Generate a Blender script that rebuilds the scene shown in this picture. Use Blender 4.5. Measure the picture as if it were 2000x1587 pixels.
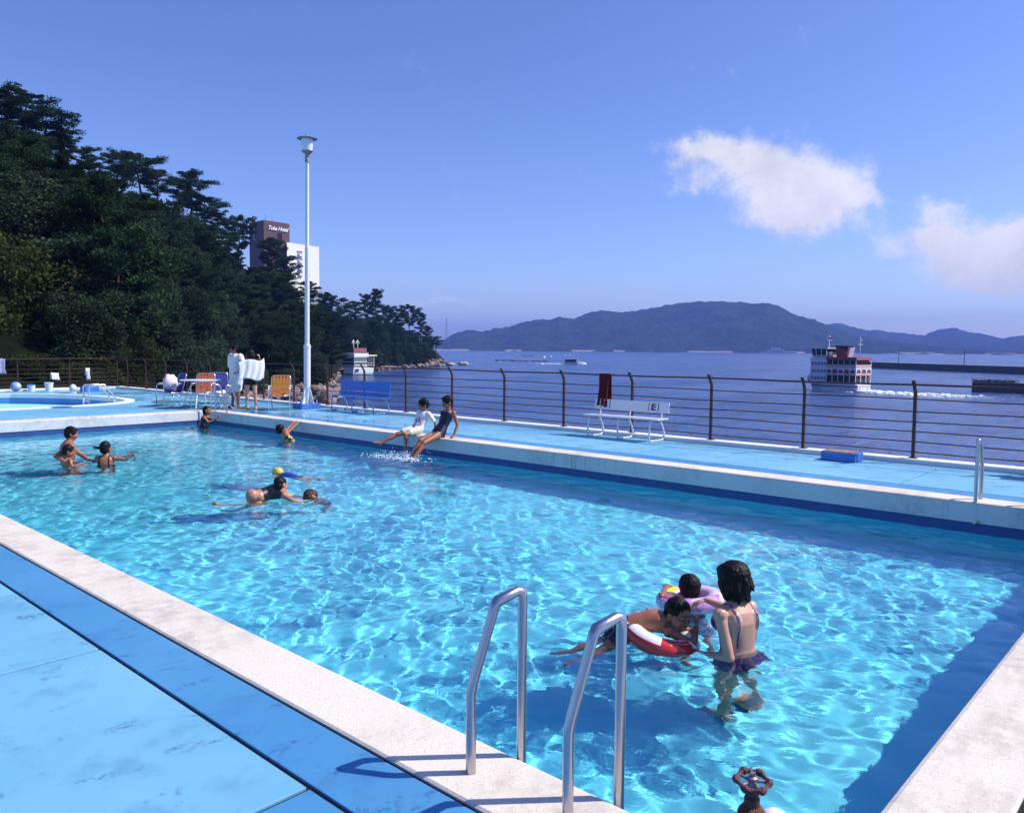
import bpy, bmesh, math, random
import numpy as np
from mathutils import Vector, Matrix, Euler, noise as mnoise
rad = math.radians
sc = bpy.context.scene
for o in list(bpy.data.objects):
    bpy.data.objects.remove(o, do_unlink=True)
COL = sc.collection

# ------------------------------------------------------------------ camera
# world: X across the pool, Y along the pool, Z up, deck at 0 m
cam_d = bpy.data.cameras.new('camera')
cam = bpy.data.objects.new('camera', cam_d)
COL.objects.link(cam)
cam_d.sensor_fit = 'HORIZONTAL'
cam_d.sensor_width = 36.0
cam_d.lens = 36.0 * 1557.37 / 2000.0
cam_d.clip_start = 0.05
cam_d.clip_end = 30000.0
_r = Vector((0.67555, -0.73728, 0.00700)); _b = Vector((-0.73572, -0.67344, 0.07207))
_r.normalize(); _u = _b.cross(_r); _u.normalize(); _b = _r.cross(_u)
M = Matrix((( _r.x, _u.x, _b.x, 0), (_r.y, _u.y, _b.y, 0), (_r.z, _u.z, _b.z, 1.62), (0, 0, 0, 1)))
cam.matrix_world = M
sc.camera = cam

# ------------------------------------------------------------------ sun + sky
SUN_DIR = Vector((0.66, -0.63, 1.0)).normalized()      # towards the sun
sun_d = bpy.data.lights.new('sun', 'SUN')
sun = bpy.data.objects.new('sun', sun_d)
COL.objects.link(sun)
sun.rotation_euler = SUN_DIR.to_track_quat('Z', 'Y').to_euler()
sun.location = (0, 0, 60)
sun_d.energy = 4.8
sun_d.angle = rad(0.53)
sun_d.color = (1.0, 0.93, 0.82)
sun_d.cycles.is_caustics_light = True

world = bpy.data.worlds.new('World')
sc.world = world
world.use_nodes = True
wt = world.node_tree
wt.nodes.clear()
def wn(t, **k):
    n = wt.nodes.new(t)
    for a, b in k.items():
        setattr(n, a, b)
    return n
wout = wn('ShaderNodeOutputWorld'); wbg = wn('ShaderNodeBackground')
sky = wn('ShaderNodeTexSky')
sky.sky_type = 'NISHITA'
sky.sun_disc = False
sky.sun_elevation = math.asin(SUN_DIR.z)
sky.sun_rotation = math.atan2(SUN_DIR.x, SUN_DIR.y)
sky.altitude = 0
sky.air_density = 1.0
sky.dust_density = 0.9
sky.ozone_density = 3.0
wbg.inputs['Strength'].default_value = 0.105
SKY_TINT = (0.78, 0.90, 1.40, 1)
tint = wn('ShaderNodeMix', data_type='RGBA', blend_type='MULTIPLY')
tint.inputs[0].default_value = 1.0
tint.inputs[7].default_value = SKY_TINT
wt.links.new(sky.outputs[0], tint.inputs[6])
# clouds: lumps of noise-eaten vapour at fixed bearings in the sky
def wmath(op, a, b=0.0, c=None):
    n = wn('ShaderNodeMath', operation=op)
    for i, v in enumerate((a, b) if c is None else (a, b, c)):
        if isinstance(v, bpy.types.NodeSocket): wt.links.new(v, n.inputs[i])
        else: n.inputs[i].default_value = v
    return n.outputs[0]
def wvec(op, a, b):
    n = wn('ShaderNodeVectorMath', operation=op)
    for i, v in enumerate((a, b)):
        if isinstance(v, bpy.types.NodeSocket): wt.links.new(v, n.inputs[i])
        else: n.inputs[i].default_value = v
    return n
def wramp(v, a, b):
    n = wn('ShaderNodeMapRange', interpolation_type='SMOOTHSTEP'); wt.links.new(v, n.inputs[0]); n.inputs[1].default_value = a; n.inputs[2].default_value = b
    return n.outputs[0]
wtc = wn('ShaderNodeTexCoord')
wdir = wvec('NORMALIZE', wtc.outputs['Generated'], (0, 0, 0)).outputs[0]
def wnoise(scale, detail, rough, off=(0, 0, 0)):
    n = wn('ShaderNodeTexNoise'); n.inputs['Scale'].default_value = scale; n.inputs['Detail'].default_value = detail; n.inputs['Roughness'].default_value = rough
    wt.links.new(wvec('ADD', wdir, off).outputs[0], n.inputs['Vector']); return n
warp = wnoise(16, 5, .6).outputs['Color']
wd2 = wvec('ADD', wdir, wvec('MULTIPLY', wvec('SUBTRACT', warp, (.5, .5, .5)).outputs[0], (.05, .05, .05)).outputs[0]).outputs[0]
# (bearing x, elevation row, half width, half height, strength)
CLOUDS = [(1485, 312, 62, 36, .9), (1556, 358, 92, 52, 1.05), (1600, 392, 74, 52, 1.0), (1540, 412, 74, 34, .85), (1420, 305, 60, 32, .62), (1345, 285, 44, 22, .62), (1355, 352, 44, 30, .78), (1400, 290, 50, 22, .6), (1318, 318, 18, 12, .45), (1700, 385, 26, 12, .4), (1790, 390, 20, 8, .3), (1895, 372, 16, 8, .28), (1650, 385, 45, 34, .6),
          (1722, 474, 26, 20, .62), (1745, 498, 26, 12, .45), (1832, 408, 34, 15, .7), (1815, 440, 40, 24, .5), (1828, 468, 54, 26, .85), (1890, 486, 66, 36, .9), (1950, 512, 70, 42, .92), (1900, 538, 66, 26, .72), (2000, 480, 50, 36, .75), (2080, 520, 80, 50, .85),
          (860, 590, 46, 9, .58), (925, 592, 26, 8, .55), (905, 612, 22, 8, .48), (975, 616, 24, 7, .46), (790, 588, 40, 8, .45), (1080, 600, 24, 8, .42)]
tot = None
_R = M.to_3x3()
for px, py, hw, hh, st in CLOUDS:
    d = (_R @ Vector((px - 1000.0, 793.5 - py, -1557.37))).normalized()
    rx = d.cross(Vector((0, 0, 1))).normalized(); uy = rx.cross(d)
    df = wvec('SUBTRACT', wd2, tuple(d)).outputs[0]
    a = wmath('DIVIDE', wvec('DOT_PRODUCT', df, tuple(rx)).outputs['Value'], hw / 1557.0)
    b = wmath('DIVIDE', wvec('DOT_PRODUCT', df, tuple(uy)).outputs['Value'], hh / 1557.0)
    q = wmath('ADD', wmath('MULTIPLY', a, a), wmath('MULTIPLY', b, b))
    gss = wmath('MULTIPLY', wmath('POWER', 2.718, wmath('MULTIPLY', q, -.9)), st)
    tot = gss if tot is None else wmath('ADD', tot, gss)
det = wnoise(26, 10, .72, (1.3, 0, 0)).outputs[0]
soft = wnoise(9, 4, .55, (0, 2.1, 0)).outputs[0]
dens = wmath('MULTIPLY', wramp(wmath('ADD', tot, wmath('MULTIPLY', wmath('SUBTRACT', det, .5), 1.75)), .16, 1.25), .93)
lit = wmath('ADD', .50, wmath('ADD', wmath('MULTIPLY', soft, .55), wmath('MULTIPLY', det, .42)))
ccol = wn('ShaderNodeMix', data_type='RGBA', blend_type='MULTIPLY'); ccol.inputs[0].default_value = 1.0
ccol.inputs[6].default_value = (7.4, 7.3, 8.0, 1); wt.links.new(lit, ccol.inputs[7])
# the pale band of thick air low over the sea
wsep = wn('ShaderNodeSeparateXYZ'); wt.links.new(wdir, wsep.inputs[0])
low = wmath('POWER', 2.718, wmath('MULTIPLY', wmath('MAXIMUM', wsep.outputs[2], 0.0), -7.5))
pale = wn('ShaderNodeMix', data_type='RGBA'); wt.links.new(low, pale.inputs[0]); pale.inputs[6].default_value = (1, 1, 1, 1); pale.inputs[7].default_value = (1.80, 1.62, 1.36, 1)
sk2 = wn('ShaderNodeMix', data_type='RGBA', blend_type='MULTIPLY'); sk2.inputs[0].default_value = 1.0; wt.links.new(tint.outputs[2], sk2.inputs[6]); wt.links.new(pale.outputs[2], sk2.inputs[7])
cmix = wn('ShaderNodeMix', data_type='RGBA'); wt.links.new(dens, cmix.inputs[0]); wt.links.new(sk2.outputs[2], cmix.inputs[6]); wt.links.new(ccol.outputs[2], cmix.inputs[7])
wt.links.new(cmix.outputs[2], wbg.inputs['Color'])
wt.links.new(wbg.outputs[0], wout.inputs[0])

# ------------------------------------------------------------------ render settings
sc.view_settings.view_transform = 'Standard'
sc.view_settings.look = 'None'
sc.view_settings.exposure = 0.25
sc.view_settings.gamma = 1.0
cy = sc.cycles
cy.use_denoising = True
try:
    cy.denoiser = 'OPENIMAGEDENOISE'
    cy.denoising_input_passes = 'RGB_ALBEDO_NORMAL'
    cy.denoising_prefilter = 'ACCURATE'
except Exception:
    pass
cy.max_bounces = 10
cy.diffuse_bounces = 3
cy.glossy_bounces = 3
cy.transmission_bounces = 6
cy.transparent_max_bounces = 8
cy.volume_bounces = 0
cy.caustics_refractive = True
cy.caustics_reflective = False
cy.blur_glossy = 0.3
cy.sample_clamp_indirect = 6.0

# ------------------------------------------------------------------ materials
def mat(name, col, rough=0.6, metal=0.0, spec=0.4, var=0.0, vscale=4.0, bump=0.0, bscale=40.0, col2=None, coat=0.0, stretch=(1, 1, 1)):
    m = bpy.data.materials.new(name)
    m.use_nodes = True
    nt = m.node_tree
    b = nt.nodes['Principled BSDF']
    b.inputs['Base Color'].default_value = (*col, 1)
    b.inputs['Roughness'].default_value = rough
    b.inputs['Metallic'].default_value = metal
    b.inputs['Specular IOR Level'].default_value = spec
    if coat:
        b.inputs['Coat Weight'].default_value = coat
        b.inputs['Coat Roughness'].default_value = 0.15
    if var or col2 or bump:
        tc = nt.nodes.new('ShaderNodeTexCoord')
        mp = nt.nodes.new('ShaderNodeMapping'); mp.inputs['Scale'].default_value = stretch
        nt.links.new(tc.outputs['Object'], mp.inputs[0])
    if var or col2:
        n = nt.nodes.new('ShaderNodeTexNoise'); n.inputs['Scale'].default_value = vscale
        n.inputs['Detail'].default_value = 6; n.inputs['Roughness'].default_value = 0.65
        nt.links.new(mp.outputs[0], n.inputs['Vector'])
        r = nt.nodes.new('ShaderNodeMapRange'); r.inputs[1].default_value = 0.3; r.inputs[2].default_value = 0.7
        nt.links.new(n.outputs[0], r.inputs[0])
        mx = nt.nodes.new('ShaderNodeMix'); mx.data_type = 'RGBA'
        c2 = col2 if col2 else tuple(c * (1 - var) for c in col)
        mx.inputs[6].default_value = (*col, 1); mx.inputs[7].default_value = (*c2, 1)
        nt.links.new(r.outputs[0], mx.inputs[0])
        nt.links.new(mx.outputs[2], b.inputs['Base Color'])
    if bump:
        n2 = nt.nodes.new('ShaderNodeTexNoise'); n2.inputs['Scale'].default_value = bscale
        n2.inputs['Detail'].default_value = 4
        nt.links.new(mp.outputs[0], n2.inputs['Vector'])
        bp = nt.nodes.new('ShaderNodeBump'); bp.inputs['Strength'].default_value = bump
        bp.inputs['Distance'].default_value = 0.02
        nt.links.new(n2.outputs[0], bp.inputs['Height'])
        nt.links.new(bp.outputs[0], b.inputs['Normal'])
    return m

# small node-graph helper used by the bigger surface materials
class NG:
    def __init__(s, name):
        s.m = bpy.data.materials.new(name); s.m.use_nodes = True
        s.nt = s.m.node_tree
        s.b = s.nt.nodes['Principled BSDF']; s.out = s.nt.nodes['Material Output']
    def n(s, t, ins=None, **k):
        nd = s.nt.nodes.new(t)
        for a, v in k.items():
            setattr(nd, a, v)
        for i, v in (ins or {}).items():
            if hasattr(v, 'is_output') or isinstance(v, bpy.types.NodeSocket):
                s.nt.links.new(v, nd.inputs[i])
            else:
                nd.inputs[i].default_value = v
        return nd
    def math(s, op, a, b=0.0, clamp=False):
        nd = s.n('ShaderNodeMath', {0: a, 1: b}, operation=op, use_clamp=clamp)
        return nd.outputs[0]
    def noise(s, vec, scale, detail=5, rough=0.6, dist=0.0):
        return s.n('ShaderNodeTexNoise', {'Vector': vec, 'Scale': scale, 'Detail': detail, 'Roughness': rough, 'Distortion': dist}).outputs[0]
    def ramp(s, v, a, b, to0=0.0, to1=1.0, smooth=True):
        nd = s.n('ShaderNodeMapRange', {0: v, 1: a, 2: b, 3: to0, 4: to1})
        nd.interpolation_type = 'SMOOTHSTEP' if smooth else 'LINEAR'
        return nd.outputs[0]
    def mix(s, f, a, b, blend='MIX'):
        nd = s.n('ShaderNodeMix', None, data_type='RGBA', blend_type=blend)
        for i, v in ((0, f), (6, a), (7, b)):
            if isinstance(v, bpy.types.NodeSocket):
                s.nt.links.new(v, nd.inputs[i])
            elif i == 0:
                nd.inputs[0].default_value = v
            else:
                nd.inputs[i].default_value = (*v, 1)
        return nd.outputs[2]
    def obj(s, scale=(1, 1, 1), loc=(0, 0, 0), rot=(0, 0, 0)):
        tc = s.n('ShaderNodeTexCoord')
        return s.n('ShaderNodeMapping', {0: tc.outputs['Object'], 1: loc, 2: rot, 3: scale}).outputs[0]
    def link(s, a, name):
        s.nt.links.new(a, s.b.inputs[name])
    def bump(s, h, strength, dist):
        nd = s.n('ShaderNodeBump', {'Height': h, 'Strength': strength, 'Distance': dist})
        s.nt.links.new(nd.outputs[0], s.b.inputs['Normal'])
        return nd

# ------------------------------------------------------------------ objects
def tag(o, label=None, cat=None, group=None, kind=None):
    if label: o['label'] = label
    if cat: o['category'] = cat
    if group: o['group'] = group
    if kind: o['kind'] = kind
    return o
def thing(name, label, cat, loc=(0, 0, 0), rz=0.0, group=None):
    o = bpy.data.objects.new(name, None)
    COL.objects.link(o)
    o.empty_display_size = 0.2
    o.location = loc; o.rotation_euler = (0, 0, rz)
    return tag(o, label, cat, group)
def dup(root, loc, rz, label=None, group=None, scale=None, cat=None):
    r = root.copy(); COL.objects.link(r)
    r.location = loc; r.rotation_euler = (0, 0, rz)
    if scale: r.scale = (scale,) * 3 if not hasattr(scale, '__len__') else scale
    if label: r['label'] = label
    if group: r['group'] = group
    if cat: r['category'] = cat
    for ch in list(root.children):
        c = ch.copy(); COL.objects.link(c); c.parent = r
        for g in list(ch.children):
            d = g.copy(); COL.objects.link(d); d.parent = c
    return r
def mesh_np(name, v, f, smooth=True):
    v = np.asarray(v, np.float32).reshape(-1, 3); f = np.asarray(f, np.int32)
    k = f.shape[1]
    me = bpy.data.meshes.new(name)
    me.vertices.add(len(v)); me.vertices.foreach_set('co', v.ravel())
    me.loops.add(f.size); me.loops.foreach_set('vertex_index', f.ravel())
    me.polygons.add(len(f)); me.polygons.foreach_set('loop_start', np.arange(0, f.size, k, dtype=np.int32))
    me.polygons.foreach_set('use_smooth', np.full(len(f), smooth))
    me.update(); me.validate()
    return me
def link_mesh(name, me, m, parent=None):
    o = bpy.data.objects.new(name, me); COL.objects.link(o)
    for q in (m if isinstance(m, (list, tuple)) else [m]):
        me.materials.append(q)
    if parent is not None:
        o.parent = parent
    return o

def frame(d):
    d = Vector(d).normalized()
    a = Vector((0, 0, 1)) if abs(d.z) < 0.9 else Vector((1, 0, 0))
    x = a.cross(d).normalized()
    return x, d.cross(x), d

class MB:
    """collects shapes and links them as ONE mesh object"""
    def __init__(s):
        s.v = []; s.f = []; s.mi = []
        s.cur = 0
    def add(s, vs, fs):
        k = len(s.v)
        s.v += [tuple(p) for p in vs]
        s.f += [tuple(i + k for i in q) for q in fs]
        s.mi += [s.cur] * len(fs)
        return s
    def box(s, c, d, rot=None):
        c = Vector(c); R = rot if rot is not None else Matrix.Identity(3)
        if isinstance(R, (int, float)): R = Matrix.Rotation(R, 3, 'Z')
        vs = [c + R @ Vector((x * d[0] / 2, y * d[1] / 2, z * d[2] / 2)) for z in (-1, 1) for x, y in ((-1, -1), (1, -1), (1, 1), (-1, 1))]
        return s.add(vs, [(3, 2, 1, 0), (4, 5, 6, 7), (0, 1, 5, 4), (1, 2, 6, 5), (2, 3, 7, 6), (3, 0, 4, 7)])
    def b2(s, p, q):
        p = Vector(p); q = Vector(q)
        return s.box((p + q) / 2, [abs(a) for a in (q - p)])
    def prism(s, pts, z0, z1):
        n = len(pts)
        vs = [(x, y, z0) for x, y in pts] + [(x, y, z1) for x, y in pts]
        return s.add(vs, [tuple(range(n))[::-1], tuple(range(n, 2 * n))] + [(i, (i + 1) % n, n + (i + 1) % n, n + i) for i in range(n)])
    def loft(s, rings, cap=True, closed=False):
        n = len(rings[0]); vs = [p for r in rings for p in r]; m = len(rings)
        fs = [(i * n + j, i * n + (j + 1) % n, ((i + 1) % m) * n + (j + 1) % n, ((i + 1) % m) * n + j) for i in range(m if closed else m - 1) for j in range(n)]
        if cap and not closed:
            fs += [tuple(range(n))[::-1], tuple(range((m - 1) * n, m * n))]
        return s.add(vs, fs)
    def tube(s, pts, r, n=8, closed=False, cap=True):
        pts = [Vector(p) for p in pts]; m = len(pts)
        rs = r if isinstance(r, (list, tuple)) else [r] * m
        rings = []; px = None
        for i, p in enumerate(pts):
            if closed:
                d = pts[(i + 1) % m] - pts[i - 1]
            else:
                d = pts[min(i + 1, m - 1)] - pts[max(i - 1, 0)]
            d.normalize()
            if px is None:
                x, y, _ = frame(d)
            else:
                x = (px - d * px.dot(d)).normalized(); y = d.cross(x)
            px = x
            k = 1.0
            if 0 < i < m - 1 or closed:
                a = (pts[i] - pts[i - 1]).normalized(); k = 1 / max(0.6, abs(a.dot(d)))
            rings.append([p + (x * math.cos(t) + y * math.sin(t)) * rs[i] * k for t in (2 * math.pi * j / n for j in range(n))])
        return s.loft(rings, cap, closed)
    def lathe(s, prof, c=(0, 0, 0), n=16, cap=True):
        c = Vector(c)
        return s.loft([[c + Vector((r * math.cos(2 * math.pi * j / n), r * math.sin(2 * math.pi * j / n), z)) for j in range(n)] for r, z in prof], cap)
    def ell(s, c, r, R=None, n=10, m=7):
        c = Vector(c); R = R if R is not None else Matrix.Identity(3)
        r = r if hasattr(r, '__len__') else (r, r, r)
        rings = []
        for i in range(m):
            a = math.pi * (0.03 + 0.94 * i / (m - 1)) - math.pi / 2
            rings.append([c + R @ Vector((r[0] * math.cos(a) * math.cos(t), r[1] * math.cos(a) * math.sin(t), r[2] * math.sin(a))) for t in (2 * math.pi * j / n for j in range(n))])
        return s.loft(rings)
    def build(s, name, m, parent=None, smooth=False, bevel=0.0, world=False, auto=None):
        me = bpy.data.meshes.new(name)
        vs = s.v
        if world and parent is not None:
            inv = (Matrix.Translation(parent.location) @ parent.rotation_euler.to_matrix().to_4x4()).inverted()
            vs = [inv @ Vector(p) for p in vs]
        me.from_pydata([tuple(p) for p in vs], [], s.f)
        ms = m if isinstance(m, (list, tuple)) else [m]
        for q in ms: me.materials.append(q)
        me.polygons.foreach_set('material_index', s.mi)
        bm = bmesh.new(); bm.from_mesh(me)
        bmesh.ops.recalc_face_normals(bm, faces=bm.faces)
        bm.to_mesh(me); bm.free()
        if smooth:
            me.polygons.foreach_set('use_smooth', [True] * len(me.polygons))
            if auto is not None:
                me.set_sharp_from_angle(angle=rad(auto))
        me.update()
        o = bpy.data.objects.new(name, me); COL.objects.link(o)
        if parent is not None: o.parent = parent
        if bevel:
            b = o.modifiers.new('bevel', 'BEVEL'); b.width = bevel; b.segments = 2; b.limit_method = 'ANGLE'
        return o
def wsub(o, parent):
    """make o (in the parent's own space) a child of parent"""
    o.parent = parent
    return o
def recv(o, on=True):
    o.cycles.is_caustics_receiver = True
    return o

# ================================================================== SETTING
PX0, PX1, PY0, PY1 = 2.27, 9.68, 0.853, 19.3     # pool opening
WZ = -0.34                                        # pool water level
FZ = -1.36                                        # pool floor
SEA = -7.0
CW = 0.345                                        # coping width

# ---- painted concrete deck
def deck_mat(name, c_main, c_light, c_dark, wet=True):
    g = NG(name)
    v = g.obj()
    big = g.noise(v, 0.55, 4, 0.55)
    mid = g.noise(v, 2.3, 6, 0.62)
    fine = g.noise(v, 38, 5, 0.7)
    col = g.mix(g.ramp(big, 0.35, 0.68), c_main, c_light)
    v2 = g.obj(scale=(1, 1.8, 1), rot=(0, 0, 0.5))
    scuff = g.noise(v2, 3.2, 8, 0.72, 0.4)
    sc2 = g.math('MULTIPLY', g.ramp(scuff, 0.54, 0.66), g.ramp(fine, 0.42, 0.58))
    col = g.mix(g.math('MULTIPLY', sc2, 0.8), col, c_dark)
    col = g.mix(g.math('MULTIPLY', g.ramp(mid, 0.52, 0.68), 0.30), col, c_dark)
    speck = g.ramp(g.noise(v, 90, 2, 0.5), 0.70, 0.76)
    col = g.mix(g.math('MULTIPLY', speck, 0.35), col, (0.03, 0.06, 0.14))
    g.link(col, 'Base Color')
    if wet:
        # wet patches on the far-left deck: puddle shapes of smooth water
        sep = g.n('ShaderNodeSeparateXYZ', {0: v})
        reg = g.math('MULTIPLY', g.ramp(sep.outputs[1], 8.0, 14.0), g.ramp(sep.outputs[0], 8.0, 10.0))
        wetm = g.math('MULTIPLY', g.ramp(g.noise(v, 0.9, 5, 0.6, 0.6), 0.46, 0.54), reg)
        rr = g.math('SUBTRACT', 0.62, g.math('MULTIPLY', wetm, 0.5))
        g.link(rr, 'Roughness')
        hb = g.math('MULTIPLY', g.math('ADD', g.math('MULTIPLY', fine, 0.6), scuff), g.math('SUBTRACT', 1.0, wetm))
        g.bump(hb, 0.25, 0.004)
    else:
        g.b.inputs['Roughness'].default_value = 0.6
        g.bump(g.math('ADD', g.math('MULTIPLY', fine, 0.6), scuff), 0.25, 0.004)
    g.b.inputs['Specular IOR Level'].default_value = 0.35
    return g.m
M_deck = deck_mat('deck_light_blue_paint', (0.140, 0.385, 0.57), (0.20, 0.46, 0.61), (0.045, 0.12, 0.30))
M_strip = deck_mat('deck_mid_blue_paint', (0.058, 0.232, 0.47), (0.08, 0.28, 0.51), (0.028, 0.085, 0.26))
M_joint = mat('joint_filler', (0.012, 0.010, 0.014), 0.9)

def conc_mat(name, base, dirt, amount=0.5, streak=False):
    g = NG(name)
    v = g.obj()
    n1 = g.noise(v, 1.1, 6, 0.65)
    n2 = g.noise(v, 9, 6, 0.7)
    gr = g.noise(v, 130, 3, 0.6)
    f = g.math('MULTIPLY', g.ramp(n1, 0.42, 0.66), g.ramp(n2, 0.33, 0.62))
    col = g.mix(g.math('MULTIPLY', f, amount), base, dirt)
    col = g.mix(g.math('MULTIPLY', g.ramp(gr, 0.54, 0.66), 0.45), col, tuple(0.38 * c for c in base))
    if streak:
        sv = g.obj(scale=(14, 14, 1.2))
        st = g.math('MULTIPLY', g.ramp(g.noise(sv, 1.0, 6, 0.7), 0.52, 0.75), g.ramp(g.noise(v, 0.8, 3, 0.5), 0.42, 0.62))
        col = g.mix(g.math('MULTIPLY', st, 0.75), col, tuple(0.28 * c for c in dirt))
    g.link(col, 'Base Color')
    g.b.inputs['Roughness'].default_value = 0.8
    g.bump(g.math('ADD', gr, g.math('MULTIPLY', n2, 1.5)), 0.35, 0.004)
    return g.m
M_cop = conc_mat('coping_concrete', (0.71, 0.655, 0.57), (0.38, 0.32, 0.30), 0.75)
M_copwall = conc_mat('white_wall_paint', (0.66, 0.66, 0.67), (0.34, 0.36, 0.38), 0.55, True)
M_kerb = conc_mat('kerb_white', (0.80, 0.79, 0.77), (0.45, 0.44, 0.45), 0.35)

def slab_grid(mb, x0, x1, y0, y1, cuts, gap=0.012, axis='y', top=0.0):
    ys = [y0] + cuts + [y1]
    for a, b in zip(ys[:-1], ys[1:]):
        aa = a + (gap / 2 if a != y0 else 0); bb = b - (gap / 2 if b != y1 else 0)
        if axis == 'y':
            mb.b2((x0, aa, -0.12), (x1, bb, top))
        else:
            mb.b2((aa, x0, -0.12), (bb, x1, top))
GAP = 0.021
xo = PX0 - CW            # outer edge of the near coping
# light-blue slabs
mb = MB()
slab_grid(mb, -14.0, 1.588, 2.471, 34.0, [4.44, 6.6, 8.2, 11.1, 14.0, 17.0, 20.0, 22.0], GAP)
fo = PX1 + CW
slab_grid(mb, fo + 0.36, 12.02, -8.0, 22.2, [-5.2, -2.1, 0.95, 3.05, 6.0, 9.0, 12.0, 15.0, 18.0], GAP, top=0.001)
slab_grid(mb, 12.036, 12.36, -8.0, 22.2, [], GAP)
slab_grid(mb, -8.0, 0.15, xo + 0.05, 12.0, [4.2, 7.1, 9.9], GAP, 'x', top=-0.001)
deck = mb.build('deck', M_deck, bevel=0.004); tag(deck, kind='structure')
# mid-blue strips round the pool
mb = MB()
slab_grid(mb, 1.588 + GAP, xo - GAP, 0.5, PY1 + 2.0, [4.0, 7.9, 11.6, 15.4], 0.008)
slab_grid(mb, -14.0, 1.588, -8.0, 2.45, [-3.4, -0.7], GAP)
slab_grid(mb, fo + 0.002, fo + 0.345, 0.5, PY1 + 0.4, [], 0.008)
slab_grid(mb, 0.166, PY0 - CW - GAP, xo + 0.1, fo + 0.3, [], 0.008, 'x')
st_ = mb.build('deck_strip', M_strip, bevel=0.004); tag(st_, kind='structure')
bed = MB().b2((-15, -9, -0.5), (PX0 - 0.02, 35, -0.012)).b2((PX1 + 0.02, -9, -0.5), (12.6, PY1 + 0.1, -0.012)).b2((PX0 - 0.02, -9, -0.5), (PX1 + 0.02, PY0 - 0.02, -0.012))
bed = bed.build('deck_bed', M_joint); tag(bed, kind='structure')

# wading-pool outline (kidney end at the right, runs out of frame to the left)
WP = [(-12, 22.7), (-4, 22.72), (2, 22.78), (5.0, 22.85), (6.2, 22.9), (7.3, 22.97), (8.2, 23.15), (8.9, 23.42), (9.4, 23.85), (9.66, 24.4), (9.78, 25.1), (9.8, 25.9), (9.72, 26.8), (9.55, 27.6), (9.25, 28.4), (8.8, 29.2), (8.2, 29.9), (7.3, 30.4), (6, 30.7), (2, 30.85), (-4, 30.9), (-12, 30.9)]
def offset_poly(P, d):
    out = []
    n = len(P)
    for i in range(n):
        a = Vector(P[i - 1]); b = Vector(P[i]); c = Vector(P[(i + 1) % n])
        t = ((b - a).normalized() + (c - b).normalized()).normalized()
        out.append((b.x + t.y * d, b.y - t.x * d))
    return out
WPi = WP; WPo = offset_poly(WP, 0.26)
# left-end deck with the wading-pool hole, triangulated
def filled(outer, inner, z, name, m):
    bm = bmesh.new()
    es = []
    for P in (outer, inner):
        vs = [bm.verts.new((x, y, z)) for x, y in P]
        es += [bm.edges.new((vs[i], vs[(i + 1) % len(vs)])) for i in range(len(vs))]
    bmesh.ops.triangle_fill(bm, use_beauty=True, edges=es)
    bmesh.ops.recalc_face_normals(bm, faces=bm.faces)
    for f in bm.faces:
        if f.normal.z < 0: f.normal_flip()
    me = bpy.data.meshes.new(name); bm.to_mesh(me); bm.free()
    return link_mesh(name, me, m)
yo = PY1 + CW
o = filled([(1.604, yo + 0.03), (1.604, 22.2), (-14, 22.2), (-14, 32.0), (12.36, 32.0), (12.36, 22.206), (12.02, 22.206), (12.02, yo + 0.02), (xo - 0.02, yo + 0.02)][::-1][:0] or
           [(-14, yo + 0.01), (12.36, yo + 0.01), (12.36, 32.0), (-14, 32.0)], WPo, 0.003, 'deck', M_deck)
tag(o, kind='structure')
# white rim, inner wall, floor of the wading pool
mb = MB(); n = len(WPi)
vs = []
for (x, y), (a, b) in zip(WPi, WPo):
    vs += [(a, b, -0.05), (a, b, 0.03), (x, y, 0.03), (x, y, -0.1)]
fs = []
for i in range(n):
    j = (i + 1) % n
    for k in range(3):
        fs.append((i * 4 + k, j * 4 + k, j * 4 + k + 1, i * 4 + k + 1))
mb.add(vs, fs); o = mb.build('wading_pool_rim', M_kerb); tag(o, kind='structure')
M_basin2 = mat('wading_paint', (0.34, 0.80, 0.92), 0.5, var=0.15, vscale=2.0)
M_basin2b = mat('wading_wall_shade', (0.10, 0.28, 0.66), 0.5, var=0.2, vscale=3.0)  # darker blue puts the shade on the inner wall into its colour
mb = MB()
vs = [(x, y, -0.1) for x, y in WPi] + [(x, y, -0.30) for x, y in WPi]
mb.add(vs, [(i, (i + 1) % n, n + (i + 1) % n, n + i) for i in range(n)])
mb.add([(x, y, -0.30) for x, y in WPi], [tuple(range(n))]); mb.mi[-1] = 1
o = mb.build('wading_pool_basin', [M_basin2b, M_basin2]); tag(recv(o), kind='structure')

# ---- coping
mb = MB()
def cop_run(p, q, nrm):
    """beam of coping: p,q inner edge ends, nrm points away from the water"""
    p = Vector(p); q = Vector(q); nrm = Vector(nrm)
    prof = [(0.0, -0.22), (-0.012, -0.02), (-0.006, -0.004), (0.012, 0.004), (CW - 0.01, 0.004), (CW, -0.004), (CW, -0.2)]
    rings = [[e + nrm * a + Vector((0, 0, z)) for a, z in prof] for e in (p, q)]
    mb.loft(rings)
cop_run((PX0, PY0 - CW, 0), (PX0, PY1 + CW, 0), (-1, 0, 0))
cop_run((PX1, PY0 - CW, 0), (PX1, PY1 + CW, 0), (1, 0, 0))
cop_run((PX0 + .001, PY0, 0), (PX1 - .001, PY0, 0), (0, -1, 0))
cop_run((PX0 + .001, PY1, 0), (PX1 - .001, PY1, 0), (0, 1, 0))
o = mb.build('coping', M_cop); tag(o, kind='structure')
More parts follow.
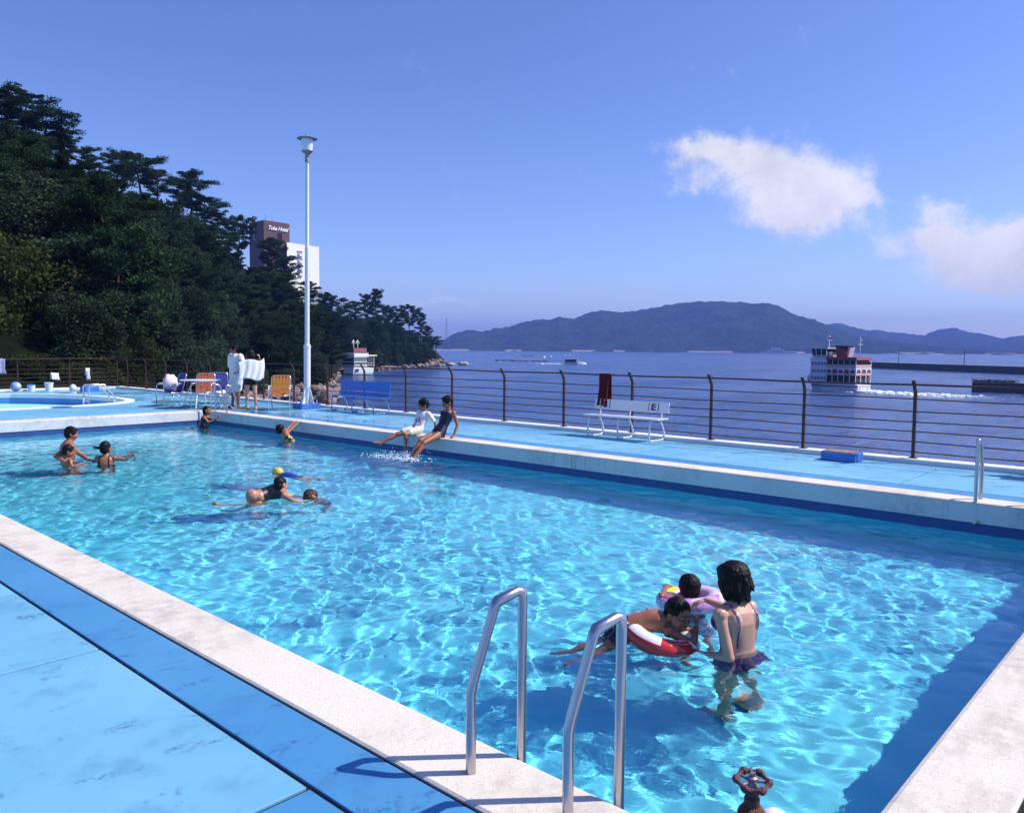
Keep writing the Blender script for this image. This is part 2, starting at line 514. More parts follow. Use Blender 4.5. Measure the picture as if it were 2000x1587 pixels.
# white upper band of the pool walls (faces of the coping beam), 4 mm proud
mb = MB(); e = 0.016
mb.b2((PX1 - e, PY0, -0.222), (PX1 + 0.02, PY1, -0.02))
mb.b2((PX0, PY1 - e, -0.222), (PX1 - e - .001, PY1 + 0.02, -0.02))
mb.b2((PX0 - 0.02, PY0, -0.222), (PX0 + e, PY1 - e - .001, -0.02))
mb.b2((PX0 + e + .001, PY0 - 0.02, -0.222), (PX1 - e - .001, PY0 + e, -0.02))
o = mb.build('pool_wall_band', M_copwall); tag(o, kind='structure')

# ---- basin
g = NG('pool_paint')
v = g.obj()
col = g.mix(g.ramp(g.noise(v, 0.5, 4, 0.6), 0.3, 0.7), (0.14, 0.74, 0.99), (0.19, 0.80, 0.99))
col = g.mix(g.math('MULTIPLY', g.ramp(g.noise(v, 4, 6, 0.7), 0.55, 0.8), 0.35), col, (0.10, 0.60, 0.92))
g.link(col, 'Base Color'); g.b.inputs['Roughness'].default_value = 0.6; g.b.inputs['Specular IOR Level'].default_value = 0.1
M_pool = g.m
M_band = mat('pool_band_paint', (0.03, 0.085, 0.28), 0.55, var=0.3, vscale=5)
mb = MB()
X0, X1, Y0, Y1 = PX0, PX1, PY0, PY1
A = [(X0, Y0), (X1, Y0), (X1, Y1), (X0, Y1)]
for z0, z1, k in ((-0.345, -0.21, 1), (FZ, -0.345, 0)):
    mb.cur = k
    mb.add([(x, y, z0) for x, y in A] + [(x, y, z1) for x, y in A], [(i, (i + 1) % 4, 4 + (i + 1) % 4, 4 + i) for i in range(4)])
mb.cur = 0
mb.add([(x, y, FZ) for x, y in A], [(0, 1, 2, 3)])
o = mb.build('pool_basin', [M_pool, M_band]); tag(recv(o), kind='structure')

# ---- pool water: a real rippled surface that refracts; the bright net on the floor is the sun through it
M_water = bpy.data.materials.new('pool_water'); M_water.use_nodes = True
nt = M_water.node_tree; nt.nodes.clear()
_o = nt.nodes.new('ShaderNodeOutputMaterial'); _g = nt.nodes.new('ShaderNodeBsdfGlass')
_g.inputs['IOR'].default_value = 1.33; _g.inputs['Roughness'].default_value = 0.0
_g.inputs['Color'].default_value = (0.97, 1.0, 1.0, 1)
_tc = nt.nodes.new('ShaderNodeTexCoord'); _n1 = nt.nodes.new('ShaderNodeTexNoise'); _n1.inputs['Scale'].default_value = 9.0; _n1.inputs['Detail'].default_value = 4; _n1.inputs['Distortion'].default_value = .6
_bp = nt.nodes.new('ShaderNodeBump'); _bp.inputs['Strength'].default_value = 1.0; _bp.inputs['Distance'].default_value = 0.0034
nt.links.new(_tc.outputs['Object'], _n1.inputs['Vector']); nt.links.new(_n1.outputs[0], _bp.inputs['Height']); nt.links.new(_bp.outputs[0], _g.inputs['Normal'])
nt.links.new(_g.outputs[0], _o.inputs[0])
def ripples(x0, x1, y0, y1, step, seed, nw, lmin, lmax, amp, spots=(), mean=WZ):
    rng = np.random.default_rng(seed)
    nx = int((x1 - x0) / step) + 1; ny = int((y1 - y0) / step) + 1
    XX, YY = np.meshgrid(np.linspace(x0, x1, nx), np.linspace(y0, y1, ny))
    # gently warped coordinates so that crests do not run straight
    WX = XX + 0.10 * np.sin(1.3 * YY + 0.7 * XX + 1) + 0.05 * np.sin(3.1 * YY - 1.9 * XX)
    WY = YY + 0.10 * np.sin(1.1 * XX - 0.8 * YY + 2) + 0.05 * np.sin(2.7 * XX + 2.3 * YY)
    Z = np.zeros_like(XX)
    lam = np.exp(rng.uniform(math.log(lmin), math.log(lmax), nw))
    th = rng.uniform(0, 2 * math.pi, nw); ph = rng.uniform(0, 6.28, nw)
    for l, t, p in zip(lam, th, ph):
        k = 2 * math.pi / l
        Z += amp * l ** 1.15 * np.sin(k * (math.cos(t) * WX + math.sin(t) * WY) + p)
    env = 0.80 + 0.20 * np.sin(0.9 * XX + 0.5 * np.sin(0.7 * YY)) * np.sin(0.6 * YY + 1.0)
    for (cx, cyy, s, a, l) in spots:
        R = np.hypot(XX - cx, YY - cyy)
        env += (2.9 if cyy < 2.5 else (1.0 if cyy < 4 else 0.25)) * np.exp(-(R / s) ** 2)
        Z += a * np.exp(-(R / (1.6 * s)) ** 2) * np.sin(2 * math.pi * R / l) / (0.3 + R / s)
    Z = Z * env
    v = np.stack([XX, YY, Z + mean], -1).reshape(-1, 3)
    i = np.arange(nx * ny).reshape(ny, nx)
    f = np.stack([i[:-1, :-1], i[:-1, 1:], i[1:, 1:], i[1:, :-1]], -1).reshape(-1, 4)
    return v, f
SPOTS = [(8.85, 10.2, 0.6, 0.006, 0.34), (4.72, 2.2, 0.42, 0.0012, 0.34), (4.4, 2.85, 0.5, 0.0010, 0.30), (5.35, 3.05, 0.45, 0.0008, 0.3), (5.6, 9.2, 0.9, 0.0025, 0.45), (6.6, 10.9, 0.6, 0.002, 0.4), (5.0, 14.1, 0.8, 0.002, 0.45)]
v, f = ripples(PX0 + .001, PX1 - .001, PY0 + .001, PY1 - .001, 0.022, 11, 170, 0.105, 0.75, 0.00122, SPOTS)
me = mesh_np('pool_water', v, f)
pw = link_mesh('pool_water', me, M_water); tag(pw, kind='structure')
pw.cycles.is_caustics_caster = True
'''
v, f = ripples(-12, 9.78, 22.75, 30.8, 0.09, 5, 50, 0.5, 2.0, 0.0012, mean=-0.06)
# cut the wading water to the rim
from math import inf
def inside(P, x, y):
    r = np.zeros(x.shape, bool); n = len(P)
    for i in range(n):
        x1, y1 = P[i]; x2, y2 = P[(i + 1) % n]
        c = ((y1 > y) != (y2 > y)) & (x < (x2 - x1) * (y - y1) / (y2 - y1 + 1e-12) + x1)
        r ^= c
    return r
keep = inside(offset_poly(WP, 0.1), v[f].mean(1)[:, 0], v[f].mean(1)[:, 1])
f = f[keep]
u, inv = np.unique(f.ravel(), return_inverse=True)
me = mesh_np('wading_pool_water', v[u], inv.reshape(-1, 4))
ww = link_mesh('wading_pool_water', me, M_water); tag(ww, kind='structure')
ww.cycles.is_caustics_caster = True
'''

# ---- kerb along the fence + retaining wall down to the sea
mb = MB()
mb.b2((12.36, -8, -0.2), (12.64, 32.3, 0.07))
mb.b2((-14, 32.0, -0.2), (12.36 - .001, 32.3, 0.07))
o = mb.build('kerb', M_kerb, bevel=0.01); tag(o, kind='structure')
M_sw = conc_mat('seawall_concrete', (0.34, 0.33, 0.32), (0.16, 0.16, 0.15), 0.8, True)
o = MB().b2((12.2, -8.2, SEA - 1), (12.62, 32.2, -0.05)).b2((12.2 - 30, 32.05, SEA - 1), (12.2, 32.28, -0.05)).build('retaining_wall', M_sw); tag(o, kind='structure')

# ---- sea
g = NG('sea_water')
gp_ = g.n('ShaderNodeNewGeometry').outputs['Position']
def mapped(scale, rot=0.0, loc=(0, 0, 0)):
    return g.n('ShaderNodeMapping', {0: gp_, 1: loc, 2: (0, 0, rot), 3: scale}).outputs[0]
w1 = g.noise(mapped((0.32, 0.55, 1), 0.5), 1.0, 6, 0.62, 0.3)
w2 = g.noise(mapped((0.9, 1.7, 1), -0.3), 1.0, 5, 0.6, 0.2)
w3 = g.noise(mapped((0.02, 0.05, 1), 0.75), 1.0, 4, 0.5)
h = g.math('ADD', g.math('MULTIPLY', w1, 1.0), g.math('MULTIPLY', w2, 0.4))
g.bump(h, 1.0, 0.95)
w4 = g.noise(mapped((0.10, 0.32, 1), 0.75), 1.0, 6, 0.65, 0.5)
col = g.mix(g.ramp(g.math('ADD', g.math('MULTIPLY', w3, .55), g.math('MULTIPLY', w4, .45)), 0.38, 0.62), (0.012, 0.040, 0.165), (0.060, 0.115, 0.30))  # colour streaks stand in for light and dark ripples the bump loses far out
# foam: churned water behind the ferry and thin streaks near the wall
FER = Vector((177.0, 65.5, SEA)); FER_H = math.atan2(0.985, 0.17)
wk = g.n('ShaderNodeVectorRotate', {'Vector': g.n('ShaderNodeVectorMath', {0: gp_, 1: tuple(FER)}, operation='SUBTRACT').outputs[0], 'Angle': -FER_H}, rotation_type='Z_AXIS').outputs[0]
sx = g.n('ShaderNodeSeparateXYZ', {0: wk})
back = g.math('MULTIPLY', sx.outputs[0], -1.0)
width = g.math('ADD', 3.0, g.math('MULTIPLY', back, 0.22))
core = g.math('SUBTRACT', 1.0, g.math('DIVIDE', g.math('ABSOLUTE', sx.outputs[1]), width))
fade = g.math('MULTIPLY', g.ramp(back, 3, 9), g.ramp(back, 8, 48, 1.0, 0.12))
fn = g.noise(mapped((0.5, 0.5, 1)), 1.6, 8, 0.7, 1.0)
foam = g.ramp(g.math('ADD', g.math('MULTIPLY', g.math('MULTIPLY', g.ramp(core, 0, 0.35), fade), 0.50), g.math('MULTIPLY', fn, 0.95)), 0.72, 0.90)
# long calm trail sweeping to the right, and spray specks near the retaining wall
px_ = g.n('ShaderNodeSeparateXYZ', {0: gp_})
nearm = g.math('MULTIPLY', g.ramp(px_.outputs[0], 34, 60, 1.0, 0.0), g.ramp(px_.outputs[1], 26, 14))
fs_ = g.noise(mapped((0.35, 1.0, 1), 0.4), 1.3, 9, 0.75, 0.8)
foam2 = g.math('MULTIPLY', g.ramp(fs_, 0.60, 0.70), g.math('MULTIPLY', nearm, 0.75))
fo_ = g.math('MAXIMUM', foam, foam2)
col = g.mix(fo_, col, (0.75, 0.80, 0.84))
g.link(col, 'Base Color')
g.link(g.math('ADD', 0.2, g.math('MULTIPLY', fo_, 0.6)), 'Roughness')
g.b.inputs['IOR'].default_value = 1.33
M_sea = g.m
o = MB().add([(-9000, -9000, SEA), (16000, -9000, SEA), (16000, 16000, SEA), (-9000, 16000, SEA)], [(0, 1, 2, 3)]).build('sea', M_sea); tag(o, kind='structure')

# ================================================================== LAND
CAMP = Vector((0, 0, 1.62))
F_ = 1557.37
R_ = cam.matrix_world.to_3x3()
def pray(px, py):
    return R_ @ Vector((px - 1000.0, 793.5 - py, -F_))
def az(px):                       # horizontal unit direction of a bearing
    d = pray(px, 681 + (px - 1000) * 0.007); return Vector((d.x, d.y, 0)).normalized()
def gpt(px, py, z=0.0):           # where a sight line meets a level
    d = pray(px, py); t = (z - 1.62) / d.z
    return CAMP + d * t
def elev(px, py, dist):           # height above datum at a distance along a bearing
    d = pray(px, py); return 1.62 + d.z / math.hypot(d.x, d.y) * dist
def lerp_tab(tab, x):
    xs = [a for a, b in tab]; return float(np.interp(x, xs, [b for a, b in tab]))

FOOT = [(-420, 40), (0, 36.5), (200, 38), (262, 47), (330, 66), (420, 98), (520, 122), (600, 134), (646, 142), (655, 205), (662, 284), (700, 290), (720, 294), (770, 326), (820, 362), (860, 388), (885, 396)]
RIDGE = [(-420, 100), (0, 105), (150, 120), (300, 150), (420, 185), (520, 225), (600, 262), (640, 284), (660, 318), (700, 330), (780, 350), (850, 394), (885, 401)]
RZ = [(-420, 29), (0, 25), (100, 23), (150, 24), (220, 25), (300, 25.5), (350, 26.5), (420, 25), (470, 21), (520, 19.5), (560, 18), (600, 13), (640, 10.5), (690, 10), (740, 9), (780, 6.5), (820, 4.2), (850, 0.6), (870, -4.5), (885, -8)]
FZT = [(-420, -0.8), (200, -0.9), (260, -2.5), (330, -4.5), (420, -6.0), (520, -6.6), (885, -7.2)]
def ground(c, t):
    d0 = lerp_tab(FOOT, c); d1 = max(lerp_tab(RIDGE, c), d0 + 4)
    z0 = lerp_tab(FZT, c); z1 = lerp_tab(RZ, c)
    d = d0 + (d1 - d0) * t
    if t <= 1:
        s = 0.55 * t + 0.45 * (1 - (1 - t) ** 2)
        z = z0 + (z1 - z0) * s
    else:
        z = z1 - (t - 1) * (d1 - d0) * 0.35
    p = az(c) * d
    z += 0.8 * mnoise.noise(Vector((p.x * 0.05, p.y * 0.05, 0))) * min(1, max(0, t) * 4) 
    return Vector((p.x, p.y, z))
g = NG('hillside_ground')
v = g.obj()
col = g.mix(g.ramp(g.noise(v, 0.25, 8, 0.75), 0.35, 0.65), (0.008, 0.014, 0.008), (0.022, 0.032, 0.016))
col = g.mix(g.ramp(g.noise(v, 0.08, 5, 0.6), 0.55, 0.7), col, (0.035, 0.030, 0.02))
g.link(col, 'Base Color'); g.b.inputs['Roughness'].default_value = 0.95; g.b.inputs['Specular IOR Level'].default_value = 0.05
g.bump(g.noise(v, 1.2, 8, 0.8), 1.0, 0.6)
M_hill = g.m
cs = list(range(-420, 886, 9))
ts = [-0.25, -0.06] + [i / 14 for i in range(15)] + [1.15, 1.4, 1.8]
rows = []
for c in cs:
    r = []
    for t in ts:
        if t < 0:
            p = ground(c, 0); d = p.length
            zz = (p.z - 1.2) if c < 240 else SEA - (0.3 if t > -0.1 else 2.0)
            q = az(c) * (math.hypot(p.x, p.y) + (t * 12 if c >= 240 else t * 20))
            r.append(Vector((q.x, q.y, zz)))
        else:
            r.append(ground(c, t))
    rows.append(r)
vv = [p for r in rows for p in r]; m_ = len(ts)
ff = [(i * m_ + j, (i + 1) * m_ + j, (i + 1) * m_ + j + 1, i * m_ + j + 1) for i in range(len(cs) - 1) for j in range(m_ - 1)]
me = mesh_np('hillside', [tuple(p) for p in vv], ff)
o = link_mesh('hillside', me, M_hill); tag(o, kind='structure')

# ---- foliage materials
def leaf_mat(name, c1, c2, c3):
    g = NG(name)
    v = g.obj()
    oi = g.n('ShaderNodeObjectInfo')
    n1 = g.noise(v, 0.9, 4, 0.6)
    n2 = g.noise(v, 6.0, 3, 0.6)
    col = g.mix(g.ramp(n1, 0.38, 0.62), c1, c2)
    col = g.mix(g.math('MULTIPLY', g.ramp(n2, 0.52, 0.72), 0.6), col, c3)
    br = g.math('ADD', 0.65, g.math('MULTIPLY', oi.outputs['Random'], 0.75))
    hsv = g.n('ShaderNodeHueSaturation', {'Color': col, 'Value': br})
    hsv.inputs['Hue'].default_value = 0.5
    d1 = g.n('ShaderNodeBsdfDiffuse', {0: hsv.outputs[0]})
    t1 = g.n('ShaderNodeBsdfTranslucent', {0: hsv.outputs[0]})
    mx = g.n('ShaderNodeMixShader', {0: 0.25})
    g.nt.links.new(d1.outputs[0], mx.inputs[1]); g.nt.links.new(t1.outputs[0], mx.inputs[2])
    g.nt.links.new(mx.outputs[0], g.out.inputs[0])
    return g.m
M_pine = leaf_mat('pine_needles', (0.016, 0.034, 0.020), (0.034, 0.062, 0.028), (0.060, 0.092, 0.036))
M_broad = leaf_mat('broad_leaves', (0.026, 0.050, 0.030), (0.052, 0.082, 0.044), (0.095, 0.125, 0.066))
M_near = leaf_mat('yellowing_leaves', (0.030, 0.050, 0.018), (0.062, 0.085, 0.026), (0.11, 0.12, 0.035))
M_bark = mat('pine_bark', (0.085, 0.055, 0.048), 0.9, var=0.5, vscale=3, bump=0.6, bscale=12)

class Leaves:
    """a swarm of small leaf faces, built as arrays"""
    def __init__(s, seed): s.r = np.random.default_rng(seed); s.V = []
    def clump(s, c, rad3, n, ln, wd, up=0.35, shell=0.55):
        r = s.r
        d = r.normal(size=(n, 3)); d /= np.linalg.norm(d, axis=1)[:, None]
        k = shell + (1 - shell) * r.random(n) ** 0.6
        k *= 1 + 0.18 * r.normal(size=n)
        p = np.asarray(c) + d * np.asarray(rad3) * k[:, None]
        a = d * np.asarray((1, 1, 0.6)) + r.normal(size=(n, 3)) * 0.75; a[:, 2] += up
        a /= np.linalg.norm(a, axis=1)[:, None]
        b = np.cross(a, r.normal(size=(n, 3))); b /= np.linalg.norm(b, axis=1)[:, None] + 1e-9
        L = ln * (0.6 + 0.8 * r.random(n))[:, None]; W = wd * (0.6 + 0.8 * r.random(n))[:, None]
        q = np.stack([p - a * L * 0.5 - b * W * 0.2, p - b * W * 0.5 + a * L * 0.1, p + a * L * 0.5, p + b * W * 0.5 + a * L * 0.1], 1)
        s.V.append(q)
    def mesh(s, name):
        q = np.concatenate(s.V); n = len(q)
        return mesh_np(name, q.reshape(-1, 3), np.arange(n * 4).reshape(n, 4), smooth=False)

def pine_meshes(seed, H=10.0, spread=3.2, lo=0.32, dens=1.0, lean=0.6, flat=0.5):
    r = random.Random(seed)
    bend = [(r.uniform(-1, 1) * lean, r.uniform(-1, 1) * lean) for _ in range(4)]
    def tp(t):
        x = lean * 1.2 * math.sin(2.2 * t + seed) * t + bend[0][0] * t * t
        y = bend[1][1] * t * t + 0.35 * lean * math.sin(3.1 * t + seed * 2)
        return Vector((x, y, t * H))
    tb = MB()
    pts = [tp(i / 10) for i in range(11)]
    tb.tube([Vector((0, 0, -1.5))] + pts, [0.30] + [0.26 * (1 - 0.85 * i / 10) for i in range(11)], 7)
    lv = Leaves(seed)
    nl = int(17 * dens)
    for i in range(nl):
        t = lo + (1 - lo) * (i + r.random() * 0.8) / nl
        a = i * 2.4 + r.uniform(-0.5, 0.5)
        prof = (math.sin(math.pi * min(1, (1.12 - t) / (1.12 - lo)) ** 0.75) ** 0.6)
        L = spread * (0.45 + 0.75 * prof) * r.uniform(0.65, 1.15)
        if t > 0.93: L *= 0.5
        b = tp(t); d = Vector((math.cos(a), math.sin(a), r.uniform(0.0, 0.28)))
        lp = [b, b + d * L * 0.5 + Vector((0, 0, -0.05 * L)), b + d * L + Vector((0, 0, 0.12 * L))]
        tb.tube(lp, [0.085 * (1.1 - t * 0.6), 0.055, 0.02], 5)
        side = Vector((-d.y, d.x, 0))
        np_ = 3 + int(L)
        for k in range(np_):
            u = 0.32 + 0.72 * k / (np_ - 1)
            p = b + d * L * u + Vector((0, 0, 0.10 * L * u + r.uniform(-.12, .38))) + side * r.uniform(-0.42, 0.42) * L * 0.55
            s_ = r.uniform(0.55, 1.0) * (0.55 + 0.16 * L)
            lv.clump(p, (s_, s_, s_ * flat * r.uniform(0.65, 1.25)), int(135 * s_ * dens) + 36, 0.32, 0.11, 0.5, 0.35)
    top = tp(1.0)
    for k in range(3):
        lv.clump(top + Vector((r.uniform(-.5, .5), r.uniform(-.5, .5), r.uniform(-0.5, 0.15))), (0.7, 0.7, 0.5), 130, 0.32, 0.11, 0.6, 0.3)
    return lv.mesh('pine_crown'), tb
def broad_meshes(seed, H=8.0, W=3.0, ln=0.27, wd=0.18, lobes=28, per=330):
    r = random.Random(seed)
    tb = MB()
    tb.tube([(0, 0, -1.5), (0, 0, 0), (r.uniform(-.2, .2), r.uniform(-.2, .2), H * 0.4), (r.uniform(-.5, .5), r.uniform(-.5, .5), H * 0.8)], [0.28, 0.24, 0.16, 0.05], 7)
    lv = Leaves(seed + 50)
    for i in range(lobes):
        a = i * 2.4 + r.uniform(-.4, .4); t = (i + 0.5) / lobes
        zz = H * (0.22 + 0.68 * t); rr = W * math.sqrt(max(0.05, 1 - ((t - 0.38) / 0.72) ** 2)) * r.uniform(0.45, 0.95)
        p = Vector((rr * math.cos(a), rr * math.sin(a), zz + r.uniform(-.3, .3)))
        tb.tube([(0, 0, zz * 0.55), tuple((p * 0.5).to_tuple()[:2]) + (zz * 0.8,), p], [0.08, 0.05, 0.02], 5)
        s_ = r.uniform(0.75, 1.25) * W * 0.34
        lv.clump(p, (s_, s_, s_ * r.uniform(0.6, 0.85)), per, ln, wd, 0.25, 0.6)
    lv.clump((0, 0, H * 0.55), (W * 0.6, W * 0.6, H * 0.3), 260, ln, wd, 0.2, 0.2)
    return lv.mesh('broad_crown'), tb
PROTO = []
def proto(kind, name, crown, tb, mleaf):
    root = thing(name, 'tree', 'tree')
    tk = tb.build('trunk', M_bark, root, smooth=True)
    cr = link_mesh('crown', crown, mleaf, root)
    PROTO.append((kind, root, 0)); return root
PINES = [proto('pine', 'pine_tree', *pine_meshes(k, 10, sp, lo, dn, ln, fl), M_pine) for k, sp, lo, dn, ln, fl in
         [(1, 3.3, .30, 1.15, .6, .5), (2, 2.8, .36, 1.05, .9, .45), (3, 3.6, .42, 1.0, .5, .42), (4, 2.5, .25, 1.1, 1.1, .55), (5, 3.0, .22, 1.25, .4, .6)]]
BROADS = [proto('broad', 'broadleaf_tree', *broad_meshes(k, 8, w), M_broad) for k, w in [(11, 3.0), (12, 3.4), (13, 2.6)]]
NEARB = [proto('near', 'broadleaf_tree', *broad_meshes(k, 8, w, 0.19, 0.125, 34, 520), M_near) for k, w in [(21, 3.1), (22, 2.7)]]
used = set()
def place_tree(root, p, h, rz, label, group, wide=1.0):
    base = 10.0 if root in PINES else 8.0
    s = h / base
    sc_ = (s * wide, s * wide, s)
    if root.name not in used:
        used.add(root.name)
        root.location = p; root.rotation_euler = (0, 0, rz); root.scale = sc_
        root['label'] = label; root['group'] = group
        return root
    return dup(root, p, rz, label, group, sc_)
tr = random.Random(42)
# skyline pines one by one: (bearing, top row, width factor, variant, what sets it apart)
SKY = [(-60, 190, 1.1, 0, 'tallest pine at the upper end of the ridge, cut by the frame'),
       (22, 172, 1.1, 1, 'tall dark pine at the top of the ridge, with layered flat boughs'),
       (66, 178, 1.0, 2, 'tall flat-topped pine on the ridge beside the highest pine'),
       (98, 214, 1.0, 0, 'broad dark pine on the ridge just below the highest two'),
       (134, 252, 0.8, 3, 'pine with a long bough reaching over the gap in the ridge'),
       (148, 262, 0.9, 1, 'slim pine right of the gap in the ridge line'),
       (185, 284, 0.9, 2, 'flat-topped pine in the upper row on the ridge'),
       (228, 296, 0.9, 1, 'pine with bare trunk showing sky on the ridge'),
       (246, 290, 0.8, 3, 'small leaning pine with an upturned tip on the ridge'),
       (284, 300, 1.0, 2, 'wide layered pine halfway along the ridge'),
       (312, 328, 0.95, 1, 'pine with open boughs on the ridge above the fence corner'),
       (352, 343, 0.9, 3, 'pine with a pointed tip in the middle of the ridge line'),
       (378, 336, 0.9, 0, 'pine with an upswept tip in the middle of the ridge line'),
       (406, 382, 1.05, 2, 'broad pine stepping down the ridge'),
       (428, 408, 0.9, 1, 'pine with short layered boughs on the falling ridge'),
       (448, 424, 0.85, 3, 'slender pine left of the brown tower'),
       (470, 421, 0.75, 0, 'narrow pine whose boughs reach towards the brown tower'),
       (533, 464, 0.95, 4, 'bushy pine standing in front of the hotel tower'),
       (566, 500, 0.8, 2, 'pine overlapping the white hotel wall'),
       (604, 548, 0.9, 1, 'low pine at the foot of the white hotel wall'),
       (640, 570, 0.9, 4, 'small round pine right of the lamp post on the ridge'),
       (668, 582, 0.9, 2, 'small pine on the low saddle behind the moored boat'),
       (694, 588, 0.9, 0, 'pine on the low saddle, left of the headland crest'),
       (716, 574, 0.8, 1, 'pine on the headland crest with a bushy top'),
       (737, 566, 0.75, 3, 'tallest pine of the headland, pointed'),
       (758, 596, 0.9, 4, 'dark pine in the dip of the headland'),
       (778, 602, 0.8, 0, 'pine on the outer half of the headland'),
       (800, 596, 0.85, 2, 'broad pine near the outer end of the headland'),
       (822, 611, 0.8, 1, 'outermost tall pine of the headland'),
       (838, 637, 0.8, 3, 'short pine at the seaward end of the headland'),
       (852, 656, 0.9, 2, 'low windswept pine leaning over the tip of the headland')]
for c, y, wd, k, lab in SKY:
    t = 0.97 if c < 840 else 0.9
    p = ground(c, t); d = math.hypot(p.x, p.y)
    h = max(2.2, elev(c, y, d) - p.z)
    p.z -= 0.2
    place_tree(PINES[k], p, h - 0.35, tr.uniform(0, 6.28), lab, 'pines along the skyline of the ridge', wd * min(1.3, max(0.85, 11.5 / h)))
SKYL = [(-420, 190), (-60, 200), (22, 185), (66, 190), (98, 224), (134, 262), (185, 292), (246, 302), (312, 338), (378, 350), (406, 392), (448, 434), (470, 432), (490, 475), (533, 474), (566, 510), (604, 556), (640, 576), (694, 594), (716, 580), (737, 574), (758, 602), (800, 602), (822, 618), (838, 645), (870, 670)]
# the wooded slope below, tree by tree
def slope_label(kind, c, t):
    where = 'at the foot of' if t < 0.33 else ('halfway up' if t < 0.66 else 'high on')
    if c < 210: zone = 'the slope behind the paddling pool'
    elif c < 430: zone = 'the slope behind the folding chairs'
    elif c < 600: zone = 'the slope between chairs and lamp post'
    elif c < 690: zone = 'the slope behind the moored boat'
    else: zone = 'the wooded headland'
    return ('dark pine %s %s' if kind == 'pine' else 'rounded leafy tree %s %s') % (where, zone)
cnt = 0
for band, (ta, tb_) in enumerate([(0.84, 0.93), (0.68, 0.80), (0.52, 0.64), (0.38, 0.48), (0.24, 0.34), (0.10, 0.2), (0.0, 0.06)]):
    c = -110 + 17 * (band % 2)
    while c < 846:
        t = tr.uniform(ta, tb_)
        d0 = lerp_tab(FOOT, c); d1 = lerp_tab(RIDGE, c); d = d0 + (d1 - d0) * t
        wpx = 4.4 * 1557 / d
        if (c < 135 and band >= 5) or (652 < c < 706 and d < 268):
            c += wpx; continue
        if not (d1 - d0 < 14 and band % 2 == 1):
            p = ground(c, t)
            kind = 'pine' if tr.random() < (0.72 if c < 560 else 0.85) else 'broad'
            pr_ = tr.choice(PINES if kind == 'pine' else BROADS)
            h = tr.uniform(6.4, 9.4) if kind == 'pine' else tr.uniform(5.2, 8.2)
            if c > 690: h = tr.uniform(5.0, 8.0); kind = 'broad' if tr.random() < .35 else kind; pr_ = tr.choice(PINES if kind == 'pine' else BROADS)
            if c > 800: h *= 0.75
            # keep below the crowns of the ridge pines
            dd_ = math.hypot(p.x, p.y); hmax = elev(c, lerp_tab(SKYL, c) + ((88 if band == 0 else 60) if c < 480 else (46 if c < 620 else (28 if c < 800 else 16))), dd_) - p.z
            h = max(1.8, min(h, hmax))
            p.z -= 0.3
            place_tree(pr_, p, h, tr.uniform(0, 6.28), slope_label(kind, c, t), 'trees covering the hillside', tr.uniform(0.95, 1.25))
            cnt += 1
        c += wpx * (tr.uniform(0.55, 0.85) if c < 300 else (tr.uniform(0.62, 0.95) if c < 690 else tr.uniform(.42, .62)))
# understorey: bushy trees that close the gaps between the pines
for i in range(150):
    c = tr.uniform(-90, 660) if i % 4 else tr.uniform(690, 850); t = tr.uniform(.04, .9)
    if i > 117: c = tr.uniform(255, 470); t = tr.uniform(.02, .42)
    p = ground(c, t); dd_ = math.hypot(p.x, p.y)
    if 650 < c < 690 or (c < 140 and t < .2): continue
    hmax = elev(c, lerp_tab(SKYL, c) + (100 if c < 480 else 60), dd_) - p.z
    h = max(1.8, min(tr.uniform(3.6, 5.6), hmax)); p.z -= .8
    place_tree(tr.choice(BROADS), p, h, tr.uniform(0, 6.28), slope_label('broad', c, t).replace('rounded', 'low rounded'), 'trees covering the hillside', tr.uniform(1.25, 1.7))
# yellowish nearer trees at the left edge and low shrubs behind the fence
for c, d, h, k, lab in [(20, 46, 8.6, 0, 'large yellowish-green tree at the left edge of the photo'), (88, 45, 5.2, 1, 'yellow-green bushy tree beside the large one at the left edge'), (-70, 44, 8.0, 1, 'yellow-green tree beyond the left frame edge'),
                      (150, 44, 3.6, 0, 'low leafy bush behind the white bucket'), (232, 47, 3.8, 1, 'low leafy bush behind the deck corner'), (55, 40, 2.6, 1, 'low pale bush behind the left railing'), (110, 41, 2.4, 0, 'low pale bush between the two buckets and the slope')]:
    p = az(c) * d; p.z = -1.2
    place_tree(NEARB[k], p, h, tr.uniform(0, 6.28), lab, 'leafy trees just behind the railing', 1.0 if h > 4 else 1.5)
print('slope trees', cnt)

# ---- rocks
def rock_mesh(seed, sub=2):
    bm = bmesh.new(); bmesh.ops.create_icosphere(bm, subdivisions=sub, radius=1)
    r = random.Random(seed); off = Vector((r.uniform(0, 50), r.uniform(0, 50), r.uniform(0, 50)))
    for v in bm.verts:
        n = mnoise.noise(v.co * 0.9 + off) * 0.55 + mnoise.noise(v.co * 2.3 + off) * 0.22 + 0.25 * mnoise.cell(v.co * 1.7 + off)
        v.co *= 0.85 + n * 0.6
        v.co.z *= 0.72
    v = np.array([p.co[:] for p in bm.verts]); f = np.array([[q.index for q in fc.verts] for fc in bm.faces]); bm.free()
    return v, f
M_rock = conc_mat('shore_rock', (0.27, 0.20, 0.18), (0.055, 0.042, 0.040), 0.95)
M_rockw = conc_mat('pale_rock', (0.46, 0.42, 0.38), (0.14, 0.11, 0.10), 0.85)
M_rockp = conc_mat('ochre_rock', (0.40, 0.27, 0.20), (0.16, 0.09, 0.07), 0.8)
RM = [rock_mesh(k, 1) for k in range(7)]
V = []; Fc = []; k0 = 0
rr = random.Random(9)
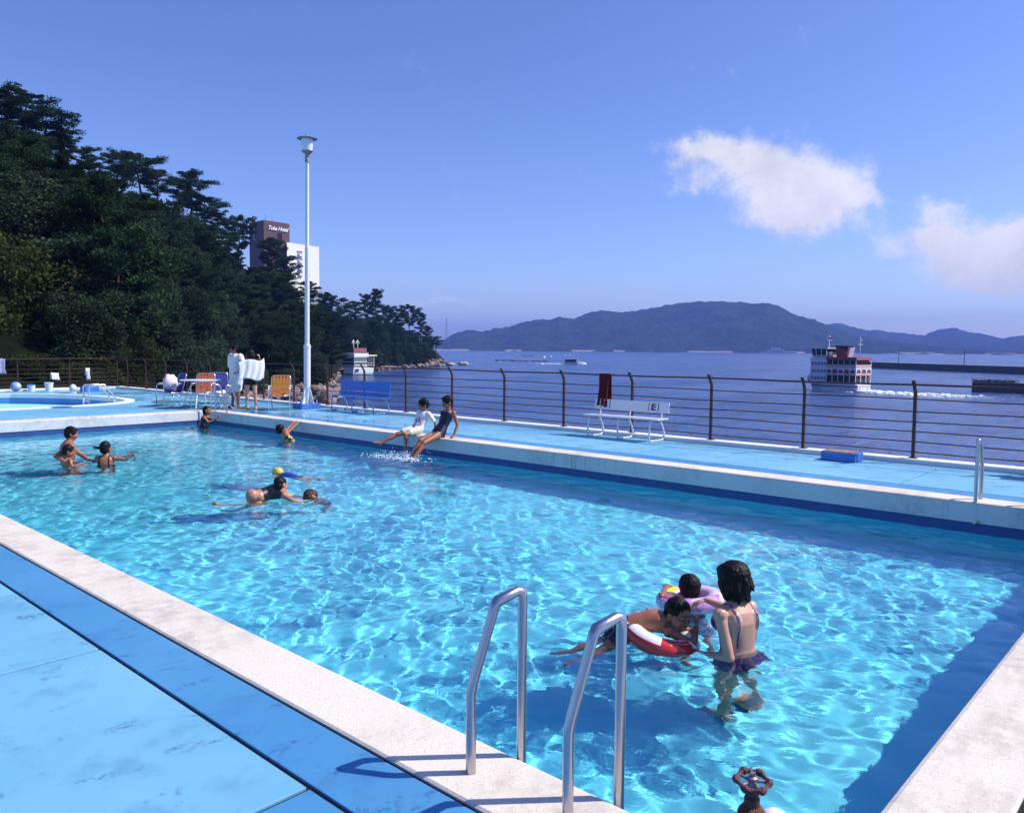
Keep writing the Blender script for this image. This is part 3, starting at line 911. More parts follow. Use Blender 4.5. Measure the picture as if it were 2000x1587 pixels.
def rocks(n, c0, c1, smin, smax, zoff=0.0, dd=(0, 5)):
    global k0
    for i in range(n):
        c = rr.uniform(c0, c1)
        p = ground(c, 0); dist = math.hypot(p.x, p.y) - rr.uniform(*dd)
        q = az(c) * dist; s = rr.uniform(smin, smax)
        v, f = RM[rr.randrange(7)]
        a = rr.uniform(0, 6.28); ca, sa = math.cos(a), math.sin(a)
        w = v * s * np.array([rr.uniform(.8, 1.4), 1, rr.uniform(.7, 1.1)])
        w = np.stack([w[:, 0] * ca - w[:, 1] * sa, w[:, 0] * sa + w[:, 1] * ca, w[:, 2]], 1) + np.array([q.x, q.y, SEA + s * 0.2 + zoff * rr.random()])
        V.append(w); Fc.append(f + k0); k0 += len(v)
rocks(330, 380, 656, 0.35, 1.3, 2.4, (-6, 6)); rocks(40, 420, 650, 1.2, 2.2, 2.0, (-5, 2)); rocks(60, 640, 668, 0.6, 1.6, 1.0, (-4, 30)); rocks(110, 735, 872, 0.6, 1.7, 0.8, (-2, 7)); rocks(34, 832, 868, 1.0, 2.4, 2.6, (-8, 2))
o = link_mesh('shore_rocks', mesh_np('shore_rocks', np.concatenate(V), np.concatenate(Fc), False), M_rock); tag(o, kind='stuff')
BR = [rock_mesh(30 + k, 3) for k in range(4)]
def boulder(px, py, s, k, m, lab, group=None, sz=(1, 1, 1)):
    p = gpt(px, py, SEA)
    v, f = BR[k]
    o = link_mesh('boulder', mesh_np('boulder', v * s * np.array(sz), f, True), m); o.location = (p.x, p.y, SEA + 0.25 * s); tag(o, lab, 'rock', group)
boulder(905, 713, 2.9, 0, M_rockw, 'pale boulder standing alone in the sea off the headland', sz=(1.1, 1.1, .85))
boulder(880, 714, 2.0, 1, M_rockw, 'low pale rock between the headland tip and the lone boulder', sz=(1.8, 1.3, .7))
boulder(846, 706, 4.6, 2, M_rockp, 'ochre cliff block at the tip of the headland', sz=(1.2, 1.2, 1.1))
boulder(828, 704, 4.2, 3, M_rockp, 'ochre rock face left of the headland tip', sz=(1.3, 1.1, .9))
boulder(790, 706, 3.2, 1, M_rock, 'grey rock leaning against the headland below the pines', sz=(.8, .8, 1.3))
boulder(597, 762, 3.4, 2, M_rock, 'large brown rock behind the lamp post on the shore', sz=(1.2, 1.2, .8))
boulder(614, 748, 4.2, 0, M_rock, 'tall brown rock right of the lamp post on the shore', sz=(.9, .9, 1.3))
boulder(632, 782, 1.9, 3, M_rockw, 'pale flat rock at the waterline left of the blue bench', sz=(2.2, 1.6, .6))
boulder(470, 768, 2.6, 1, M_rockw, 'pale rock on the shore behind the standing couple', sz=(1.5, 1.2, .8))

# ---- far hills across the bay
HILL1 = [(700, 686), (820, 676), (868, 662), (889, 649), (916, 643.6), (946, 646), (970, 640), (994, 637), (1018, 628.6), (1054, 622), (1072, 623.5), (1090, 617.5), (1120, 620.5), (1144, 611.5), (1174, 604.6), (1207, 608.5), (1240, 606), (1276, 599.5), (1309, 593.5), (1357, 586.6), (1390, 586), (1431, 588), (1463, 591), (1494, 590.6), (1516, 594.7), (1538, 607), (1564, 618), (1583, 621.5), (1614, 633.4), (1660, 650), (1720, 662), (1800, 672), (1900, 680), (2000, 686), (2080, 688)]
HILL2 = [(1480, 668), (1560, 640), (1595, 634), (1636, 630), (1668, 639), (1696, 644.5), (1715, 642.6), (1734, 648), (1762, 649), (1784, 652), (1803, 653.6), (1829, 642.6), (1860, 638.8), (1888, 646.7), (1929, 653), (1958, 660), (1977, 655.5), (2000, 654.5), (2060, 650), (2120, 640), (2200, 648), (2300, 655)]
g = NG('far_forest')
gpos = g.n('ShaderNodeNewGeometry').outputs['Position']
n1 = g.noise(gpos, 0.011, 8, 0.7); n2 = g.noise(gpos, 0.07, 6, 0.75)
col = g.mix(g.ramp(g.math('ADD', g.math('MULTIPLY', n1, 0.6), g.math('MULTIPLY', n2, 0.5)), 0.42, 0.66), (0.010, 0.020, 0.014), (0.048, 0.066, 0.034))
sp_ = g.n('ShaderNodeSeparateXYZ', {0: gpos})
shore = g.math('MULTIPLY', g.ramp(sp_.outputs[2], SEA + 1.5, SEA + 9.0, 1.0, 0.0), g.ramp(g.noise(gpos, 0.009, 3, 0.5), 0.50, 0.56))
col = g.mix(shore, col, (0.42, 0.38, 0.34))
g.link(col, 'Base Color'); g.b.inputs['Roughness'].default_value = 1.0; g.b.inputs['Specular IOR Level'].default_value = 0.0
g.bump(n2, 1.0, 10.0)
M_far = g.m
def far_hill(tab, d0, d1, step, seed):
    c = tab[0][0]; rows = []
    T = [0, .03] + [.06 + .94 * i / 38 for i in range(39)] + [1.08]
    while c <= tab[-1][0]:
        y = lerp_tab(tab, c); a = az(c)
        zr = max(SEA - 4, elev(c, y, d1) - 4)
        r = []
        for t in T:
            d = d0 + (d1 - d0) * t; p = a * d
            if t <= 1:
                s = t ** 0.85
                z = SEA - 1.0 + (zr - SEA) * s
                k = min(1, t * 3) * min(1.0, max(0.0, (zr - SEA) / 60))
                z += k * (1 - t * 0.9) * 26 * (mnoise.noise(Vector((p.x / 260 + seed, p.y / 260, 0))) + 0.5 * mnoise.noise(Vector((p.x / 90, p.y / 90, seed))))
                z += min(1, t * 6) * 7.0 * max(0.0, mnoise.noise(Vector((p.x / 22 + seed, p.y / 22, 3.0))) + 0.25) * min(1, max(0, zr - SEA) / 20)
            else:
                z = zr - 60
            r.append((p.x, p.y, z))
        rows.append(r); c += step
    vv = [p for r in rows for p in r]; m_ = len(T)
    ff = [(i * m_ + j, (i + 1) * m_ + j, (i + 1) * m_ + j + 1, i * m_ + j + 1) for i in range(len(rows) - 1) for j in range(m_ - 1)]
    o = link_mesh('hills', mesh_np('hills', vv, ff), M_far); tag(o, kind='structure')
far_hill(HILL1, 3000, 3700, 2.5, 3.0)
far_hill(HILL2, 4300, 5600, 2.5, 8.0)

# ================================================================== FURNITURE AND FITTINGS
M_rail = mat('fence_brown_paint', (0.035, 0.018, 0.020), 0.55, var=0.4, vscale=12, col2=(0.09, 0.035, 0.028))
M_railr = mat('fence_red_brown_paint', (0.055, 0.016, 0.020), 0.5, var=0.4, vscale=12)
M_steel = mat('brushed_steel', (0.52, 0.50, 0.54), 0.30, 1.0, var=0.12, vscale=30, bump=0.05, bscale=200, stretch=(1, 1, 0.1))
M_alu = mat('aluminium_tube', (0.75, 0.75, 0.78), 0.32, 1.0)
M_white = mat('white_gloss_paint', (0.78, 0.79, 0.80), 0.35, var=0.12, vscale=14)
M_blue = mat('blue_bench_paint', (0.045, 0.20, 0.66), 0.4, var=0.25, vscale=6)
M_bluel = mat('light_blue_tube_paint', (0.10, 0.38, 0.78), 0.4, var=0.3, vscale=8)
M_plinth = mat('blue_plinth_paint', (0.06, 0.22, 0.66), 0.55, var=0.35, vscale=7, bump=0.2, bscale=60)
M_rust = mat('rust', (0.17, 0.065, 0.04), 0.8, var=0.65, vscale=22, bump=0.5, bscale=120, col2=(0.05, 0.022, 0.02))
M_rustred = mat('worn_red_paint', (0.17, 0.05, 0.055), 0.55, var=0.6, vscale=60, bump=0.5, bscale=140, col2=(0.055, 0.022, 0.028))
M_brass = mat('brass_fitting', (0.55, 0.42, 0.25), 0.4, 0.8, var=0.5, vscale=40)
M_dark = mat('dark_metal', (0.03, 0.03, 0.04), 0.5)
M_pvc = mat('white_pvc', (0.82, 0.82, 0.82), 0.35)

# ---- railings
RZS = (0.93, 0.755, 0.60, 0.455, 0.305, 0.16)
def fence(name, label, p, q, inward, n_posts, m, posts_at=None):
    p = Vector(p); q = Vector(q); d = (q - p); L = d.length; d.normalize(); inw = Vector(inward)
    root = thing(name, label, 'railing', p)
    def rail(z, off, r):
        seg = [(p + d * (L * i / 24) + inw * off + Vector((0, 0, z + 0.006 * math.sin(i * 1.7 + z * 9)))) for i in range(25)]
        MB().tube(seg, r, 8).build('rail', m, root, smooth=True, world=True)
    rail(1.14, 0.12, 0.0145)
    for z in RZS: rail(z, 0.0, 0.009)
    first = None
    for s in (posts_at if posts_at else [L * i / (n_posts - 1) for i in range(n_posts)]):
        b = p + d * s
        if first is None:
            mb = MB()
            t = 0.022
            prof = [(0, 0.0), (0, 0.94), (0.02, 0.985), (0.12, 1.135)]
            rings = [[Vector((0, 0, z)) + inw * a + d * t * sx + inw * t * 0.8 * sy for sx, sy in ((-1, -1), (1, -1), (1, 1), (-1, 1))] for a, z in prof]
            mb.loft(rings)
            mb.box((0, 0, 0.004), (0.11, 0.11, 0.012), Matrix.Rotation(math.atan2(d.y, d.x), 3, 'Z'))
            first = mb.build('post', m, root)
            first.location = b - p + Vector((0, 0, 0.07))
        else:
            o = first.copy(); COL.objects.link(o); o.parent = root; o.location = b - p + Vector((0, 0, 0.07))
    return root
YP = [3.49 + 1.635 * k for k in range(-5, 18)]
fence('railing', 'dark brown pipe railing with bent-in posts between the pool deck and the open sea', (12.5, -6.0, 0), (12.5, YP[13] - 0.02, 0), (-1, 0, 0), 0, M_rail, [y + 6.0 for y in YP if y < YP[13] - 0.1 and y > -6])
fence('railing', 'red-brown railing behind the folding chairs, next to the wooded shore', (12.5, YP[13], 0), (12.5, 32.15, 0), (-1, 0, 0), 0, M_railr, [y - YP[13] for y in YP[13:] if y < 32.0])
fence('railing', 'red-brown railing behind the paddling pool, below the trees', (12.46, 32.15, 0), (-8.0, 32.15, 0), (0, -1, 0), 13, M_railr)

# ---- pool ladders: two bent steel handrails and the treads between them
def handrail(b, dirn, z_low=-1.15, top=0.668, joint=0.335, r=0.0195):
    """b: foot of the deck-side post, dirn: towards the water"""
    b = Vector(b); d = Vector(dirn); Z = Vector((0, 0, 1))
    pts = [b + Z * 0.0, b + Z * (joint - 0.02), b + Z * (joint + 0.0) + d * 0.004, b + d * 0.012 + Z * (joint + 0.03),
           b + d * 0.098 + Z * (top - 0.06), b + d * 0.105 + Z * (top - 0.035), b + d * 0.118 + Z * (top - 0.018),
           b + d * 0.215 + Z * (top + 0.008), b + d * 0.232 + Z * (top + 0.002), b + d * 0.238 + Z * (top - 0.022), b + d * 0.238 + Z * (top - 0.05), b + d * 0.238 + Z * z_low]
    return MB().tube(pts, r, 16)
def pool_ladder(label, b0, b1, d, group='steel pool ladders', m=None, treads=True, **k):
    m = m or M_steel
    root = thing('pool_ladder', label, 'ladder', b0, 0, group)
    for b in (b0, b1):
        h = handrail(b, d, **k).build('handrail', m, root, smooth=True, world=True, auto=50); recv(h)
        if not treads:
            e = Vector(b) + Vector(d) * 0.25 + Vector((0, 0, k.get('z_low', -.2) + 0.03))
            MB().tube([e - root.location, e + Vector(d) * -0.02 - root.location], [0.03, 0.03], 12).ell(e - root.location + Vector((0, -.045, 0)), .026).build('wall_fitting', M_brass, root, smooth=True)
    b0 = Vector(b0); b1 = Vector(b1); d = Vector(d)
    for z in ((-0.5, -0.78, -1.06) if treads else ()):
        mb = MB(); c = (b0 + b1) / 2 + d * 0.238 + Vector((0, 0, z))
        mb.box(c, (0.075, (b1 - b0).length, 0.028)); t = mb.build('tread', m, root, world=True, bevel=0.006); recv(t)
    return root
pool_ladder('steel ladder rails at the near edge of the pool, next to the rusty valve', (2.07, 2.095, 0), (2.085, 1.635, 0), (0.97, -0.22, 0))
pool_ladder('steel ladder rails on the far edge at the right frame side, behind the swimmers', (9.93, 2.06, 0), (9.93, 1.52, 0), (-1, 0, 0), treads=False, z_low=-.24)
pool_ladder('steel ladder rails in the far left pool corner, beside a climbing child', (9.95, 19.0, 0), (9.95, 18.42, 0), (-1, 0, 0), treads=False, z_low=-.24)
# paddling-pool ladder
root = thing('pool_ladder', 'small white ladder in the paddling pool', 'ladder', (8.3, 23.8, -0.4), 0, 'steel pool ladders')
for dy in (0.0, -0.42):
    q = [Vector((x, dy, z)) for x, z in ((0, 0), (0, 0.90), (0.02, 0.93), (0.40, 0.94), (0.43, 0.92), (0.66, 0.62), (0.67, 0.58), (0.67, 0.0))]
    recv(MB().tube(q, 0.02, 10).build('handrail', M_alu, root, smooth=True))
for z in (0.25, 0.5): MB().box((0.0, -0.21, z), (0.06, 0.42, 0.03)).build('tread', M_alu, root)

# ---- rusty valve and white pipe in the near right corner of the deck
root = thing('gate_valve', 'rusty valve with a red six-lobed handwheel in the near corner of the pool deck', 'valve', (1.555, 0.722, 0.0))
body = MB().lathe([(0.017, 0.0), (0.017, 0.50), (0.030, 0.505), (0.030, 0.535), (0.034, 0.54), (0.034, 0.622), (0.030, 0.634), (0.030, 0.640), (0.021, 0.652), (0.0165, 0.655), (0.0165, 0.672), (0.0135, 0.674), (0.0135, 0.692), (0.008, 0.692), (0.008, 0.716)], (0, 0, 0), 12).build('valve_body', M_rust, root, smooth=True, auto=35)
MB().lathe([(0.05, 0.0), (0.05, 0.008), (0.02, 0.012)], (0, 0, 0), 16).build('base_flange', M_rust, root)
wm = MB(); R6 = 0.0305; N = 48
wc = Vector((0, 0, 0.708)); tilt = Matrix.Rotation(rad(-7), 3, 'Y') @ Matrix.Rotation(rad(5), 3, 'X')
pts = []; rs = []
for i in range(N):
    a = 2 * math.pi * i / N; k = 0.5 + 0.5 * math.cos(6 * a)
    pts.append(wc + tilt @ Vector(((R6 + 0.0035 * k) * math.cos(a), (R6 + 0.0035 * k) * math.sin(a), 0))); rs.append(0.0046 + 0.0042 * k ** 2)
wm.tube(pts, rs, 10, closed=True)
wheel = wm.build('handwheel', M_rustred, root, smooth=True)
sp = MB()
for i in range(5):
    a = 2 * math.pi * i / 5 + 0.3
    sp.tube([wc, wc + tilt @ Vector((R6 * math.cos(a), R6 * math.sin(a), 0.0))], [0.0042, 0.0034], 8)
sp.lathe([(0.011, -0.008), (0.011, 0.008), (0.006, 0.011), (0.006, 0.018)], wc, 8)
spoke = sp.build('spokes', mat('worn_bare_metal', (0.42, 0.36, 0.40), 0.45, 0.6, var=0.5, vscale=80, col2=(0.12, 0.05, 0.05)), wheel, smooth=True, auto=40)
root = thing('vent_pipe', 'white plastic pipe with a domed cap beside the rusty valve', 'pipe', (1.600, 0.690, -0.022))
MB().lathe([(0.028, 0.022), (0.028, 0.60)], n=20).build('pipe', M_pvc, root, smooth=True, auto=40)
MB().lathe([(0.036, 0.59), (0.038, 0.625)] + [(0.038 * math.cos(a), 0.625 + 0.034 * math.sin(a)) for a in (0.2, 0.5, 0.8, 1.1, 1.35, 1.5)], n=28).build('cap', M_pvc, root, smooth=True)

# ---- benches (facing the pool, back to the railing); local: X towards the sea, Y along
def bench(label, loc, L, mt, mp, boards, logo=None, group='park benches along the railing', seat_z=0.40):
    root = thing('bench', label, 'bench', loc, 0, group)
    for y in (-L / 2 + 0.14, 0.0, L / 2 - 0.14):
        q = [(0.0, seat_z - 0.02), (-0.03, seat_z - 0.1), (-0.04, 0.05), (-0.02, 0.018), (0.04, 0.016), (0.30, 0.016), (0.40, 0.02), (0.445, 0.05), (0.45, 0.11), (0.41, 0.22), (0.34, 0.33), (0.335, 0.40), (0.355, 0.47), (0.40, boards[-1][1] - 0.02)]
        MB().tube([Vector((x, y, z)) for x, z in q], 0.0165, 10).build('leg_frame', mt, root, smooth=True)
        MB().box((0.18, y, seat_z - 0.022), (0.36, 0.03, 0.02)).build('seat_bracket', mt, root)
    for k in range(3):
        MB().box((0.045 + k * 0.13, 0, seat_z), (0.115, L, 0.022)).build('seat_board', mp, root, bevel=0.004)
    for z0, z1 in boards:
        x = 0.352 + 0.12 * (z0 + z1 - 0.9) / 2
        b = MB().box((0, 0, 0), (0.02, L, z1 - z0)).build('back_board', mp, root, bevel=0.004)
        b.location = (x + 0.006, 0, (z0 + z1) / 2); b.rotation_euler = (0, rad(9), 0)
        if logo:
            logo(b, z1 - z0, L)
    return root
def round_logo(board, h, L):
    """a round red-white-blue emblem between two brackets, twice along the board"""
    mr = mat('logo_red', (0.62, 0.03, 0.05), 0.4); mbl = mat('logo_blue', (0.012, 0.03, 0.22), 0.4); mw = mat('logo_white', (0.8, 0.8, 0.8), 0.4)
    R = h * 0.36; x0 = -0.0115
    for yc in (L / 2 - 0.245, -L / 2 + 0.315):
        def poly(pts, m, x, nm):
            mb = MB(); n = len(pts)
            vs = [(x, yc + a, b) for a, b in pts] + [(x + 0.003, yc + a, b) for a, b in pts]
            mb.add(vs, [tuple(range(n)), tuple(range(2 * n - 1, n - 1, -1))] + [(i, (i + 1) % n, n + (i + 1) % n, n + i) for i in range(n)])
            return mb.build(nm, m, board)
        disc = [(R * 1.08 * math.cos(2 * math.pi * i / 40), R * 1.08 * math.sin(2 * math.pi * i / 40)) for i in range(40)]
        poly(disc, mw, x0 - 0.001, 'emblem')
        for sgn, m, nm in ((1, mr, 'emblem_top'), (-1, mbl, 'emblem_bottom')):
            pts = [(R * math.cos(a), R * math.sin(a)) for a in np.linspace(0.42, math.pi - 0.42, 18)]
            lo = [(-R * math.cos(0.42) + 2 * R * math.cos(0.42) * t, R * (0.40 + 0.16 * math.sin((t * 2 * math.pi) if sgn > 0 else (t * 2 * math.pi + math.pi)) * sgn)) for t in np.linspace(0.06, 0.94, 12)]
            poly([(a, sgn * b) for a, b in pts + lo], m, x0 - 0.0035, nm)
        # bracket bars either side, red at one edge and blue at the other
        for sgn in (-1, 1):
            a0 = R * 1.28; a1 = R * 1.62; hh = R * 1.1; t = R * 0.24
            pts = [(sgn * a0, hh), (sgn * a1, hh), (sgn * a1, -hh), (sgn * a0, -hh), (sgn * a0, -hh + t * 0.6), (sgn * (a1 - t), -hh + t), (sgn * (a1 - t), hh - t), (sgn * a0, hh - t * 0.6)]
            poly(pts, mr if sgn > 0 else mbl, x0 - 0.001, 'emblem_bracket')
        cu = bpy.data.curves.new('lettering', 'FONT'); cu.body = 'PEPSI'; cu.size = R * 0.62; cu.align_x = 'CENTER'; cu.align_y = 'CENTER'; cu.extrude = 0.0012; cu.offset = 0.002
        to = bpy.data.objects.new('lettering_tmp', cu); COL.objects.link(to)
        bpy.context.view_layer.update()
        me = bpy.data.meshes.new_from_object(to.evaluated_get(bpy.context.evaluated_depsgraph_get()))
        bpy.data.objects.remove(to, do_unlink=True)
        o = link_mesh('lettering', me, mbl, board)
        o.location = (x0 - 0.004, yc, 0); o.rotation_euler = (rad(90), 0, rad(-90))
bench('white bench with two round emblems on its backrest, against the railing', (11.90, 8.27, 0), 1.62, M_white, M_white, [(0.50, 0.685)], round_logo)
bench('blue bench with a two-board backrest beside the lamp post', (11.98, 16.35, 0), 2.0, M_bluel, M_blue, [(0.42, 0.50), (0.53, 0.77)])
bench('blue bench cut off by the right edge of the photo', (11.98, 0.98, 0), 2.0, M_bluel, M_blue, [(0.42, 0.50), (0.53, 0.77)])

# ---- red towel on the railing
def cloth(name, label, cat, c, wdir, w, h_front, h_back, m, drop=(-1, 0, 0), seed=1, thick=0.012, group=None, fold=0.02):
    """a cloth hung over a rail: front flap, over the top, back flap"""
    c = Vector(c); wd = Vector(wdir).normalized(); dn = Vector(drop).normalized()
    prof = [(-0.022, -h_back), (-0.025, -h_back * 0.5), (-0.022, -0.03), (-0.012, 0.012), (0.0, 0.021), (0.012, 0.012), (0.024, -0.03)] + [(0.026 + 0.012 * k, -h_front * k / 8) for k in range(1, 9)]
    nw = 14; rows = []
    for i in range(nw + 1):
        u = i / nw - 0.5
        r = []
        for a, z in prof:
            wv = fold * math.sin(u * 17 + seed) * min(1, abs(z) * 4) + 0.6 * fold * math.sin(u * 31 + seed * 3) * min(1, abs(z) * 3)
            nar = 1.0 - 0.16 * math.sin(min(1, abs(z) / max(h_front, .01)) * math.pi) * (1 if a > 0 else 0)
            r.append(c + wd * (u * w * nar + 0.03 * abs(z) * math.sin(seed * 2.0)) + dn * (a + wv * (1 if a > 0 else -0.5)) + Vector((0, 0, z)))
        rows.append(r)
    vs = [p - c for r in rows for p in r]; k = len(prof)
    fs = [(i * k + j, (i + 1) * k + j, (i + 1) * k + j + 1, i * k + j + 1) for i in range(nw) for j in range(k - 1)]
    me = mesh_np(name, [tuple(p) for p in vs], fs)
    o = link_mesh(name, me, m); o.location = c
    s = o.modifiers.new('thick', 'SOLIDIFY'); s.thickness = thick; s.offset = 0
    return tag(o, label, cat, group)
M_redt = mat('red_terry', (0.20, 0.012, 0.022), 0.95, var=0.5, vscale=60, bump=0.8, bscale=400)
cloth('towel', 'dark red towel hanging over the railing above the white bench', 'towel', (12.38, 8.93, 1.142), (0, 1, 0), 0.25, 0.58, 0.5, M_redt, seed=2)

# ---- lamp post on its plinth
root = thing('lamp_post', 'tall white lamp post with a hat-shaped lamp on a blue plinth', 'lamp post', (11.96, 18.36, 0))
MB().b2((-0.30, -0.20, 0.0), (0.30, 0.24, 0.13)).build('plinth', M_plinth, root, bevel=0.012)
bolts = MB()
lean = Vector((0.058, -0.063, 0))
def lp(z): return lean * (z / 7.0) + Vector((0, 0, z))
pole = MB().tube([lp(z) for z in (0.12, 1.62, 1.66, 1.70, 4.20, 4.23, 4.27, 6.55)], [0.088, 0.088, 0.086, 0.062, 0.060, 0.058, 0.047, 0.045], 20).build('pole', M_white, root, smooth=True, auto=30)
MB().tube([lp(z) for z in (1.60, 1.68)], 0.094, 20).build('collar', M_white, root, smooth=True, auto=30)
for k in range(4):
    a = k * math.pi / 2 + 0.4; d = Vector((math.cos(a), math.sin(a), 0)); s = Vector((-d.y, d.x, 0)) * 0.008
    v = [d * 0.07 + Vector((0, 0, 0.13)), d * 0.23 + Vector((0, 0, 0.13)), d * 0.21 + Vector((0, 0, 0.16)), d * 0.08 + Vector((0, 0, 0.62))]
    MB().add([p + s for p in v] + [p - s for p in v], [(0, 1, 2, 3), (7, 6, 5, 4), (0, 4, 5, 1), (1, 5, 6, 2), (2, 6, 7, 3), (3, 7, 4, 0)]).build('gusset', M_white, root)
for dx, dy in ((.22, -.13), (.26, -.08), (.22, .16), (-.24, .14), (-.24, -.13)):
    MB().lathe([(0.014, 0.125), (0.014, 0.20), (0.007, 0.202), (0.007, 0.225)], (dx, dy, 0), 8).build('anchor_bolt', M_alu, root)
top = lp(6.55)
MB().lathe([(0.062, -0.12), (0.062, -0.03), (0.055, -0.02), (0.055, 0.02), (0.062, 0.03), (0.055, 0.06), (0.07, 0.10), (0.14, 0.15), (0.15, 0.17)], top, 20).build('neck', mat('weathered_neck', (0.42, 0.34, 0.36), 0.5, var=0.6, vscale=25, col2=(0.16, 0.07, 0.05)), root, smooth=True, auto=35)
MB().lathe([(0.125, 0.165), (0.132, 0.19), (0.148, 0.36), (0.152, 0.47)], top, 28).build('lamp_shade', mat('opal_glass', (0.80, 0.80, 0.82), 0.25), root, smooth=True, auto=40)
MB().lathe([(0.0, 0.60), (0.02, 0.60), (0.03, 0.575), (0.10, 0.555), (0.245, 0.50), (0.262, 0.485), (0.255, 0.475), (0.1, 0.475), (0.0, 0.475)][::-1], top, 32).build('lamp_hat', mat('hat_paint', (0.20, 0.21, 0.25), 0.45), root, smooth=True, auto=30)

# ---- loose plinth near the right (lamp foot without its lamp)
def plinth(label, loc, rz, d, top=True):
    root = thing('plinth', label, 'plinth', loc, rz, 'blue concrete plinths')
    w, l, h = d
    MB().prism([(-w / 2, -l / 2), (w / 2 - 0.03, -l / 2), (w / 2, -l / 2 + 0.05), (w / 2, l / 2), (-w / 2 + 0.04, l / 2), (-w / 2, l / 2 - 0.05)], 0, h).build('block', M_plinth, root, bevel=0.012)
    if top: MB().box((0, 0.02, h + 0.006), (w * 0.86, l * 0.84, 0.014)).build('cover_plate', mat('rust_plate', (0.42, 0.30, 0.24), 0.85, var=0.5, vscale=9, col2=(0.20, 0.11, 0.08)), root)
    return root
plinth('blue plinth with a rusty cover plate at the foot of the railing', (12.0, 4.33, 0), 0.0, (0.36, 0.52, 0.13))
plinth('low blue plinth behind the paddling pool ladder', (10.75, 30.2, 0), 0.0, (0.5, 0.55, 0.17), False)

# ---- folding lawn chairs with woven straps
def lawn_chair(label, loc, rz, mw, group='folding lawn chairs'):
    root = thing('lawn_chair', label, 'chair', loc, rz, group)
    w = 0.262; r = 0.0125
    for s in (-1, 1):
        MB().tube([Vector(p) for p in ((s * w, 0.30, 0.0), (s * w, 0.285, 0.55), (s * w, 0.26, 0.585), (s * w, -0.18, 0.60))], r, 8).build('front_leg', M_alu, root, smooth=True)
        MB().tube([Vector(p) for p in ((s * (w - .03), -0.33, 0.0), (s * (w - .03), -0.05, 0.36))], r, 8).build('rear_leg', M_alu, root, smooth=True)
        MB().box((s * w, 0.03, 0.615), (0.05, 0.40, 0.018)).build('armrest', M_white, root, bevel=0.006)
    MB().tube([Vector(p) for p in ((-w + .03, 0.25, 0.37), (w - .03, 0.25, 0.37), (w - .03, -0.2, 0.35), (-w + .03, -0.2, 0.35))], r, 8, closed=True).build('seat_frame', M_alu, root, smooth=True)
    def bp(x, t): return Vector((x, -0.20 - 0.14 * t, 0.35 + 0.53 * t))
    q = [bp(-w + .02, 0), bp(-w + .02, .85), bp(-w + .03, .93), bp(-w + .07, .985), bp(-w + .12, 1.0), bp(w - .12, 1.0), bp(w - .07, .985), bp(w - .03, .93), bp(w - .02, .85), bp(w - .02, 0)]
    MB().tube(q, r, 8).build('back_frame', M_alu, root, smooth=True)
    mb = MB(); a = math.atan2(0.14, 0.53)
    for i in range(5):
        x = -0.168 + i * 0.084
        mb.box(bp(x, 0.5) + Vector((0, 0.014, 0)), (0.056, 0.004, 0.575), Matrix.Rotation(a, 3, 'X'))
        mb.box((x, 0.025, 0.375 + (-0.02 if i in (1, 2, 3) else 0)), (0.056, 0.48, 0.004))
    for i in range(6):
        mb.box(bp(0, 0.10 + i * 0.142) + Vector((0, 0.018 - 0.008 * (i % 2), 0)), (0.47, 0.004, 0.062), Matrix.Rotation(a, 3, 'X'))
        mb.box((0, -0.16 + i * 0.078, 0.370 - 0.012 * math.sin(i * 0.6)), (0.47, 0.062, 0.004))
    mb.build('webbing', mw, root)
    return root
M_orange = mat('orange_webbing', (0.62, 0.27, 0.045), 0.7, var=0.3, vscale=30, col2=(0.50, 0.17, 0.03))
M_redor = mat('red_orange_webbing', (0.72, 0.22, 0.07), 0.7, var=0.3, vscale=30, col2=(0.55, 0.12, 0.05))
M_navy = mat('blue_webbing', (0.05, 0.07, 0.32), 0.7, var=0.3, vscale=30)
FACE = math.atan2(-0.74, -0.67) - math.pi / 2
lawn_chair('orange folding lawn chair standing alone between the couple and the lamp post', (11.17, 18.38, 0.0), FACE + 0.1, M_orange)
lawn_chair('red-orange folding lawn chair behind the white table', (10.40, 21.0, 0.003), FACE + 0.05, M_redor)
lawn_chair('blue folding chair with a bag on its seat, left of the white table', (9.75, 21.55, 0.003), FACE - 0.9, M_navy)
lawn_chair('blue folding chair hidden behind the table, at the red-brown railing', (11.15, 21.55, 0.003), FACE + 0.3, M_navy)

# ---- table, folding stools
root = thing('folding_table', 'white folding table with splayed tube legs beside the lawn chairs', 'table', (9.95, 20.25, 0.003), 0.5)
MB().lathe([(0.50, 0.722), (0.515, 0.73), (0.515, 0.745), (0.50, 0.75)], n=36).build('table_top', M_white, root, smooth=True, auto=30)
for k in range(4):
    a = k * math.pi / 2 + 0.35; c, s = math.cos(a), math.sin(a)
    MB().tube([Vector((0.20 * c, 0.20 * s, 0.72)), Vector((0.47 * c, 0.47 * s, 0.06)), Vector((0.49 * c, 0.49 * s, 0.0))], 0.014, 8).build('leg', M_alu if k % 2 else M_white, root, smooth=True)
def stool(label, loc, rz):
    root = thing('folding_stool', label, 'stool', loc, rz, 'folding stools by the table')
    for s in (-1, 1):
        MB().tube([Vector((s * .19, -0.22, 0)), Vector((s * .19, 0.2, 0.42))], 0.012, 8).build('leg', M_white, root, smooth=True)
        MB().tube([Vector((s * .17, 0.22, 0)), Vector((s * .17, -0.2, 0.42))], 0.012, 8).build('leg', M_alu, root, smooth=True)
    mb = MB()
    mb.loft([[Vector((-.19, y, 0.425 - 0.06 * math.cos(y * 7.5))), Vector((.19, y, 0.425 - 0.06 * math.cos(y * 7.5))), Vector((.19, y, 0.43 - 0.06 * math.cos(y * 7.5))), Vector((-.19, y, 0.43 - 0.06 * math.cos(y * 7.5)))] for y in np.linspace(-.21, .21, 9)])
    mb.build('seat', M_white, root)
    return root
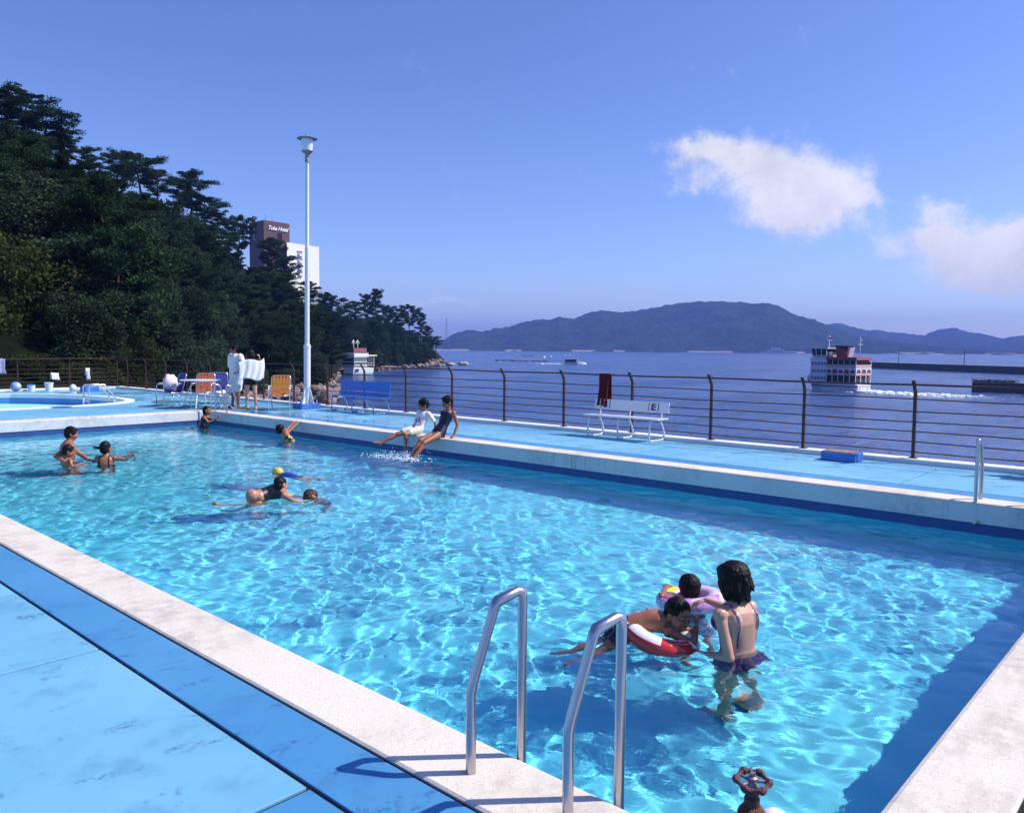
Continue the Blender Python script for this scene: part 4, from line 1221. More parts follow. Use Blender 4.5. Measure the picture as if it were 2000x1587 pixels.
stool('white folding stool half hidden by the standing man', (10.55, 20.05, 0.003), 0.4)
stool('white folding stool right of the table, near the corner ladder', (10.30, 19.75, 0.003), 1.3)

# ---- clothes and bag on the blue chair, sandals under the table
M_pink = mat('pink_cloth', (0.72, 0.42, 0.52), 0.9, var=0.5, vscale=14, col2=(0.80, 0.72, 0.72))
def lump(name, label, cat, loc, r, m, seed, sub=3, amp=0.35, freq=1.4, group=None):
    bm = bmesh.new(); bmesh.ops.create_icosphere(bm, subdivisions=sub, radius=1)
    off = Vector((seed * 3.1, seed * 1.7, 0))
    for v in bm.verts:
        n = mnoise.noise(v.co * freq + off) + 0.5 * mnoise.noise(v.co * freq * 2.3 + off)
        v.co *= 1 + amp * n
        v.co.x *= r[0]; v.co.y *= r[1]; v.co.z = max(-r[2] * 0.9, v.co.z * r[2])
    me = bpy.data.meshes.new(name); bm.to_mesh(me); bm.free()
    me.polygons.foreach_set('use_smooth', [True] * len(me.polygons))
    o = link_mesh(name, me, m); o.location = loc
    return tag(o, label, cat, group)
lump('clothes_pile', 'pink and white clothes heaped over the blue chair left of the table', 'clothes', (9.62, 21.3, 0.66), (0.20, 0.20, 0.20), M_pink, 3, amp=0.5)
root = thing('beach_bag', 'purple beach bag on the seat of the blue chair', 'bag', (9.75, 21.55, 0.38))
lump_b = MB().loft([[Vector((0.17 * k * math.cos(t), 0.13 * k * math.sin(t), z)) for t in np.linspace(0, 2 * math.pi, 17)[:-1]] for k, z in ((0.9, 0.0), (1.05, 0.05), (1.0, 0.14), (0.8, 0.20))]).build('bag_body', mat('purple_cloth', (0.22, 0.16, 0.50), 0.8, var=0.4, vscale=10), root, smooth=True)
MB().tube([Vector((0.1 * math.cos(t), 0, 0.18 + 0.12 * math.sin(t))) for t in np.linspace(0, math.pi, 9)], 0.009, 6).build('handle', M_navy, root, smooth=True)
def sandal(label, loc, rz):
    root = thing('sandal', label, 'sandal', loc, rz, 'sandals under the table')
    MB().loft([[Vector((x * w_, y, z)) for x, z in ((-1, 0), (1, 0), (1, .018), (-1, .018))] for y, w_ in ((-.13, .03), (-.1, .04), (0, .036), (.08, .05), (.13, .03))]).build('sole', M_white, root)
    MB().tube([Vector((.042 * math.cos(t), .04, .018 + .045 * math.sin(t))) for t in np.linspace(0, math.pi, 8)], .01, 6).build('strap', M_white, root, smooth=True)
for i, (x, y, a) in enumerate([(10.06, 19.85, .4), (10.16, 19.82, .6), (10.0, 20.05, 2.0)]):
    sandal('white sandal lying under the folding table', (x, y, .004), a)

# ---- small things along the railing behind the paddling pool
def bucket(label, loc, r, h, m, mrim, group='buckets along the kerb'):
    root = thing('bucket', label, 'bucket', loc, 0, group)
    MB().lathe([(r * .78, 0), (r, h), (r * .95, h), (r * .74, .02)], n=20).build('pail', m, root, smooth=True, auto=40)
    MB().tube([Vector((r * math.cos(t), r * math.sin(t), h)) for t in np.linspace(0, 2 * math.pi, 25)[:-1]], .012, 6, closed=True).build('rim', mrim, root, smooth=True)
    MB().tube([Vector((r * math.cos(t), 0, h - .03 - .1 * math.sin(t))) for t in np.linspace(0, math.pi, 9)], .006, 6).build('handle', M_alu, root)
bucket('white bucket with a blue rim on the kerb behind the paddling pool', (9.35, 31.75, 0.003), .13, .22, M_white, M_blue)
bucket('tall plain white bucket on the kerb behind the paddling pool', (9.75, 31.2, 0.003), .14, .30, M_white, M_white)
o = MB().lathe([(.09, 0), (.12, .05), (.11, .16), (.06, .22), (.03, .24)], n=14).build('beach_bag', mat('white_bag_cloth', (.75, .77, .80), .8, var=.3, vscale=9), None, smooth=True); o.location = (10.45, 30.95, .003); tag(o, 'small white beach bag on the deck left of the paddling pool ladder', 'bag')
M_wt = mat('white_terry', (.76, .77, .78), .95, var=.12, vscale=30, bump=.5, bscale=300)
M_bt = mat('blue_white_terry', (.07, .13, .34), .95, var=.9, vscale=9, col2=(.36, .34, .42))  # both towel colours darkened to carry the shade it hangs in
cloth('towel', 'white towel draped low over the railing left of the paddling pool ladder', 'towel', (10.22, 32.06, .60), (1, -.12, -.08), .26, .22, .2, M_wt, drop=(0, -1, 0), seed=4)
if False: cloth('towel', 'white towel hung high on the railing at the deck corner', 'towel', (11.95, 32.03, .93), (1, .0, -.1), .24, .32, .2, M_wt, drop=(0, -1, 0), seed=7)
cloth('towel', 'white towel bunched on the railing right of the paddling pool ladder', 'towel', (11.35, 32.06, .76), (1, 0, .05), .15, .40, .25, M_wt, drop=(0, -1, 0), seed=9, fold=.05)
cloth('towel', 'blue and white towel on the railing at the left frame edge', 'towel', (8.35, 32.03, 1.14), (1, 0, -.06), .60, .5, .3, M_bt, drop=(0, -1, 0), seed=5, fold=.04)
o = MB().ell((0, 0, 0), .17, n=20, m=13).build('beach_ball', mat('blue_ball', (.03, .09, .32), .4, var=.6, vscale=5, col2=(.6, .7, .8)), None, smooth=True); o.location = (8.85, 31.7, .175); tag(o, 'blue beach ball by the railing near the left frame edge', 'ball')

# ================================================================== FERRY (local: X forward, Y port, Z up from the waterline)
M_hull = mat('ferry_white', (0.74, 0.74, 0.76), 0.5, var=0.15, vscale=2)
M_hblue = mat('ferry_blue_stripe', (0.06, 0.10, 0.30), 0.5)
M_fred = mat('ferry_red', (0.36, 0.075, 0.065), 0.55, var=0.2, vscale=2)
M_fpink = mat('ferry_pale_red', (0.64, 0.44, 0.42), 0.6, var=0.25, vscale=3)
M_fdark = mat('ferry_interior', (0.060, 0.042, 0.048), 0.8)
M_glass = mat('dark_glass', (0.03, 0.045, 0.07), 0.12, spec=0.6)
root = thing('ferry', 'white and red sightseeing ferry with arched galleries, steaming away with a foaming wake', 'ferry', FER, FER_H)
root.scale = (.66, .92, 1.0)
M_fglass = mat('ferry_glass', (.20, .24, .36), .2, spec=.6)
Lf, Wf = 19.0, 7.0
def hull_ring(z, k):
    xs_ = [(-Lf * .5, .86), (-Lf * .42, .96), (-Lf * .2, 1.0), (Lf * .12, 1.0), (Lf * .30, .82), (Lf * .42, .48), (Lf * .5, .05)]
    pts = [(x * (1 if x < 0 else 0.90 + 0.10 * k), -Wf / 2 * w * (0.84 + 0.16 * k), z) for x, w in xs_]
    return pts + [(x, -y, zz) for x, y, zz in pts[::-1]]
hb = MB().loft([hull_ring(-0.6, 0.0), hull_ring(0.6, 0.5), hull_ring(1.55, 1.0)]).build('hull', M_hull, root)
MB().loft([[(x, y * 1.012, z) for x, y, z in hull_ring(0.98, .68)], [(x, y * 1.012, z) for x, y, z in hull_ring(1.2, .80)]], cap=False).build('hull_stripe', M_hblue, root)
for y in (-1.6, 1.9): MB().box((-Lf * .5 - .02, y, .62), (.1, .34, .24)).build('scupper', M_fdark, root)
def deck_house(name, x0, x1, w, z0, z1, m):
    return MB().b2((x0, -w / 2, z0), (x1, w / 2, z1)).build(name, m, root, bevel=.05)
def band(name, x0, x1, w, z0, z1, m, t=.12):
    mb = MB()
    mb.b2((x0, -w / 2, z0), (x1, -w / 2 + t, z1)).b2((x0, w / 2 - t, z0), (x1, w / 2, z1)).b2((x0, -w / 2 + t, z0), (x0 + t, w / 2 - t, z1)).b2((x1 - t, -w / 2 + t, z0), (x1, w / 2 - t, z1))
    return mb.build(name, m, root)
# main deck: dark saloon core, arched galleries
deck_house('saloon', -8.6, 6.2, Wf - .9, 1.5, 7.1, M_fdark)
deck_house('forward_cabin', 1.2, 7.0, Wf - .3, 1.55, 6.9, M_hull)
MB().b2((-9.1, -Wf / 2 + .05, 1.52), (7.4, Wf / 2 - .05, 1.75)).build('main_deck', M_hull, root)
MB().b2((-9.1, -Wf / 2 + .02, 3.45), (1.2, Wf / 2 - .02, 3.7)).build('gallery_floor', M_fpink, root)
MB().b2((-9.1, -Wf / 2 + .02, 4.85), (1.2, Wf / 2 - .02, 5.05)).build('upper_floor', M_hull, root)
MB().loft([[(-9.4, -Wf / 2 - .1, 6.75), (1.4, -Wf / 2 - .1, 6.75), (1.4, Wf / 2 + .1, 6.75), (-9.4, Wf / 2 + .1, 6.75)], [(-9.2, -Wf / 2 + .1, 7.35), (1.4, -Wf / 2 + .1, 7.35), (1.4, Wf / 2 - .1, 7.35), (-9.2, Wf / 2 - .1, 7.35)]]).build('red_roof', M_fred, root)
band('gallery_rail', -9.1, 1.2, Wf, 5.05, 5.75, M_fpink)
# arches: piers with round heads on both sides and the stern
def arch_panel(p, d, w, z0, z1, name, m):
    p = Vector(p); d = Vector(d); nrm = Vector((-d.y, d.x, 0)) * .06
    o_ = [(0, z0), (w, z0), (w, z1), (0, z1)]
    r = w * .40; cxa = w / 2; zs = z0 + (z1 - z0) * .38
    inn = [(cxa - r, z0 + .18)] + [(cxa - r * math.cos(t), zs + (z1 - zs - .12) * math.sin(t)) for t in np.linspace(0, math.pi, 11)] + [(cxa + r, z0 + .18)]
    bm = bmesh.new(); es = []
    for P in (o_, inn):
        vs = [bm.verts.new(p + d * a + Vector((0, 0, b))) for a, b in P]
        es += [bm.edges.new((vs[i], vs[(i + 1) % len(vs)])) for i in range(len(vs))]
    bmesh.ops.triangle_fill(bm, use_beauty=True, edges=es)
    g_ = bmesh.ops.extrude_face_region(bm, geom=bm.faces[:])
    bmesh.ops.translate(bm, vec=nrm, verts=[v for v in g_['geom'] if isinstance(v, bmesh.types.BMVert)])
    bmesh.ops.recalc_face_normals(bm, faces=bm.faces)
    me = bpy.data.meshes.new(name); bm.to_mesh(me); bm.free()
    o = link_mesh(name, me, m, root)
    # red infill set back behind the arch
    f = MB(); q = [p + d * (cxa - r) - nrm * 2, p + d * (cxa + r) - nrm * 2]
    f.box((q[0] + q[1]) / 2 + Vector((0, 0, z0 + .45)), (2 * r, .05, .9), Matrix.Rotation(math.atan2(d.y, d.x), 3, 'Z')).build('arch_infill', M_fred, o)
    return o
for s in (-1, 1):
    for i in range(5):
        arch_panel((-9.05 + i * 2.04, s * (Wf / 2 - .08), 0), (1, 0, 0), 2.04, 3.7, 4.85, 'arch', M_fpink if i % 2 else M_hull)
for i in range(3):
    arch_panel((-9.08, -Wf / 2 + .1 + i * 2.27, 0), (0, 1, 0), 2.26, 3.7, 4.85, 'arch', M_hull if i != 1 else M_fpink)
for s in (-1, 1):
    for i in range(6): MB().box((-9.0 + i * 2.0, s * (Wf / 2 - .12), 2.6), (.16, .16, 1.8)).build('pillar', M_hull, root); MB().box((-9.0 + i * 2.0, s * (Wf / 2 - .12), 5.9), (.13, .13, 1.75)).build('pillar', M_hull, root)
for y in (-1.2, 1.2): MB().box((-9.02, y, 2.6), (.16, .2, 1.8)).build('pillar', M_hull, root)
for z, n in ((2.7, 5), (4.3, 5), (5.9, 5)):
    for s in (-1, 1):
        for i in range(n): MB().box((1.75 + i * 1.1, s * (Wf / 2 - .145), z), (.80, .04, .62)).build('window', M_fglass, root)
# passengers' seats and life rings read as a busy dark deck
for i in range(7): MB().box((-8.2 + i * 1.25, (-1) ** i * 1.6, 5.6), (.5, 1.6, .9)).build('seat', M_fred if i % 2 else M_hull, root)
# bridge deck and wheelhouse with raked screens
MB().b2((1.4, -Wf / 2 + .2, 6.9), (7.3, Wf / 2 - .2, 7.15)).build('bridge_deck', M_hull, root)
MB().loft([[(1.8, -2.7, 7.15), (6.4, -2.7, 7.15), (6.4, 2.7, 7.15), (1.8, 2.7, 7.15)], [(1.8, -2.8, 9.1), (7.4, -2.8, 9.1), (7.4, 2.8, 9.1), (1.8, 2.8, 9.1)]]).build('wheelhouse', M_fdark, root)
MB().b2((1.2, -3.1, 9.1), (7.9, 3.1, 9.32)).build('wheelhouse_roof', M_hull, root)
for x, k in ((1.7, 0), (3.4, .25), (5.1, .6), (6.6, 1.0)):
    for s in (-1, 1): MB().tube([Vector((x, s * 2.84, 7.15)), Vector((x + k, s * 2.9, 9.1))], .13, 6).build('screen_post', M_hull, root)
MB().b2((1.75, -2.85, 7.15), (6.4, 2.85, 7.75)).build('wheelhouse_dado', M_fpink, root)
MB().lathe([(.5, 0), (.55, .3), (.55, .9), (.4, 1.05)], (.7, 2.1, 7.35), 14).build('life_raft', M_hull, root, smooth=True)
# funnel with its dark raked cap
MB().loft([[(-3.6, -1.3, 7.35), (-.6, -1.3, 7.35), (-.6, 1.3, 7.35), (-3.6, 1.3, 7.35)], [(-3.1, -1.15, 9.5), (-.2, -1.15, 9.5), (-.2, 1.15, 9.5), (-3.1, 1.15, 9.5)]]).build('funnel', M_fred, root)
MB().loft([[(-3.2, -1.3, 9.0), (-.1, -1.3, 9.5), (-.1, 1.3, 9.5), (-3.2, 1.3, 9.0)], [(-4.6, -1.1, 9.75), (.3, -1.2, 9.85), (.3, 1.2, 9.85), (-4.6, 1.1, 9.75)]]).build('funnel_cap', M_fdark, root)
MB().loft([[(-4.4, -.9, 7.35), (-3.9, -.9, 7.35), (-3.9, .9, 7.35), (-4.4, .9, 7.35)], [(-5.2, -1.0, 9.4), (-4.4, -1.0, 9.4), (-4.4, 1.0, 9.4), (-5.2, 1.0, 9.4)]]).build('exhaust_screen', M_hull, root)
# masts
def mast(x, z0, z1, name):
    o = MB().tube([Vector((x, 0, z0)), Vector((x, 0, z1))], [.13, .06], 8).build(name, M_hull, root, smooth=True)
    MB().box((x, 0, z0 + (z1 - z0) * .62), (.3, 1.9, .1)).box((x, 0, z0 + (z1 - z0) * .82), (.9, .5, .16)).build('crosstree', M_hull, o)
    return o
mast(3.2, 9.32, 12.2, 'mast'); mast(-7.6, 7.35, 11.7, 'flag_mast')
MB().loft([[(3.2, 0, 11.6), (2.1, .1, 11.75), (2.1, .1, 11.2), (3.2, 0, 11.1)], [(3.2, .03, 11.6), (2.1, .13, 11.75), (2.1, .13, 11.2), (3.2, .03, 11.1)]]).build('flag', M_fred, root)
MB().ell((8.6, 1.9, 2.6), (.7, .5, .8)).build('bow_fender', M_hull, root, smooth=True)
# churned water at the stern: heaps of foam
M_foam = mat('foam', (0.78, 0.82, 0.85), 0.9, var=0.25, vscale=2)
rf = random.Random(5); fm = MB(); RF = Matrix.Rotation(FER_H, 3, 'Z')
for i in range(260):
    b = rf.random() ** 2.0 * 22; y = rf.gauss(0, 1.2 + b * .09)
    p = FER + RF @ Vector((-6.3 - b, y, 0)); s = rf.uniform(.25, .7) * (1.1 - b / 40)
    fm.ell(p + Vector((0, 0, .05)), (s * 1.6, s * 1.3, s * rf.uniform(.25, .75)), None, 6, 5)
for i in range(60):
    a = rf.random(); s = rf.uniform(.12, .34); p = FER + RF @ Vector((4 - a * 10, 2.9 + a * 1.4 + rf.uniform(-.2, .3), 0))
    fm.ell(p, (s * 2, s, s * .7), None, 6, 5)
o = fm.build('wake', M_foam, smooth=True); tag(o, kind='stuff')

# ================================================================== MOORED HOUSEBOAT
M_bwhite = mat('boat_white', (0.74, 0.75, 0.72), 0.5, var=0.15, vscale=1.5)
M_bcyan = mat('boat_pale_blue', (0.30, 0.52, 0.62), 0.5)
M_bred = mat('boat_red_bottom', (0.16, 0.03, 0.03), 0.6)
M_bcream = mat('boat_cream', (0.72, 0.68, 0.48), 0.6)
hp = gpt(703, 731.5, SEA)
hd = (gpt(742, 729, SEA) - gpt(668, 733, SEA)); ha = math.atan2(hd.y, hd.x)
root = thing('houseboat', 'white two-storey sightseeing boat moored under the pines', 'boat', (hp.x, hp.y, SEA), ha)
def hring(z, k):
    a = [(-7.0, 1.9), (-6.2, 2.2), (0, 2.35), (4.5, 2.1), (6.3 + .5 * k, 1.3), (7.0 + .9 * k, .1)]
    a = [(x, y * (.86 + .14 * k), z) for x, y in a]
    return a + [(x, -y, z2) for x, y, z2 in a[::-1]]
MB().loft([hring(-.4, 0), hring(.15, .15)]).build('boot_top', M_bred, root)
MB().loft([hring(.15, .15), hring(.75, .4)]).build('lower_hull', M_bcyan, root)
MB().loft([hring(.75, .4), hring(2.2, 1.0)]).build('hull', M_bwhite, root)
MB().b2((-6.4, -2.36, 1.2), (-4.6, -2.3, 2.0)).build('window', M_glass, root)
MB().b2((-7.0, -2.0, 2.2), (1.2, 2.0, 3.0)).build('saloon', M_bwhite, root, bevel=.03)
MB().b2((-6.6, -1.95, 3.0), (.8, 1.95, 5.6)).build('saloon_core', M_glass, root)
for z in (3.0, 4.1, 5.3): MB().b2((-6.9, -2.06, z), (1.0, 2.06, z + .22)).build('window_rail', M_bwhite, root)
for i in range(9): MB().box((-6.8 + i * .95, -2.02, 4.25), (.14, .12, 2.6)).build('mullion', M_bwhite, root)
MB().b2((1.0, -1.7, 2.2), (5.3, 1.7, 2.35)).build('fore_deck', M_bwhite, root)
for x in (1.2, 2.6, 4.0, 5.3, 6.0):
    for s in (-1, 1): MB().tube([Vector((x, s * 1.8, 2.2)), Vector((x, s * 1.8, 5.9))], .09, 6).build('deck_post', M_bwhite, root)
for z in (3.1, 3.7): MB().tube([Vector((1.0, -1.85, z)), Vector((6.2, -1.7, z))], .04, 6).build('deck_rail', M_bwhite, root)
MB().b2((-7.4, -2.35, 5.65), (1.5, 2.35, 6.9)).build('upper_roof', M_bwhite, root, bevel=.05)
MB().b2((1.5, -2.3, 5.9), (7.0, 2.3, 6.3)).build('fore_roof', M_bcream, root, bevel=.05)
sb = MB().b2((-6.9, -2.0, 7.2), (.8, -1.85, 8.5)).build('sign_board', mat('boat_sign', (.30, .16, .18), .6, var=.4, vscale=4), root)
cu = bpy.data.curves.new('t', 'FONT'); cu.body = '遊覧船のりば'; cu.size = 1.15; cu.extrude = .02; cu.align_x = 'CENTER'; cu.align_y = 'CENTER'
def text_mesh(cu, name, m, parent, loc, rot):
    to = bpy.data.objects.new('tmp', cu); COL.objects.link(to); bpy.context.view_layer.update()
    me = bpy.data.meshes.new_from_object(to.evaluated_get(bpy.context.evaluated_depsgraph_get())); bpy.data.objects.remove(to, do_unlink=True)
    o = link_mesh(name, me, m, parent); o.location = loc; o.rotation_euler = rot
    return o
text_mesh(cu, 'lettering', mat('sign_red', (.62, .10, .14), .6), sb, (-3.0, -2.03, 7.85), (rad(90), 0, 0))
for x in (-5.8, -3.3):
    o = MB().tube([Vector((x, -1.2, 6.9)), Vector((x, -1.2, 10.4))], .1, 8).build('lamp_mast', M_bwhite, root, smooth=True)
    MB().tube([Vector((x - .75, -1.2, 9.9)), Vector((x - .7, -1.2, 10.3)), Vector((x, -1.2, 10.9)), Vector((x + .7, -1.2, 10.3)), Vector((x + .75, -1.2, 9.9))], .14, 6).build('lamp_arm', M_bwhite, o)
MB().ell((6.9, -1.0, 2.4), (.5, .3, .5)).build('bow_emblem', M_dark, root, smooth=True)

# ================================================================== SPEEDBOAT, BUOYS, BREAKWATERS
sp_ = gpt(1117, 711, SEA)
root = thing('motor_launch', 'small dark-roofed motor launch crossing the bay with a white wake', 'boat', (sp_.x, sp_.y, SEA), math.atan2(-0.74, 0.68))
MB().loft([[(-5, -1.2, -.2), (3.5, -1.2, -.2), (6, 0, -.1), (3.5, 1.2, -.2), (-5, 1.2, -.2)], [(-5.2, -1.6, 1.1), (4, -1.5, 1.2), (7, 0, 1.5), (4, 1.5, 1.2), (-5.2, 1.6, 1.1)]]).build('hull', M_hull, root)
MB().b2((-4, -1.3, 1.1), (2.4, 1.3, 2.5)).build('cabin', M_fdark, root, bevel=.1)
MB().b2((-4.2, -1.45, 2.5), (2.6, 1.45, 2.75)).build('roof', M_fdark, root)
MB().tube([Vector((2.6, 0, 1.2)), Vector((3.6, 0, 3.4)), Vector((4.4, 0, 1.4))], .08, 6).build('rail', M_hull, root)
MB().b2((2.4, -1.2, 1.2), (3.0, 1.2, 2.9)).build('windscreen', M_hull, root)
wm_ = MB()
for i in range(70):
    b = rf.random() ** 1.5 * 16; s = rf.uniform(.3, .8)
    wm_.ell((-5 - b, rf.gauss(0, .8 + b * .1), .1), (s * 1.8, s, s * .5), None, 6, 5)
for i in range(24): s = rf.uniform(.4, 1.0); wm_.ell((5.5 + rf.uniform(-2, 2), rf.choice((-1, 1)) * rf.uniform(.8, 2.0), .2), (s * 1.4, s, s * .8), None, 6, 5)
o = wm_.build('launch_wake', M_foam, smooth=True); o.location = root.location; o.rotation_euler = root.rotation_euler; tag(o, kind='stuff')
first = None
for i, (px, py) in enumerate([(1063, 698), (1076, 697.5), (1103, 694.5), (1112, 694), (1062, 699.5)]):
    p = gpt(px, py, SEA)
    if first is None:
        first = thing('buoy', 'white mooring buoy floating out in the bay', 'buoy', p, 0, 'white buoys beyond the motor launch')
        MB().ell((0, 0, .5), (1.2, 1.2, 1.0)).build('float', M_bwhite, first, smooth=True); MB().tube([Vector((0, 0, 1.3)), Vector((0, 0, 2.2))], .12, 6).build('staff', M_bwhite, first)
    else: dup(first, p, 0)
raft0 = None
for px, py, L in [(1031, 695.5, 15), (985, 704.5, 14), (1015, 706, 12), (1053, 706, 12)]:
    p = gpt(px, py, SEA)
    if raft0 is None:
        raft0 = thing('raft', 'low dark mooring raft floating out in the bay', 'raft', p, -.8, 'low dark rafts in the bay')
        mb = MB()
        for k in range(7): mb.box((-6 + 2 * k, 0, .35), (.35, 5, .3))
        mb.box((0, -2, .55), (13.5, .4, .3)).box((0, 2, .55), (13.5, .4, .3)); mb.build('raft_beams', M_fdark, raft0)
        for x in (-5, 0, 5): MB().ell((x, 0, .1), (.8, 1.6, .5)).build('raft_float', M_fdark, raft0, smooth=True)
    else: dup(raft0, p, -.8, scale=L / 14)
M_bw = conc_mat('breakwater_stone', (0.075, 0.068, 0.075), (0.03, 0.03, 0.035), .8)
def wall_between(name, label, cat, a, b, w, h, m, capm):
    a = Vector((a.x, a.y, SEA)); b = Vector((b.x, b.y, SEA)); d = b - a; L = d.length
    root = thing(name, label, cat, a, math.atan2(d.y, d.x))
    MB().loft([[(x, -w / 2 - .8, -2), (x, w / 2 + .8, -2), (x, w / 2, h), (x, -w / 2, h)] for x in np.linspace(0, L, 12)]).build('wall', m, root)
    MB().b2((0, -w / 2 - .1, h), (L, w / 2 + .1, h + .25)).build('coping', capm, root)
    return root
M_cap = conc_mat('breakwater_cap', (.40, .38, .38), (.2, .19, .19), .6)
bwa, bwb = gpt(1690, 717.6, SEA), gpt(2060, 733.6, SEA)
wall_between('breakwater', 'long dark breakwater running in from the right frame edge behind the ferry', 'breakwater', bwa, bwb, 4.0, 2.9, M_bw, M_cap)
ja, jb = gpt(1899, 765, SEA), gpt(2090, 771, SEA)
wall_between('jetty', 'short dark jetty with scrub on top at the right frame edge', 'jetty', ja, jb, 3.0, 1.9, M_bw, M_bw)
def along(a, b, px):
    n = az(px); # intersection of the bearing with the wall line
    d = b - a; det = n.x * (-d.y) + d.x * n.y
    t = (a.x * (-d.y) + d.x * a.y) / det
    return Vector((n.x * t, n.y * t, 0))
for px in (1756, 1884):
    p = along(bwa, bwb, px); p.z = SEA + 3.15
    root = thing('lamp_pole', 'thin dark pole on the breakwater, %s' % ('nearer the ferry' if px < 1800 else 'farther right from the ferry'), 'pole', p, 0, 'poles on the breakwater')
    MB().tube([Vector((0, 0, 0)), Vector((0, 0, 6.6))], [.16, .10], 8).build('pole', M_dark, root); MB().box((0, 0, 6.5), (.5, .3, .2)).build('lamp_head', M_dark, root)
lv = Leaves(77)
for i in range(26):
    px = 1905 + i * 3.2; p = along(ja, jb, px); s = tr.uniform(.25, .7)
    lv.clump((p.x, p.y, SEA + 2.1 + s * .5), (s * 1.5, s * 1.5, s), 60, .3, .12, .6, .2)
o = link_mesh('scrub', lv.mesh('scrub'), M_pine); tag(o, kind='stuff')

# ================================================================== HOTEL
M_tower = mat('hotel_brown_tile', (0.115, 0.060, 0.068), .6, var=.25, vscale=.6)
M_hw = mat('hotel_white', (.84, .82, .76), .7, var=.08, vscale=.5)
hx = 330.0
fwd = az(560); rgt = Vector((fwd.y, -fwd.x, 0))
def hq(px, depth=0.0):              # a point on the facade line at a bearing
    n = az(px); return n * ((hx + depth) / n.dot(fwd))
def zz(py, px=560): return elev(px, py, hx)
base = hq(545); base.z = 8.0
root = thing('hotel', 'white hotel with a brown sign tower rising behind the pines', 'building', base, math.atan2(rgt.y, rgt.x) + 0.0)
RT = Matrix.Rotation(-root.rotation_euler.z, 3, 'Z')
def loc(p, z=None):
    q = RT @ (Vector(p) - base); 
    if z is not None: q.z = z - base.z
    return q
xa, xb, xc = loc(hq(489)).x, loc(hq(519)).x, loc(hq(568.5)).x
xd, xe = loc(hq(563)).x, loc(hq(625)).x
zt, zt2 = zz(434) - base.z, zz(441) - base.z
# tower: two visible faces meeting at a corner that points at the pool
MB().add([(xb, -3, -6), (xc, 4.0, -6), (xc - 4, 16, -6), (xa, 7, -6), (xb, -3, zt), (xc, 4.0, zt), (xc - 4, 16, zt), (xa, 7, zt)], [(3, 2, 1, 0), (4, 5, 6, 7), (0, 1, 5, 4), (1, 2, 6, 5), (2, 3, 7, 6), (3, 0, 4, 7)]).build('tower', M_tower, root)
ang = math.atan2(7.0, xc - xb)
cu = bpy.data.curves.new('t', 'FONT'); cu.body = 'Toba Hotel'; cu.size = 2.15; cu.extrude = .06; cu.shear = .35; cu.align_x = 'CENTER'; cu.align_y = 'CENTER'; cu.offset = .045; cu.space_character = .92
M_sign = mat('sign_white', (.85, .85, .84), .5)
mx_ = xb + (xc - xb) * .53; my_ = -3 + 7.0 * .53
text_mesh(cu, 'sign_lettering', M_sign, root, (mx_ + .1, my_ - .25, zz(447.5) - base.z), (rad(90), 0, ang))
cu = bpy.data.curves.new('t', 'FONT'); cu.body = '鳥\n羽\nホ\nテ\nル'; cu.size = 1.15; cu.extrude = .05; cu.align_x = 'CENTER'; cu.align_y = 'CENTER'; cu.space_line = 1.05
a2 = math.atan2(-10, xb - xa)
text_mesh(cu, 'sign_column', M_sign, root, (xa + (xb - xa) * .36 - .15, 7 - 10 * .36 - .2, zz(456) - base.z), (rad(90), 0, a2))
MB().b2((xb + (xc - xb) * .36, .6, zz(478) - base.z), (xb + (xc - xb) * .70, 1.9, zz(455) - base.z)).build('louvre_panel', mat('louvre', (.075, .045, .055), .7), root).rotation_euler = (0, 0, 0)
MB().b2((xa + 1.2, 5.0, zt), (xa + 2.4, 6.2, zt + .9)).build('vent_box', M_tower, root)
for x, h in ((xa + 3.2, 2.2), (xb + .5, 3.0), (xb + 3, 2.0)): MB().tube([Vector((x, 4, zt)), Vector((x, 4, zt + h))], .06, 5).build('aerial', M_dark, root)
# white wing
zw = zz(473, 563) - base.z; zw2 = zz(481, 625) - base.z
MB().add([(xd, 0.5, -6), (xe * 1.03, 11.5, -6), (xe - 4, 24, -6), (xd, 16, -6), (xd, 0.5, zw), (xe * 1.03, 11.5, zw), (xe - 4, 24, zw), (xd, 16, zw)], [(3, 2, 1, 0), (4, 5, 6, 7), (0, 1, 5, 4), (1, 2, 6, 5), (2, 3, 7, 6), (3, 0, 4, 7)]).build('wing', M_hw, root)
aw = math.atan2(11.0, xe * 1.03 - xd)
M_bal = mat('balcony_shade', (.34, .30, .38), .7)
for k, py in enumerate((492, 505.5, 518.5, 531)):
    for f, wd in ((.385, 2.4), (.66, .9)):
        c = Vector((xd + (xe * 1.03 - xd) * f, .5 + 11 * f, zz(py) - base.z))
        w = MB().box((0, 0, 0), (wd * 1.15, .16, 1.9)).build('balcony_opening', M_bal, root); w.location = c; w.rotation_euler = (0, 0, aw)
        b = MB().box((.18, -.5, -.55), (wd * .82, .9, .75)).build('balcony', M_hw, w)
        MB().box((0, -.12, .98), (wd * 1.2, .34, .14)).build('lintel', M_bal, w)
for x0, x1, py in ((519, 575, 566), (596, 632, 571)):
    a, b = loc(hq(x0, -14)), loc(hq(x1, -14)); MB().b2((a.x, a.y, zz(py + 10) - base.z - 6), (b.x, a.y + 6, zz(py) - base.z)).build('lower_storey', M_hw, root)

